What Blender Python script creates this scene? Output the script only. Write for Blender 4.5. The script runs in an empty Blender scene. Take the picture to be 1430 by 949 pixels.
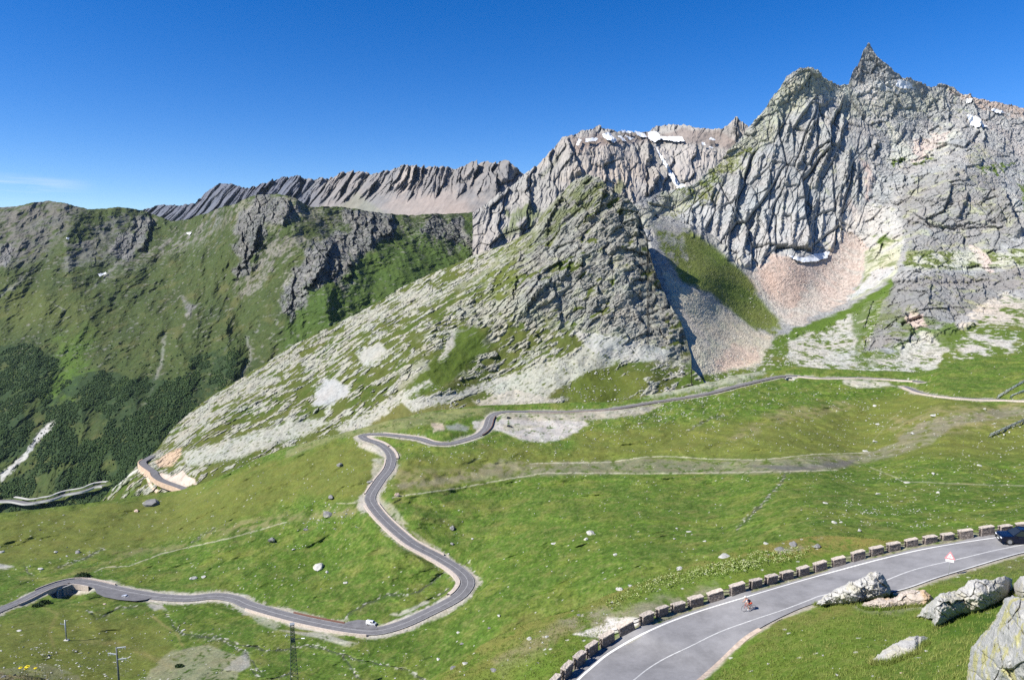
import bpy, bmesh, math, random
import numpy as np
from mathutils import Vector, Matrix
random.seed(7)
f4 = np.float32
scene = bpy.context.scene
COL = scene.collection
# ------------------------------------------------------------------ camera
F = 960.0; CX, CY = 715.0, 474.5
PITCH = math.atan((474.5-356)/F)
cam_d = bpy.data.cameras.new("camera"); cam = bpy.data.objects.new("camera", cam_d); COL.objects.link(cam)
cam_d.sensor_width = 36.0; cam_d.lens = 36.0*F/1430.0; cam_d.clip_start = 0.5; cam_d.clip_end = 40000
cam.location = (0, 0, 0); cam.rotation_euler = (math.radians(90)-PITCH, 0, 0)
scene.camera = cam
cp, sp = math.cos(PITCH), math.sin(PITCH)
def ray(px, py):
    """direction with unit forward (Y) component through a point of the view"""
    u = (np.asarray(px, float)-CX)/F; v = (CY-np.asarray(py, float))/F
    y = cp+v*sp; z = -sp+v*cp
    return u/y, z/y
def at(px, py, d):
    a, b = ray(px, py); d = np.asarray(d, float)
    return np.stack([a*d, d+0*a, b*d], -1)
def at_z(px, py, z):
    a, b = ray(px, py); return at(px, py, z/b)
def pix(P):
    P = np.asarray(P, float)
    f = P[..., 1]*cp-P[..., 2]*sp; up = P[..., 1]*sp+P[..., 2]*cp
    return CX+F*P[..., 0]/f, CY-F*up/f
# ------------------------------------------------------------------ noise
_r = np.random.RandomState(11)
_ang = _r.rand(1024)*2*np.pi
GX = np.cos(_ang).astype(f4); GY = np.sin(_ang).astype(f4)
def _h(i, j, s):
    h = (i.astype(np.uint32)*np.uint32(374761393) + j.astype(np.uint32)*np.uint32(668265263) + np.uint32((s*2246822519) & 0xffffffff))
    h ^= h >> np.uint32(13); h *= np.uint32(1274126177); h ^= h >> np.uint32(16)
    return h
def noise(x, y, s=0):
    x = np.asarray(x, f4); y = np.asarray(y, f4)
    xi = np.floor(x); yi = np.floor(y); fx = x-xi; fy = y-yi
    i = xi.astype(np.int32); j = yi.astype(np.int32)
    u = fx*fx*fx*(fx*(fx*6-15)+10); v = fy*fy*fy*(fy*(fy*6-15)+10)
    def g(di, dj):
        h = (_h(i+di, j+dj, s) & np.uint32(1023)).astype(np.intp)
        return GX[h]*(fx-di)+GY[h]*(fy-dj)
    a = g(0, 0); b = g(1, 0); c = g(0, 1); d = g(1, 1)
    return ((a+(b-a)*u)*(1-v)+(c+(d-c)*u)*v)*1.5
def rnd2(x, y, s=0):
    return (_h(np.floor(x).astype(np.int32), np.floor(y).astype(np.int32), s) & np.uint32(65535)).astype(f4)/65535
def fbm(x, y, o=4, s=0, g=0.5, l=2.03):
    t = 0; a = 1.0; n = 0
    for k in range(o):
        t = t+a*noise(x, y, s+k*17); n += a*a; a *= g; x = x*l+3.1; y = y*l+1.7
    return t/math.sqrt(n)
def ridged(x, y, o=4, s=0, g=0.5, l=2.07):
    t = 0; a = 1.0; n = 0
    for k in range(o):
        t = t+a*(1-2.2*np.abs(noise(x, y, s+k*31))); n += a; a *= g; x = x*l+5.3; y = y*l+2.9
    return t/n
def saw(u, hard=0.14):
    f = u-np.floor(u)
    return np.where(f < 1-hard, f/(1-hard), (1-f)/hard)
def worley(x, y, s=0, jit=0.9):
    """distance to nearest / second nearest feature point and a random value per cell"""
    xi = np.floor(x).astype(np.int32); yi = np.floor(y).astype(np.int32)
    d1 = np.full(np.shape(x), 9., f4); d2 = d1.copy(); r = np.zeros(np.shape(x), f4)
    for a in (-1, 0, 1):
        for b in (-1, 0, 1):
            h = _h(xi+a, yi+b, s)
            ox = (h & np.uint32(1023)).astype(f4)/1023*jit; oy = ((h >> np.uint32(10)) & np.uint32(1023)).astype(f4)/1023*jit
            dd = (xi+a+ox-x)**2+(yi+b+oy-y)**2
            near = dd < d1
            d2 = np.where(near, d1, np.minimum(d2, dd)); d1 = np.where(near, dd, d1)
            r = np.where(near, ((h >> np.uint32(20)) & np.uint32(1023)).astype(f4)/1023, r)
    return np.sqrt(d1), np.sqrt(d2), r
def facet(x, y, s=0, bias=.55, tilt=1.0, jit=1.0):
    """broken plates: every cell is a plane with its own height and tilt; returns relief about -1..1 and the gap to the next plate"""
    xi = np.floor(x).astype(np.int32); yi = np.floor(y).astype(np.int32)
    d1 = np.full(np.shape(x), 9., f4); d2 = d1.copy(); o = np.zeros(np.shape(x), f4)
    for a in (-1, 0, 1):
        for b in (-1, 0, 1):
            h = _h(xi+a, yi+b, s); h2 = _h(xi+a, yi+b, s+991)
            dx = x-(xi+a+(h & np.uint32(1023)).astype(f4)/1023*jit); dy = y-(yi+b+((h >> np.uint32(10)) & np.uint32(1023)).astype(f4)/1023*jit)
            dd = dx*dx+dy*dy; near = dd < d1
            r = ((h >> np.uint32(20)) & np.uint32(1023)).astype(f4)/1023-.5
            tx = bias+((h2 & np.uint32(1023)).astype(f4)/1023-.5)*1.4; ty = (((h2 >> np.uint32(10)) & np.uint32(1023)).astype(f4)/1023-.5)*1.4
            o = np.where(near, r*.9+(tx*dx+ty*dy)*tilt, o); d2 = np.where(near, d1, np.minimum(d2, dd)); d1 = np.where(near, dd, d1)
    return o, np.sqrt(d2)-np.sqrt(d1)
def sstep(a, b, x):
    t = np.clip((x-a)/(b-a), 0, 1); return t*t*(3-2*t)
def seg_dist(px, py, pts, closed=False):
    """distance to a polyline, signed side (+ right of travel), position along it"""
    best = np.full(px.shape, 1e9, f4); side = np.zeros(px.shape, f4); pos = np.zeros(px.shape, f4)
    P = list(pts)+([pts[0]] if closed else [])
    L = 0.0
    for (x0, y0), (x1, y1) in zip(P[:-1], P[1:]):
        dx, dy = x1-x0, y1-y0; l2 = dx*dx+dy*dy+1e-9
        t = np.clip(((px-x0)*dx+(py-y0)*dy)/l2, 0, 1)
        ex = px-(x0+t*dx); ey = py-(y0+t*dy); d = np.sqrt(ex*ex+ey*ey)
        m = d < best
        best = np.where(m, d, best); side = np.where(m, dx*ey-dy*ex, side)
        pos = np.where(m, L+t*math.sqrt(l2), pos); L += math.sqrt(l2)
    return best, side, pos, L
def bbox(px, py, pts, pad):
    xs = [p[0] for p in pts]; ys = [p[1] for p in pts]
    return np.nonzero((px > min(xs)-pad) & (px < max(xs)+pad) & (py > min(ys)-pad) & (py < max(ys)+pad))[0]
def poly(px, py, pts, feather=3.0):
    out = np.zeros(px.shape, f4); k = bbox(px, py, pts, feather+2)
    if len(k) == 0: return out
    x = px[k]; y = py[k]; ins = np.zeros(x.shape, bool)
    for (x0, y0), (x1, y1) in zip(pts, pts[1:]+pts[:1]):
        c = ((y0 > y) != (y1 > y))
        if y1 != y0: ins ^= c & (x < (x1-x0)*(y-y0)/(y1-y0)+x0)
    d = seg_dist(x, y, pts, True)[0]
    out[k] = sstep(-feather, feather, np.where(ins, d, -d))
    return out
def stroke(px, py, pts, w):
    out = np.zeros(px.shape, f4); k = bbox(px, py, pts, w*3)
    if len(k): out[k] = np.exp(-(seg_dist(px[k], py[k], pts)[0]/w)**2)
    return out
def cliff(px, py, pts, w):
    """rises over w on the left of a line drawn downwards, drops at once on its right"""
    out = np.zeros(px.shape, f4); k = bbox(px, py, pts, w+4)
    if len(k) == 0: return out
    d, side, pos, L = seg_dist(px[k], py[k], pts)
    sd = np.where(side > 0, -d, d)          # image y points down: 'side' > 0 lies left of a line going down
    v = np.where(sd < 0, np.clip(1+sd/w, 0, 1)**1.3, np.clip(1-sd/1.6, 0, 1))
    out[k] = v*sstep(0, 0.12*L, pos+.02*L)*sstep(0, 0.12*L, L-pos+.02*L)
    return out
# ------------------------------------------------------------------ depth fields
def tps(ctrl, smooth=1e-4):
    c = np.array(ctrl, float); X = c[:, :2]/300.0; w = 1.0/c[:, 2]*1000
    n = len(X); r = np.linalg.norm(X[:, None]-X[None], axis=2)
    K = np.where(r > 0, r*r*np.log(r+1e-12), 0)+np.eye(n)*smooth
    Pm = np.hstack([np.ones((n, 1)), X]); A = np.block([[K, Pm], [Pm.T, np.zeros((3, 3))]])
    s = np.linalg.solve(A, np.concatenate([w, np.zeros(3)]))
    def f(px, py):
        x = (np.asarray(px)/300.0).astype(f4); y = (np.asarray(py)/300.0).astype(f4)
        o = (s[n]+s[n+1]*x+s[n+2]*y).astype(f4)
        for k in range(n):
            r2 = (x-f4(X[k, 0]))**2+(y-f4(X[k, 1]))**2
            o += f4(0.5*s[k])*r2*np.log(r2+1e-9)
        return 1000.0/np.maximum(o, 0.12)
    return f
def zc(L): # control points given by height instead of distance
    o = []
    for px, py, z in L:
        a, b = ray(px, py); o.append((px, py, float(z/b)))
    return o
def lin(pts):
    xs = [p[0] for p in pts]; ys = [p[1] for p in pts]
    return lambda x: np.interp(x, xs, ys)
# ------------------------------------------------------------------ meshes
def mesh_from(name, V, Q, mats, parent=None, smooth=False, col=None, link=True, mat_idx=None):
    """V (n,3), Q (m,4) or (m,3) int faces -> one mesh object"""
    me = bpy.data.meshes.new(name)
    V = np.asarray(V, f4); Q = np.asarray(Q, np.int32); m, k = Q.shape
    me.vertices.add(len(V)); me.vertices.foreach_set("co", V.ravel())
    me.loops.add(m*k); me.loops.foreach_set("vertex_index", Q.ravel())
    me.polygons.add(m); me.polygons.foreach_set("loop_start", np.arange(0, m*k, k, dtype=np.int32))
    me.polygons.foreach_set("use_smooth", np.full(m, bool(smooth)))
    if mat_idx is not None: me.polygons.foreach_set("material_index", np.asarray(mat_idx, np.int32))
    if col is not None:
        a = me.color_attributes.new("Col", 'FLOAT_COLOR', 'POINT')
        c = np.ones((len(V), 4), f4); c[:, :3] = col; a.data.foreach_set("color", c.ravel())
    me.update(calc_edges=True)
    for mt in (mats if isinstance(mats, (list, tuple)) else [mats]): me.materials.append(mt)
    o = bpy.data.objects.new(name, me)
    if link: COL.objects.link(o)
    if parent is not None: o.parent = parent
    return o
def tag(o, label=None, cat=None, group=None, kind=None):
    if label: o["label"] = label
    if cat: o["category"] = cat
    if group: o["group"] = group
    if kind: o["kind"] = kind
    return o
def empty(name, loc=(0, 0, 0), rz=0.0, label=None, cat=None, group=None):
    o = bpy.data.objects.new(name, None); COL.objects.link(o); o.location = loc; o.rotation_euler = (0, 0, rz)
    o.empty_display_size = 0.3
    return tag(o, label, cat, group)
# ------------------------------------------------------------------ materials
def new_mat(name):
    m = bpy.data.materials.new(name); m.use_nodes = True; nt = m.node_tree; nt.nodes.clear()
    out = nt.nodes.new("ShaderNodeOutputMaterial"); b = nt.nodes.new("ShaderNodeBsdfPrincipled")
    nt.links.new(b.outputs[0], out.inputs[0]); b.inputs["Specular IOR Level"].default_value = 0.2
    return m, nt, b
def mixc(nt, a, b, fac, blend='MIX'):
    n = nt.nodes.new("ShaderNodeMix"); n.data_type = 'RGBA'; n.blend_type = blend
    for sock, v in ((0, fac), (6, a), (7, b)):
        if hasattr(v, 'is_linked') or hasattr(v, 'links'): nt.links.new(v, n.inputs[sock])
        elif sock == 0: n.inputs[0].default_value = v
        else: n.inputs[sock].default_value = (*v, 1)
    return n.outputs[2]
def nz(nt, scale, detail=4, rough=0.6, coord=None, stretch=None, typ="ShaderNodeTexNoise"):
    t = nt.nodes.new(typ); t.inputs["Scale"].default_value = scale
    if "Detail" in t.inputs: t.inputs["Detail"].default_value = detail
    if "Roughness" in t.inputs: t.inputs["Roughness"].default_value = rough
    if coord is None:
        c = nt.nodes.new("ShaderNodeTexCoord"); coord = c.outputs["Object"]
    if stretch:
        mp = nt.nodes.new("ShaderNodeMapping"); mp.inputs["Scale"].default_value = stretch
        nt.links.new(coord, mp.inputs[0]); coord = mp.outputs[0]
    nt.links.new(coord, t.inputs["Vector"]); return t
def ramp(nt, src, stops):
    r = nt.nodes.new("ShaderNodeValToRGB"); nt.links.new(src, r.inputs[0]); e = r.color_ramp.elements
    while len(e) < len(stops): e.new(0.5)
    for k, (p, c) in enumerate(stops):
        e[k].position = p; e[k].color = (*(c if isinstance(c, (tuple, list)) else (c, c, c)), 1)
    return r.outputs[0]
def bump(nt, b, src, dist, strength=1.0):
    n = nt.nodes.new("ShaderNodeBump"); n.inputs["Distance"].default_value = dist; n.inputs["Strength"].default_value = strength
    nt.links.new(src, n.inputs["Height"]); nt.links.new(n.outputs[0], b.inputs["Normal"])
def ground_mat(name, scale, bdist, var=0.35, bstr=0.6):
    """albedo of soil, turf and rock from the mesh, broken up by 3-D noise"""
    m, nt, b = new_mat(name)
    at_ = nt.nodes.new("ShaderNodeAttribute"); at_.attribute_name = "Col"
    n1 = nz(nt, scale, 6, 0.65); n2 = nz(nt, scale*0.13, 4, 0.6)
    v = ramp(nt, n1.outputs[0], [(0.25, 1-var), (0.75, 1+var*0.9)])
    v2 = ramp(nt, n2.outputs[0], [(0.3, (1.04, 0.99, 0.95)), (0.7, (0.96, 1.01, 1.02))])
    c = mixc(nt, at_.outputs["Color"], v, 1.0, 'MULTIPLY'); c = mixc(nt, c, v2, 1.0, 'MULTIPLY')
    nt.links.new(c, b.inputs["Base Color"]); b.inputs["Roughness"].default_value = 0.95
    b.inputs["Specular IOR Level"].default_value = 0.1
    bump(nt, b, n1.outputs[0], bdist, bstr)
    return m
def flat_mat(name, color, rough=0.6, metal=0.0, var=0.12, scale=8.0, spec=0.3, emit=None):
    m, nt, b = new_mat(name)
    n = nz(nt, scale, 5, 0.6)
    v = ramp(nt, n.outputs[0], [(0.3, 1-var), (0.7, 1+var)])
    nt.links.new(mixc(nt, color, v, 1.0, 'MULTIPLY'), b.inputs["Base Color"])
    b.inputs["Roughness"].default_value = rough; b.inputs["Metallic"].default_value = metal
    b.inputs["Specular IOR Level"].default_value = spec
    return m
# ------------------------------------------------------------------ light
SUN_EL, SUN_AZ = math.radians(43), math.radians(-112)      # azimuth clockwise from +Y: the sun stands on the left
sun_dir = Vector((math.sin(SUN_AZ)*math.cos(SUN_EL), math.cos(SUN_AZ)*math.cos(SUN_EL), math.sin(SUN_EL)))
sd = bpy.data.lights.new("sun", 'SUN'); sd.energy = 4.7; sd.angle = math.radians(0.53); sd.color = (1.0, 0.955, 0.88)
so = bpy.data.objects.new("sun", sd); COL.objects.link(so)
so.rotation_euler = sun_dir.to_track_quat('Z', 'Y').to_euler(); so.location = (-300, 0, 400)
w = bpy.data.worlds.new("World"); scene.world = w; w.use_nodes = True
nt = w.node_tree; nt.nodes.clear()
wo = nt.nodes.new("ShaderNodeOutputWorld"); bg = nt.nodes.new("ShaderNodeBackground")
sky = nt.nodes.new("ShaderNodeTexSky"); sky.sky_type = 'NISHITA'; sky.sun_disc = False
sky.sun_elevation = SUN_EL; sky.sun_rotation = SUN_AZ % (2*math.pi); sky.altitude = 2500
sky.air_density = 1.0; sky.dust_density = 0.3; sky.ozone_density = 2.6
tc = nt.nodes.new("ShaderNodeTexCoord")
hs = nt.nodes.new("ShaderNodeHueSaturation"); hs.inputs["Saturation"].default_value = SKY_SAT = 1.42; hs.inputs["Value"].default_value = 1.2; hs.inputs["Hue"].default_value = 0.513
nt.links.new(sky.outputs[0], hs.inputs["Color"])
# thin cirrus low on the left: noise on the sky direction, in world space
mp = nt.nodes.new("ShaderNodeMapping"); mp.inputs["Scale"].default_value = (1.5, 1.5, 26); mp.inputs["Rotation"].default_value = (0, 0.10, 0)
nt.links.new(tc.outputs["Generated"], mp.inputs[0])
cn = nt.nodes.new("ShaderNodeTexNoise"); cn.inputs["Scale"].default_value = 3.0; cn.inputs["Detail"].default_value = 6
nt.links.new(mp.outputs[0], cn.inputs["Vector"])
cr = ramp(nt, cn.outputs[0], [(0.42, 0.0), (0.66, 1.0)])
sx = nt.nodes.new("ShaderNodeSeparateXYZ"); nt.links.new(tc.outputs["Generated"], sx.inputs[0])
def band(src, lo, hi, s0):
    a = nt.nodes.new("ShaderNodeMapRange"); a.interpolation_type = 'SMOOTHSTEP'; nt.links.new(src, a.inputs[0])
    a.inputs[1].default_value = lo; a.inputs[2].default_value = hi; a.inputs[3].default_value = 0; a.inputs[4].default_value = s0
    return a.outputs[0]
def mul(a, b_):
    n = nt.nodes.new("ShaderNodeMath"); n.operation = 'MULTIPLY'; nt.links.new(a, n.inputs[0])
    if isinstance(b_, float): n.inputs[1].default_value = b_
    else: nt.links.new(b_, n.inputs[1])
    return n.outputs[0]
k1 = band(sx.outputs[0], -0.50, -0.585, 1.0)
k2 = mul(band(sx.outputs[2], 0.062, 0.074, 1.0), band(sx.outputs[2], 0.096, 0.082, 1.0))
k3 = mul(mul(k1, k2), cr)
col = mixc(nt, hs.outputs[0], (7.5, 7.8, 8.4), mul(k3, 0.85))
nt.links.new(col, bg.inputs[0]); bg.inputs[1].default_value = 0.072
nt.links.new(bg.outputs[0], wo.inputs[0])
vs = scene.view_settings; vs.view_transform = 'Standard'; vs.look = 'None'; vs.gamma = 1.0; vs.exposure = 0.88; vs.use_curve_mapping = False
scene.cycles.max_bounces = 5; scene.cycles.diffuse_bounces = 1; scene.cycles.volume_bounces = 0
scene.cycles.use_adaptive_sampling = False
try:
    scene.cycles.use_denoising = False; scene.cycles.denoiser = 'OPENIMAGEDENOISE'; scene.cycles.denoising_input_passes = 'RGB_ALBEDO_NORMAL'; scene.cycles.denoising_prefilter = 'ACCURATE'
except Exception: pass
# ================================================================== terrain
R4 = [(-40, 700), (0, 694), (60, 688), (110, 680), (138, 674), (152, 672)]
GR = (0.075, 0.118, 0.016); GR2 = (0.108, 0.128, 0.022); DRY = (0.150, 0.135, 0.045); GRD = (0.045, 0.078, 0.016)
ROCK = (0.27, 0.265, 0.26); PALE = (0.42, 0.415, 0.375); LICH = (0.34, 0.345, 0.23); DARK = (0.15, 0.15, 0.155)
PINK = (0.44, 0.335, 0.275); SAND = (0.50, 0.43, 0.35); WHITE = (0.58, 0.575, 0.55)
class Canvas:
    def __init__(s, n, base): s.c = np.tile(np.array(base, f4), (n, 1))
    def p(s, m, color, k=1.0):
        m = (np.clip(m, 0, 1)*k)[:, None].astype(f4); s.c += (np.array(color, f4)-s.c)*m
    def tame(s, lim=.33, k=2.0):
        L = s.c.mean(1); s.c /= (1+k*np.clip(L-lim, 0, 1))[:, None]
    def mulv(s, f): s.c *= f[:, None]
def crease(n, e): return np.exp(-(n/e)**2)
def smf(p): # rounding of a 0..1 field
    return np.clip(p, 0, 1)
LAYERS = {}
def layer(name, x0, x1, sx, sy, top, bot, ctrl, relief, paint, mat, back=(6, 12.0, 0.9), zup=0.30, kind="structure", label=None, smooth=False, post=None, link=True):
    D = tps(ctrl)
    xs = np.arange(x0, x1+sx, sx, dtype=f4); nx = len(xs)
    yt = top(xs).astype(f4); yb = bot(xs).astype(f4)
    ny = int(max(yb-yt)/sy)+2
    t = np.linspace(0, 1, ny, dtype=f4)
    py = (yt[None, :]+(yb-yt)[None, :]*t[:, None]); px = np.repeat(xs[None, :], ny, 0)
    pxr, pyr = px.ravel(), py.ravel()
    d = D(pxr, pyr).astype(f4)
    P = at(pxr, pyr, d).astype(f4)
    disp = relief(pxr, pyr, P, d).astype(f4)
    hx = P[:, 0]; hy = P[:, 1]; L = np.sqrt(hx*hx+hy*hy)
    V = P.copy(); V[:, 0] -= hx/L*disp*0.93; V[:, 1] -= hy/L*disp*0.93; V[:, 2] += disp*zup
    cv = Canvas(len(V), GR); paint(pxr, pyr, P, disp, cv)
    if post: post(pxr, pyr, V, cv)
    V = V.reshape(ny, nx, 3); C = cv.c.reshape(ny, nx, 3)
    nb, bs, bg_ = back                       # the far side of the crest
    rowsV = []; rowsC = []
    base = V[0]; hor = base[:, :2]/np.linalg.norm(base[:, :2], axis=1)[:, None]
    for k in range(nb, 0, -1):
        q = base.copy(); s = bs*k*(1+0.12*k); q[:, :2] += hor*s; q[:, 2] -= s*bg_*(0.35+0.65*min(1, k/3))
        rowsV.append(q); rowsC.append(C[0])
    V2 = np.concatenate([np.array(rowsV, f4).reshape(-1, nx, 3), V], 0); C2 = np.concatenate([np.array(rowsC, f4).reshape(-1, nx, 3), C], 0)
    n2 = V2.shape[0]
    idx = np.arange(n2*nx).reshape(n2, nx)
    Q = np.stack([idx[1:, :-1].ravel(), idx[1:, 1:].ravel(), idx[:-1, 1:].ravel(), idx[:-1, :-1].ravel()], 1)
    o = mesh_from(name, V2.reshape(-1, 3), Q, mat, col=C2.reshape(-1, 3), smooth=smooth)
    tag(o, kind=kind, label=label)
    LAYERS[name] = dict(D=D, xs=xs, x0=x0, sx=sx, yt=yt, yb=yb, ny=ny, V=V, obj=o)
    return o
def gnd(name, px, py):
    """point of the finished surface seen through (px, py)"""
    L = LAYERS[name]; px = np.asarray(px, float); py = np.asarray(py, float)
    a = np.clip((px-L['x0'])/L['sx'], 0, len(L['xs'])-1.001); i = np.floor(a).astype(int); fa = a-i
    def colv(i):
        t = np.clip((py-L['yt'][i])/(L['yb'][i]-L['yt'][i])*(L['ny']-1), 0, L['ny']-1.001)
        j = np.floor(t).astype(int); ft = (t-j)[..., None]
        return L['V'][j, i]*(1-ft)+L['V'][j+1, i]*ft
    return colv(i)*(1-fa[..., None])+colv(i+1)*fa[..., None]
def base_pt(name, px, py): return at(px, py, LAYERS[name]['D'](np.asarray(px, float), np.asarray(py, float)))
def jag(f, amp, wl, s, power=1.0):
    return lambda x: f(x)-amp*(ridged(np.asarray(x)/wl, np.asarray(x)*0+s*3.7, 4, s, 0.6))
def resample(pts, n=None, step=None):
    pts = np.array(pts, float)
    # Catmull-Rom through the points, then even spacing
    P = np.vstack([2*pts[0]-pts[1], pts, 2*pts[-1]-pts[-2]]); out = []
    for k in range(1, len(P)-2):
        p0, p1, p2, p3 = P[k-1:k+3]
        for t in np.linspace(0, 1, 12, endpoint=False):
            out.append(0.5*((2*p1)+(-p0+p2)*t+(2*p0-5*p1+4*p2-p3)*t*t+(-p0+3*p1-3*p2+p3)*t**3))
    out.append(P[-2]); out = np.array(out)
    s = np.concatenate([[0], np.cumsum(np.linalg.norm(np.diff(out, axis=0), axis=1))])
    m = n or max(2, int(s[-1]/step)+1)
    q = np.linspace(0, s[-1], m)
    return np.stack([np.interp(q, s, out[:, k]) for k in range(out.shape[1])], 1)
# ------------------------------------------------------------------ H: left mountain
def relief_H(px, py, P, d):
    X, Z = P[:, 0], P[:, 2]*.85+(P[:, 1]-800)*.5
    g = ridged((X+0.55*Z)/400, Z/900, 4, 5)*100 + ridged((X+0.35*Z)/170, Z/420, 4, 9)*36
    g += fbm(X/60, Z/60, 4, 3)*6+ridged(X/30, Z/45, 4, 7)*4.5+fbm(X/11, Z/11, 3, 4)*2.2+ridged((X-.9*Z)/70, (Z+.3*X)/160, 3, 8)*7
    H.rk = crag_H(px, py, X, Z)
    u = (X+0.45*Z)
    jh = noise(X/50, Z/50, 640)*12; f1, e1 = facet((u+jh)/34, (Z+jh)/80, 641, .8); f2, e2 = facet((u+jh)/13, (Z+jh)/26, 642, .6)
    g += H.rk*(f1*13+f2*5-np.clip(.1-e1, 0, .1)*50)
    g += .45*H.rk*(saw(u/46+fbm(X/90, Z/120, 3, 21)*0.8, 0.2)*11+saw(u/17+fbm(X/40, Z/60, 3, 22)*0.9, 0.2)*5+ridged(X/14, Z/22, 3, 23)*4)
    for pts, w_, a in [
        ([(404, 282), (402, 300), (396, 312)], 16, 26), ([(362, 316), (356, 335), (352, 352), (344, 366), (332, 378)], 18, 40),
        ([(334, 368), (330, 392)], 8, 16), ([(404, 306), (394, 318)], 8, 12),
        ([(210, 296), (211, 318), (200, 345), (190, 352)], 30, 46), ([(196, 318), (184, 336), (176, 356)], 12, 22),
        ([(466, 336), (460, 352), (452, 368), (446, 382), (424, 406)], 24, 52), ([(482, 330), (480, 352)], 10, 20),
        ([(489, 362), (488, 385), (482, 391)], 11, 30), ([(474, 365), (466, 388)], 9, 24), ([(502, 345), (499, 360)], 8, 18),
        ([(519, 300), (519, 330), (514, 345)], 9, 30), ([(545, 300), (546, 326), (530, 333)], 22, 48), ([(500, 296), (496, 325), (490, 345)], 12, 18),
        ([(633, 308), (634, 328)], 6, 16), ([(685, 330), (692, 352)], 8, 16), ([(667, 332), (664, 342)], 7, 10),
        ([(108, 328), (112, 345)], 12, 18), ([(138, 332), (136, 345)], 8, 12), ([(132, 352), (130, 370)], 8, 12), ([(86, 312), (80, 330)], 14, 10),
        ([(10, 345), (16, 362)], 12, 14), ([(320, 440), (310, 470), (330, 500)], 22, 8), ([(260, 425), (268, 440)], 6, 8)]:
        g += cliff(px+fbm(px/9, py/9, 3, 41)*5, py+fbm(px/9, py/9, 3, 42)*5, pts, w_)*a
    # gullies and the shoulders between them
    for pts, w_, a in [([(25, 395), (60, 372), (20, 400), (0, 412)], 5, 8), ([(70, 300), (50, 345), (30, 375)], 9, 12), ([(90, 440), (110, 420), (150, 380), (170, 365)], 6, 9),
                       ([(345, 470), (350, 500), (330, 540)], 7, 14), ([(230, 470), (225, 510), (200, 560)], 8, 14), ([(340, 410), (352, 392), (372, 350)], 5, 8),
                       ([(180, 480), (150, 510), (110, 560)], 12, -14), ([(0, 440), (60, 470), (90, 540)], 12, 16), ([(300, 440), (330, 500), (310, 560)], 14, -16),
                       ([(400, 430), (380, 480), (350, 520)], 10, -12)]:
        g -= stroke(px, py, pts, w_)*a
    g -= H.rk*(crease(noise(u/14, Z/40, 197), .06)*6+crease(noise(X/30+Z/30, Z/18, 198), .05)*5)
    return g
class H: pass
def crag_H(px, py, X, Z):
    x = px+fbm(px/22, py/22, 4, 31)*14; y = py+fbm(px/22, py/22, 4, 32)*14
    m = np.zeros(px.shape, f4)
    for q in [[(195, 304), (213, 300), (222, 312), (212, 330), (200, 348), (178, 360), (150, 352), (165, 335)],
              [(333, 300), (360, 278), (405, 276), (420, 300), (400, 315), (372, 325), (355, 362), (336, 392), (326, 376), (330, 335)],
              [(408, 385), (432, 345), (460, 328), (486, 326), (490, 345), (494, 385), (476, 398), (462, 386), (440, 402), (410, 415)],
              [(482, 300), (548, 296), (552, 325), (535, 340), (516, 352), (498, 368), (486, 345)],
              [(0, 345), (24, 350), (16, 370), (0, 370)],
              [(585, 318), (640, 306), (650, 330), (640, 350), (610, 335)], [(660, 325), (694, 325), (696, 352), (668, 350)], [(255, 420), (272, 422), (270, 442), (256, 440)], [(395, 400), (420, 392), (430, 420), (400, 440)]]:
        m = np.maximum(m, poly(x, y, q, 4))
    return m
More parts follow.
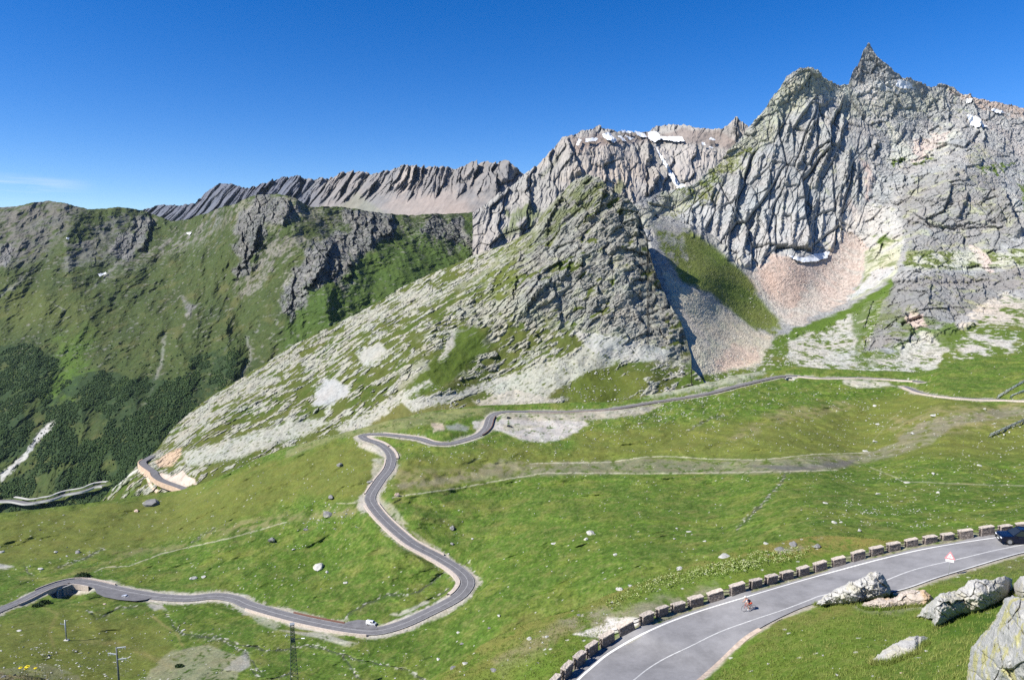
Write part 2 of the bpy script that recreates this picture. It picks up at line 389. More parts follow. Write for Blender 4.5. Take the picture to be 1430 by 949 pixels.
def paint_H(px, py, P, disp, cv):
    X, Z = P[:, 0], P[:, 2]*.85+(P[:, 1]-800)*.5
    n1 = fbm(X/140, Z/140, 5, 51); n2 = fbm(X/32, Z/32, 5, 52); n3 = fbm(X/9, Z/9, 4, 53)
    x = px+n2*14; y = py+n2*12+n1*10
    cv.p(np.ones_like(px), (0.056, 0.078, 0.024)); cv.p(sstep(-0.2, 0.7, n1), (0.042, 0.060, 0.020)); cv.p(sstep(0.1, 0.8, n2), (0.076, 0.086, 0.030), 0.6); cv.p(sstep(0.1, .7, -n3-.3*n2), (0.036, 0.048, 0.018), .6); cv.p(sstep(.35, .8, n3), (0.10, 0.108, 0.05), .45)
    cv.p(sstep(0.2, 0.9, fbm(X/80, Z/60, 3, 54)), (0.098, 0.100, 0.038), 0.7)
    for q, c, k in [([(430, 400), (560, 330), (680, 310), (700, 340), (560, 430), (400, 500), (390, 470)], (0.058, 0.098, 0.020), .75),
                    ([(85, 470), (130, 450), (120, 520), (90, 560), (60, 560)], (0.07, 0.12, 0.02), .7), ([(0, 400), (120, 420), (100, 460), (0, 460)], (0.088, 0.105, 0.03), .6)]:
        cv.p(poly(x, y, q, 14), c, k)
    gray = poly(x, y, [(0, 290), (70, 280), (120, 290), (95, 325), (75, 345), (60, 360), (40, 370), (0, 372)], 9)
    cv.p(gray*sstep(-0.5, 0.35, n2+0.2), (0.140, 0.132, 0.122), .85)
    cv.p(poly(x, y, [(95, 350), (140, 330), (128, 325), (170, 300), (180, 305), (140, 340), (110, 372), (85, 380)], 5), (0.15, 0.145, 0.14), .7)
    cv.p(poly(x, y, [(120, 345), (140, 332), (175, 325), (195, 350), (170, 375), (120, 370)], 8)*sstep(-0.4, 0.4, n3+n2), (0.13, 0.13, 0.125), .7)
    cv.p(poly(x, y, [(155, 385), (195, 362), (260, 330), (300, 305), (335, 290), (330, 310), (290, 340), (240, 358), (190, 380), (150, 400)], 7)*sstep(-0.3, 0.5, n2+n3*.5), (0.19, 0.18, 0.165), .8)
    cv.p(poly(x, y, [(330, 405), (355, 375), (372, 345), (420, 320), (430, 335), (380, 370), (350, 410), (338, 415)], 5)*sstep(-0.8, 0.3, n3), (0.21, 0.195, 0.175), .8)
    cv.p(poly(x, y, [(330, 285), (400, 275), (450, 296), (440, 312), (400, 310), (350, 330), (325, 320)], 6)*sstep(-0.5, 0.3, n3+n2*.5), (0.22, 0.21, 0.17), .8)
    cv.p(poly(x, y, [(400, 385), (430, 362), (445, 375), (430, 400), (405, 425), (395, 430)], 5)*sstep(-0.5, 0.3, n3), (0.26, 0.25, 0.22), .8)
    cv.p(poly(x, y, [(445, 300), (545, 296), (550, 330), (500, 360), (470, 380), (440, 350)], 8)*sstep(-0.2, 0.5, n3+n2*.5), (0.18, 0.175, 0.165), .7)
    cv.p(poly(x, y, [(555, 310), (640, 308), (660, 345), (620, 350), (560, 335)], 8)*sstep(0.0, 0.6, n3+n2*.5), (0.2, 0.19, 0.175), .7)
    cv.p(stroke(x, y, [(638, 318), (650, 335), (664, 350)], 4), (0.25, 0.23, 0.21), .9)
    cv.p(stroke(x, y, [(676, 318), (684, 340), (692, 350)], 3), (0.33, 0.3, 0.28), .9)
    cv.p(H.rk*sstep(-1.2, 0.2, n3), (0.150, 0.147, 0.147), .92)
    cv.p(H.rk*sstep(0.1, 0.6, n2), (0.25, 0.245, 0.225), .6)
    # scattered outcrops
    oc = sstep(0.45, 0.75, fbm(X/20, Z/11, 4, 56)+0.25*n1)*sstep(620, 470, py)
    cv.p(oc, (0.20, 0.195, 0.175), .65)
    for pts, w_ in [([(0, 412), (25, 395), (48, 376)], 1.6), ([(90, 432), (75, 425)], 1), ([(230, 468), (225, 505), (205, 560)], 2.0), ([(345, 470), (352, 500), (330, 535)], 2), ([(180, 352), (150, 385), (120, 410)], 1.2)]:
        cv.p(stroke(px+n2*3, py+n2*3, pts, w_), (0.26, 0.255, 0.235), .5)
    # bare debris strip low on the left
    cv.p(poly(px+n3*2, py+n3*2, [(0, 652), (30, 628), (52, 600), (75, 578), (77, 585), (66, 600), (50, 612), (35, 632), (0, 664)], 1.5), (0.40, 0.39, 0.37))
    cv.p(poly(x, y, [(50, 545), (105, 505), (125, 512), (70, 560)], 3), (0.07, 0.12, 0.02), .6)
    cv.p(sstep(0.55, 0.8, fbm(X/10, Z/6, 3, 77))*poly(x, y, [(90, 510), (120, 490), (150, 475), (140, 500)], 4), (0.3, 0.29, 0.27), .7)
    H.forest = forest_mask(px, py, X, Z)
    cv.mulv(np.full_like(px, .88)); cv.p(H.forest, (0.026, 0.045, 0.018), .9); cv.p(stroke(px, py, R4, 4), (0.10, 0.13, 0.04), .8)
def forest_mask(px, py, X, Z):
    n = fbm(X/70, Z/55, 4, 61)*16; x = px+n; y = py+n*.8
    m = np.zeros(px.shape, f4)
    for q in [[(-30, 482), (30, 476), (60, 490), (88, 505), (70, 540), (40, 575), (40, 620), (-30, 660)], [(60, 560), (105, 528), (150, 520), (220, 530), (270, 528), (330, 520), (300, 555), (240, 600), (215, 660), (150, 700), (0, 720), (-30, 700), (0, 670), (60, 620)],
              [(265, 500), (330, 485), (345, 500), (330, 520), (270, 518)]]:
        m = np.maximum(m, poly(x, y, q, 5))
    hole = poly(x, y, [(40, 650), (100, 625), (104, 645), (70, 680), (40, 690)], 5)+poly(x, y, [(98, 590), (130, 575), (152, 582), (140, 605), (100, 612)], 5)+poly(x, y, [(135, 645), (160, 620), (165, 645), (145, 655)], 4)
    hole += poly(x, y, [(-10, 655), (60, 600), (80, 575), (82, 590), (60, 615), (0, 680)], 3)
    hole += sstep(0.15, 0.5, fbm(X/75, Z/45, 4, 66))*.8+sstep(.25, .5, fbm(X/22, Z/16, 3, 67))*.6
    return np.clip(m-hole, 0, 1)
top_H = jag(lin([(-40, 296), (0, 293), (30, 290), (68, 282), (90, 287), (125, 294), (165, 292), (200, 296), (240, 311), (262, 308), (300, 296), (330, 288), (355, 276), (385, 274), (410, 279), (432, 290), (480, 293), (540, 302), (600, 304), (660, 298), (690, 290), (740, 285)]), 1.2, 9, 3)
H_ctrl = [(-40, 296, 3100), (0, 293, 3100), (70, 282, 3100), (165, 292, 3150), (240, 311, 3150), (345, 280, 2500), (400, 275, 2400), (470, 292, 2450), (540, 302, 2500), (690, 290, 2650), (740, 285, 2700), (100, 400, 2450),
          (300, 450, 2050), (450, 400, 1950), (600, 380, 2150), (150, 600, 1560), (0, 690, 1450), (250, 640, 1430), (400, 480, 1800), (500, 450, 1850), (0, 800, 1250), (300, 780, 1230), (0, 500, 2000), (650, 350, 2400), (250, 720, 1300), (500, 650, 1500), (-40, 600, 1650), (720, 420, 2150), (700, 600, 1700)]
# ------------------------------------------------------------------ G: far ridge
def relief_G(px, py, P, d):
    X, Z = P[:, 0], P[:, 2]*.85+(P[:, 1]-800)*.5
    up = sstep(318, 262, py+0*(px))
    lean = np.interp(px, [200, 330, 480, 560, 640, 740], [1.0, 0.95, 0.7, 0.5, 0.2, 0.1]).astype(f4)
    u = X-(lean+.12*noise(X/520, X*0+1.5, 661))*Z+noise(X/90, Z/90, 662)*9
    low = np.interp(px, [200, 300, 400, 430, 470, 560, 640, 740], [335, 330, 310, 292, 280, 275, 272, 272])+fbm(X/90, X*0+3, 3, 75)*16
    m = sstep(-6, 22, low-py)
    ir = np.clip(.75+fbm(X/260, Z/260, 3, 79)*1.2, .1, 2)
    wj = fbm(X/220, Z/220, 3, 71)*34
    h1, k1_ = facet((u+wj)/120, (Z+wj)/420, 620, .9); h2, k2_ = facet((u+wj*.6)/46, Z/150, 621, .7)
    g = m*(h1*80*ir+h2*20+ridged((u+wj)/170, Z/500, 3, 622)*66-np.clip(.12-k1_, 0, .12)*150+ridged(u/26, Z/100, 3, 73)*7)
    return g+fbm(X/60, Z/60, 4, 74)*5+ridged((X-.3*Z)/60, Z/300, 3, 76)*7
def paint_G(px, py, P, disp, cv):
    X, Z = P[:, 0], P[:, 2]*.85+(P[:, 1]-800)*.5; n = fbm(X/90, Z/90, 4, 81); n2 = fbm(X/25, Z/25, 4, 82)
    cv.p(np.ones_like(px), (0.185, 0.178, 0.175)); cv.p(sstep(-.3, .8, n), (0.235, 0.215, 0.20)); cv.p(sstep(0, .8, n2), (0.165, 0.162, 0.165), .6)
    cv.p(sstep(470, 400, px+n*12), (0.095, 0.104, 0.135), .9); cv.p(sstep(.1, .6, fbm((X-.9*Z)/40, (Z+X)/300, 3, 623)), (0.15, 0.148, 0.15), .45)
    cv.p(poly(px+n*5, py+n*5, [(540, 285), (600, 270), (650, 275), (660, 305), (540, 310)], 8), (0.28, 0.24, 0.215), .7)
    cv.p(poly(px+n*5, py+n*5, [(560, 238), (585, 232), (575, 260), (560, 275), (550, 270)], 3), (0.36, 0.31, 0.27), .5)
    cv.p(poly(px+n*5, py+n*5, [(470, 290), (500, 270), (540, 300), (480, 300)], 4), (0.17, 0.18, 0.13), .5)
top_G = jag(lin([(190, 300), (205, 291), (222, 288), (250, 289), (272, 285), (288, 270), (305, 259), (322, 257), (340, 264), (352, 262), (374, 256), (392, 250), (412, 248), (432, 252), (455, 250), (480, 243), (502, 241), (520, 245), (545, 240), (562, 234), (590, 233), (606, 236), (620, 235), (638, 238), (655, 232), (676, 226), (688, 229), (703, 226), (714, 232), (726, 240), (760, 262)]), 3.2, 12, 5)
G_ctrl = [(190, 300, 5200), (260, 285, 4900), (310, 259, 4600), (400, 250, 4400), (500, 241, 4100), (570, 234, 3900), (640, 236, 3700), (700, 226, 3500), (760, 262, 3500), (250, 340, 4500), (400, 330, 3900), (520, 310, 3400), (640, 310, 3100), (740, 330, 3000)]
# ------------------------------------------------------------------ F: central massif with snow
def _f(): pass
def relief_F(px, py, P, d):
    X, Z = P[:, 0], P[:, 2]*.85+(P[:, 1]-800)*.5
    w1 = fbm(X/300, Z/300, 3, 91)*0.8
    g = saw((X-0.25*Z)/120+w1, 0.25)*5+saw((X-0.1*Z)/46+w1*1.5, 0.3)*2*np.clip(.8+fbm(X/140, Z/140, 2, 95), 0, 2)+ridged(X/22, Z/130, 4, 92)*7
    flat = poly(px, py, [(790, 190), (900, 185), (1010, 180), (1045, 215), (1000, 210), (960, 202), (900, 200), (800, 208)], 8)
    g -= (crease(noise((X-.2*Z)/26, Z/160, 194), .09)*5+crease(noise((X-.1*Z)/60, Z/320, 195), .07)*5)*(1-flat)
    jf = noise(X/60, Z/60, 630)*14; f1, e1 = facet((X-.2*Z+jf)/60, (Z+jf)/190, 631, .8); f2, e2 = facet((X-.15*Z+jf)/22, (Z+jf)/70, 632, .5)
    g += f1*20+f2*7-np.clip(.1-e1, 0, .1)*60
    g = g*(1-.75*flat)+fbm(X/40, Z/40, 4, 93)*5+ridged(X/70, Z/70, 3, 94)*6
    for pts, w_, a in [([(792, 193), (797, 212), (812, 245)], 26, 55), ([(903, 195), (908, 222), (905, 228)], 12, 70), ([(735, 243), (738, 275), (742, 300)], 10, 40), ([(745, 240), (742, 268)], 6, 20),
                       ([(912, 233), (920, 248), (905, 275)], 14, 75), ([(880, 265), (886, 290)], 14, 35), ([(868, 262), (872, 275)], 8, 25), ([(1028, 178), (1034, 190)], 10, 45), ([(846, 182), (860, 200)], 10, 20)]:
        g += cliff(px+fbm(px/7, py/7, 3, 96)*3, py, pts, w_)*a*.75
    return g
def paint_F(px, py, P, disp, cv):
    X, Z = P[:, 0], P[:, 2]*.85+(P[:, 1]-800)*.5; n = fbm(X/80, Z/80, 4, 101); n2 = fbm(X/18, Z/60, 4, 102)
    cv.p(np.ones_like(px), (0.265, 0.25, 0.232)); cv.p(sstep(-.3, .8, n2), (0.33, 0.308, 0.283), .8); cv.p(sstep(.1, .9, n), (0.22, 0.21, 0.2), .7)
    x = px+n*6; y = py+n*5
    cv.p(poly(x, y, [(800, 192), (860, 190), (910, 186), (1000, 180), (1040, 205), (1030, 215), (1000, 204), (960, 198), (900, 200), (840, 203), (800, 215)], 4), (0.215, 0.178, 0.158), .85)
    cv.p(poly(x, y, [(770, 250), (860, 225), (900, 235), (900, 265), (850, 270), (800, 260)], 10), (0.37, 0.315, 0.265), .5)
    cv.p(poly(x, y, [(905, 205), (985, 203), (1000, 215), (960, 262), (940, 245), (920, 215)], 6), (0.36, 0.32, 0.295), .6)
    cv.p(poly(x, y, [(885, 250), (915, 262), (945, 268), (930, 280), (895, 275)], 5), (0.27, 0.262, 0.255), .8)
    cv.p(poly(x, y, [(700, 290), (740, 285), (760, 300), (740, 325), (700, 335)], 6)*sstep(-.4, .4, n2+n), (0.12, 0.14, 0.06), .85)
    cv.p(poly(x, y, [(850, 262), (865, 248), (875, 262), (868, 275), (852, 268)], 3), (0.12, 0.135, 0.06), .8)
    cv.p(stroke(px+n2*2, py, [(758, 245), (770, 235), (780, 218)], 3), (0.13, 0.14, 0.07), .4)
    cv.p(poly(x, y, [(745, 225), (790, 195), (750, 240)], 3), (0.3, 0.26, 0.22), .5)
top_F = jag(lin([(660, 300), (685, 282), (712, 262), (735, 243), (752, 230), (770, 212), (785, 192), (800, 190), (812, 183), (825, 183), (836, 177), (848, 181), (862, 185), (890, 186), (908, 184), (918, 178), (935, 176), (952, 174), (966, 179), (990, 181), (1008, 182), (1018, 175), (1028, 165), (1040, 174), (1060, 190), (1100, 230)]), 2.4, 10, 8)
F_ctrl = [(660, 300, 2300), (735, 243, 2450), (785, 190, 2600), (840, 178, 2750), (920, 178, 2950), (1030, 166, 2750), (1100, 230, 2700), (720, 270, 2380), (680, 345, 2120), (760, 340, 2180), (900, 275, 2450), (960, 262, 2550), (960, 206, 2700), (850, 208, 2580), (700, 380, 2050), (1050, 320, 2300), (850, 360, 2100), (1000, 200, 2750)]
# ------------------------------------------------------------------ E: the great rock wall, its scree and its spur
class E: pass
def relief_E(px, py, P, d):
    X, Z = P[:, 0], P[:, 2]*.85+(P[:, 1]-800)*.5
    wx = px+fbm(px/16, py/16, 3, 111)*7; wy = py+fbm(px/16, py/16, 3, 112)*7
    grass = poly(wx, wy, [(905, 318), (960, 322), (1000, 345), (1045, 385), (1085, 440), (1082, 468), (1120, 465), (1190, 435), (1250, 400), (1252, 388), (1190, 412), (1210, 395), (1222, 355), (1195, 335), (1180, 318), (1160, 352), (1110, 362), (1080, 356), (1052, 378), (1030, 372), (1000, 335), (940, 300)], 5)
    grass = np.maximum(grass, poly(wx, wy, [(908, 312), (945, 318), (975, 330), (1005, 345), (1050, 385), (1090, 445), (1080, 475), (1000, 425), (940, 400), (905, 350)], 5))
    low = poly(wx, wy, [(880, 330), (940, 395), (1000, 415), (1080, 470), (1120, 468), (1200, 440), (1218, 440), (1205, 490), (1260, 492), (1325, 468), (1345, 460), (1400, 412), (1470, 430), (1470, 560), (880, 560)], 5)
    E.soft = np.clip(np.maximum(grass, low), 0, 1)
    E.slabs = (1-E.soft)*poly(px+fbm(px/30, py/30, 3, 113)*14, py, [(900, 300), (960, 275), (1010, 250), (1060, 200), (1100, 150), (1200, 140), (1215, 250), (1195, 330), (1090, 380), (1030, 380), (900, 330)], 12)
    E.blocks = (1-E.soft)*(1-E.slabs)
    u = (X-0.42*Z)/1.085; v = (0.42*X+Z)/1.085
    a1 = np.clip(0.75+fbm(u/60, v/130, 3, 114)*1.3, 0.05, 2.0)
    ju, jv = noise(X/40, Z/40, 601)*3, noise(X/40, Z/40, 602)*4
    f0, e0 = facet((u+ju)/62, (v+jv)/150, 600, .7)
    f1, e1 = facet((u+ju)/27, (v+jv)/70, 603, .75); f2, e2 = facet((u+ju)/10, (v+jv)/26, 604, .6); f3, e3 = facet((u+ju*.5)/4.2, v/9, 605, .4)
    g = E.slabs*(f0*14+f1*8.5*a1+f2*2.8+f3*1.1-np.clip(.04-e0, 0, .04)*130-np.clip(.08-e1, 0, .08)*50-np.clip(.10-e2, 0, .1)*10+fbm(u/3.5, v/8, 3, 118)*.2)
    b1, c1 = facet((X+ju)/24, (Z-.2*X+jv)/20, 606, .5); b2, c2 = facet((X+ju)/9, (Z-.25*X+jv)/7, 607, .35); b3, c3 = facet(X/3.6, Z/3.0, 608, .2)
    b0, c0 = facet((X+ju)/58, (Z-.2*X+jv)/44, 609, .5)
    g += E.blocks*(b0*8+b1*5+b2*2.5+b3*1.0-np.clip(.1-c1, 0, .1)*26-np.clip(.12-c2, 0, .12)*9+ridged(X/40, Z/30, 4, 125)*1.2+fbm(X/4, Z/4, 3, 127)*.25)
    g += ridged(X/170, Z/260, 2, 119)*4*(1-E.soft)
    g += E.soft*(fbm(X/30, Z/20, 4, 128)*1.8+fbm(X/6, Z/5, 3, 129)*.7+fbm(X/2, Z/1.6, 2, 130)*.7)
    cr = [([(1103, 168), (1102, 182), (1098, 200)], 12, 9), ([(1138, 172), (1130, 194), (1121, 222), (1113, 236)], 15, 20), ([(1178, 154), (1176, 187), (1170, 205)], 14, 19),
          ([(1161, 206), (1151, 230), (1142, 245), (1139, 264)], 15, 22), ([(1033, 236), (1031, 266), (1026, 300), (1018, 326), (1016, 366)], 14, 26), ([(998, 260), (990, 290)], 11, 14),
          ([(1189, 208), (1183, 241), (1180, 266)], 13, 17), ([(1175, 260), (1172, 292)], 10, 13), ([(1142, 276), (1134, 300), (1127, 352)], 11, 15), ([(966, 290), (967, 320)], 9, 14),
          ([(1044, 292), (1042, 330), (1037, 364)], 11, 18), ([(1173, 290), (1174, 340)], 12, 12), ([(1066, 290), (1074, 343), (1060, 376)], 12, 16), ([(1010, 270), (1004, 300), (1000, 330)], 10, 10),
          ([(1085, 200), (1076, 240), (1070, 275)], 12, 11), ([(1100, 245), (1094, 285), (1090, 330)], 12, 13), ([(1112, 300), (1106, 350)], 9, 12), ([(1150, 290), (1147, 340)], 9, 10), ([(1066, 215), (1056, 250)], 10, 10),
          ([(1198, 225), (1196, 290)], 14, 11), ([(1060, 290), (1050, 345)], 9, 12), ([(979, 300), (980, 335)], 8, 10),
          ([(1215, 72), (1232, 88), (1246, 100)], 8, 9), ([(1205, 84), (1200, 110)], 7, 9), ([(1130, 100), (1142, 120)], 14, 12), ([(1110, 118), (1108, 140)], 10, 9),
          ([(1316, 135), (1326, 160)], 12, 18), ([(1302, 138), (1308, 156), (1318, 168)], 14, 16), ([(1352, 130), (1364, 160), (1378, 200)], 16, 22),
          ([(1330, 232), (1338, 246)], 12, 18), ([(1344, 238), (1352, 252)], 8, 16), ([(1352, 270), (1344, 292), (1336, 306)], 12, 16), ([(1398, 262), (1412, 300), (1428, 330)], 26, 40), ([(1392, 288), (1402, 310)], 12, 20),
          ([(1260, 240), (1266, 262)], 10, 8), ([(1226, 250), (1232, 275)], 10, 8), ([(1410, 360), (1424, 385)], 20, 22), ([(1262, 440), (1276, 470)], 12, 14), ([(1240, 470), (1262, 486)], 12, 12), ([(1218, 420), (1206, 460)], 12, 10),
          ([(1330, 395), (1342, 425)], 14, 10), ([(1300, 400), (1296, 430)], 12, 10), ([(1372, 395), (1376, 420)], 10, 10)]
    jx = px+fbm(px/5, py/5, 3, 131)*2.4
    for pts, w_, a in cr: g += cliff(jx, py, pts, w_*.8)*a*.62
    # horizontal overhangs of the lower spur and the cave
    for pts, w_, a in [([(1250, 396), (1290, 392), (1330, 398), (1380, 392)], 5, 9), ([(1262, 455), (1285, 446)], 4, 14), ([(1270, 312), (1330, 318), (1390, 310)], 4, 7), ([(1260, 280), (1330, 284)], 4, 5), ([(1190, 160), (1240, 166)], 3, 4), ([(1300, 158), (1322, 158)], 3, 6), ([(1240, 205), (1280, 190)], 3, 3)]:
        g -= stroke(px+fbm(px/8, py/8, 2, 132)*3, py+fbm(px/10, py/10, 3, 133)*5, pts, w_*.55)*a
    # knoll of reddish debris below the wall
    g += np.exp(-((px-1096)/34)**2-((py-395)/34)**2)*15
    g += np.exp(-((px-1285)/60)**2-((py-430)/48)**2)*16
    return g
def paint_E(px, py, P, disp, cv):
    X, Z = P[:, 0], P[:, 2]*.85+(P[:, 1]-800)*.5
    n1 = fbm(X/70, Z/70, 4, 141); n2 = fbm(X/18, Z/18, 4, 142); n3 = fbm(X/5, Z/5, 4, 143); u = (X-.42*Z); st = fbm(u/9, (Z+.42*X)/60, 4, 144)
    x = px+n1*13+n2*7; y = py+n2*9+n1*9
    one = np.ones_like(px)
    E_sp = sstep(.1, .6, fbm(X/2.2, Z/1.8, 2, 149)); cv.p(one, (0.245, 0.245, 0.240)); cv.p(sstep(-.5, .8, n2), (0.31, 0.308, 0.298), .7); cv.p(sstep(.0, .7, st), (0.175, 0.175, 0.176), .75); cv.p(sstep(.15, .8, n3), (0.38, 0.375, 0.36), .4); cv.p(sstep(.1, .7, -n3-.3*st), (0.13, 0.13, 0.128), .45)
    cv.p(poly(x, y, [(960, 290), (1030, 260), (1100, 285), (1180, 290), (1180, 350), (1060, 380), (1010, 350)], 12), (0.40, 0.395, 0.385), .3)
    # lichen on the left arete and on the upper ledges
    cv.p(poly(x, y, [(880, 300), (960, 262), (1045, 180), (1090, 115), (1140, 95), (1170, 120), (1130, 150), (1090, 170), (1040, 235), (960, 285), (900, 320)], 8)*sstep(-.8, .3, n3), (0.300, 0.305, 0.215), .75)
    cv.p(poly(x, y, [(940, 272), (985, 255), (1030, 222), (1062, 205), (1055, 222), (1010, 250), (975, 275)], 4)*sstep(-.5, .2, n3+n2*.5), (0.105, 0.125, 0.03))
    cv.p(poly(x, y, [(900, 320), (940, 290), (990, 262), (1000, 268), (950, 300)], 3)*sstep(-.2, .3, n3), (0.12, 0.13, 0.04), .8)
    cv.p(poly(x, y, [(1170, 125), (1230, 115), (1330, 130), (1300, 160), (1180, 165)], 9)*sstep(-.7, .5, n3), (0.30, 0.305, 0.23), .6)
    cv.p(poly(x, y, [(1185, 122), (1215, 118), (1252, 112), (1282, 124), (1262, 130), (1238, 124), (1212, 134), (1190, 130)], 2), (0.56, 0.545, 0.51))
    cv.p(poly(x, y, [(1148, 126), (1180, 118), (1195, 130), (1160, 140)], 4), (0.46, 0.46, 0.40), .8)
    # pale slab field, pink at its heart
    cv.p(poly(x, y, [(1235, 225), (1245, 175), (1262, 190), (1270, 210), (1300, 178), (1340, 182), (1325, 205), (1300, 218), (1262, 226)], 4), (0.40, 0.40, 0.35), .8)
    cv.p(poly(x, y, [(1264, 215), (1280, 200), (1300, 182), (1322, 181), (1318, 196), (1292, 214), (1268, 222)], 2), (0.50, 0.43, 0.39), .9)
    cv.p(poly(x, y, [(1244, 230), (1262, 216), (1262, 226), (1250, 232)], 2), (0.08, 0.12, 0.02)); cv.p(poly(x, y, [(1270, 222), (1300, 218), (1300, 222), (1272, 226)], 1.5), (0.1, 0.13, 0.03))
    cv.p(poly(x, y, [(1368, 240), (1390, 236), (1412, 222), (1412, 228), (1392, 242), (1370, 244)], 1.5), (0.08, 0.12, 0.02))
    cv.p(poly(x, y, [(1350, 225), (1370, 200), (1385, 220), (1370, 245)], 4)*sstep(-.2, .5, n3), (0.2, 0.22, 0.09), .6)
    cv.p(poly(x, y, [(1425, 262), (1460, 262), (1460, 300), (1430, 300)], 3), (0.08, 0.12, 0.02))
    cv.p(poly(x, y, [(1330, 135), (1352, 132), (1460, 145), (1460, 165), (1420, 160), (1380, 150)], 4), (0.34, 0.27, 0.225), .8)
    cv.p(poly(x, y, [(1345, 165), (1385, 165), (1440, 190), (1460, 250), (1420, 220), (1400, 190)], 8), (0.34, 0.31, 0.29), .5)
    cv.p(poly(x, y, [(1395, 260), (1415, 268), (1425, 300), (1412, 292)], 3), (0.46, 0.46, 0.43), .8)
    cv.p(stroke(x, y, [(1181, 280), (1186, 300), (1190, 330)], 6), (0.44, 0.37, 0.33), .6)
    cv.p(stroke(x, y, [(1208, 230), (1214, 262), (1216, 285)], 3.5), (0.40, 0.31, 0.27), .7)
    cv.p(stroke(x, y, [(1358, 280), (1368, 300), (1372, 322)], 3.5), (0.46, 0.41, 0.39), .9); cv.p(poly(x, y, [(1357, 262), (1366, 252), (1376, 256), (1368, 268), (1360, 270)], 1), (0.55, 0.50, 0.47))
    # washed fan foot and debris
    cv.p(poly(x, y, [(1175, 300), (1205, 285), (1255, 300), (1262, 320), (1225, 345), (1195, 335), (1168, 340)], 6), (0.46, 0.44, 0.41), .9)
    fan = poly(px+n2*5+n3*2, py+n2*5+n3*2, [(1038, 384), (1056, 378), (1074, 357), (1090, 356), (1110, 366), (1135, 366), (1160, 352), (1186, 322), (1205, 335), (1214, 352), (1202, 392), (1186, 414), (1160, 432), (1140, 440), (1112, 456), (1098, 452), (1080, 432)], 2)
    cv.p(fan, (0.41, 0.335, 0.29)); cv.p(fan*sstep(-.3, .6, n3+n2*.6), (0.46, 0.40, 0.355), .6); cv.p(fan*sstep(.0, .7, fbm((X+.5*Z)/9, Z/60, 3, 145)), (0.36, 0.345, 0.31), .55); cv.p(fan*sstep(400, 450, py+n1*8), (0.36, 0.345, 0.31), .6)
    cv.p(poly(x, y, [(1070, 372), (1090, 358), (1120, 372), (1140, 400), (1110, 440), (1085, 430), (1065, 395)], 9), (0.41, 0.30, 0.24), .6)
    cv.p(poly(x, y, [(1120, 405), (1135, 395), (1150, 425), (1125, 440), (1105, 448)], 5), (0.40, 0.375, 0.33), .6)
    # green apron left of the wall
    ga = poly(px+n2*7+n1*6, py+n2*6+n3*2, [(915, 320), (940, 325), (962, 322), (1000, 345), (1030, 372), (1048, 392), (1066, 420), (1088, 446), (1080, 466), (1050, 458), (1020, 432), (990, 408), (955, 395), (930, 360)], 4)
    cv.p(ga, (0.118, 0.142, 0.036)); cv.p(ga*sstep(-.1, .6, n1), (0.088, 0.130, 0.024), .7); cv.p(ga*sstep(.4, .8, n3+n2*.4), (0.22, 0.21, 0.17), .4)
    cv.p(poly(x, y, [(900, 300), (930, 300), (960, 345), (950, 380), (925, 350)], 6)*sstep(-.3, .3, st+n3*.5), (0.27, 0.265, 0.24), .8)
    cv.p(stroke(x, y, [(990, 330), (1030, 362), (1062, 402), (1092, 448)], 4.5), (0.34, 0.33, 0.29), .8)
    sc = poly(px+n2*4, py+n2*4, [(925, 375), (955, 398), (985, 415), (1020, 436), (1050, 460), (1078, 470), (1074, 492), (1060, 512), (1000, 524), (960, 530), (960, 480), (940, 430)], 4)
    cv.p(sc, (0.44, 0.40, 0.32)); cv.p(sc*sstep(-.1, .6, n2+n3*.5), (0.36, 0.35, 0.25), .6); cv.p(sc*sstep(.3, .8, n3), (0.46, 0.44, 0.40), .5)
    cv.p(poly(x, y, [(1000, 495), (1030, 484), (1062, 488), (1055, 512), (1010, 522), (990, 510)], 5), (0.43, 0.335, 0.275), .75)
    cv.p(stroke(x, y, [(948, 425), (965, 450), (985, 480)], 4), (0.40, 0.35, 0.31), .6)
    # lower apron
    lo = poly(px+n2*4, py+n2*4, [(1000, 520), (1060, 512), (1082, 468), (1120, 464), (1190, 434), (1250, 398), (1240, 440), (1210, 490), (1260, 492), (1325, 468), (1345, 460), (1400, 412), (1470, 430), (1470, 560), (960, 560), (960, 530)], 3)
    cv.p(lo, (0.075, 0.112, 0.020)); cv.p(lo*sstep(.0, .7, n2), DRY, .35)
    s2 = sstep(-.25, .12, n2*.7+n3*.5+.16+n1*.25)*poly(px+n2*13+n1*14, py+n2*8+n3*3+n1*5, [(1110, 470), (1165, 455), (1200, 440), (1222, 418), (1228, 424), (1206, 462), (1196, 500), (1205, 516), (1160, 520), (1112, 512), (1098, 490)], 3)
    cv.p(s2, (0.34, 0.338, 0.295)); cv.p(s2*sstep(-.1, .5, n3+n2*.4), (0.43, 0.42, 0.385), .7); cv.p(s2*sstep(.25, .55, -n3), (0.17, 0.18, 0.09), .6)
    s3 = sstep(-.25, .12, n2*.7+n3*.5+.16+n1*.25)*poly(px+n2*13+n1*14, py+n2*8+n3*3+n1*5, [(1206, 502), (1230, 496), (1270, 482), (1310, 468), (1322, 474), (1328, 492), (1318, 514), (1298, 528), (1210, 528)], 3)
    cv.p(s3, (0.36, 0.352, 0.305)); cv.p(s3*sstep(-.1, .5, n3), (0.45, 0.44, 0.395), .6); cv.p(s3*sstep(.2, .5, -n3+n2*.3), (0.2, 0.2, 0.15), .5)
    s4 = sstep(-.25, .12, n2*.7+n3*.5+.16+n1*.25)*poly(px+n2*13+n1*14, py+n2*8+n3*3+n1*5, [(1335, 458), (1360, 440), (1390, 410), (1404, 410), (1440, 428), (1470, 440), (1470, 452), (1380, 452), (1345, 462)], 4)
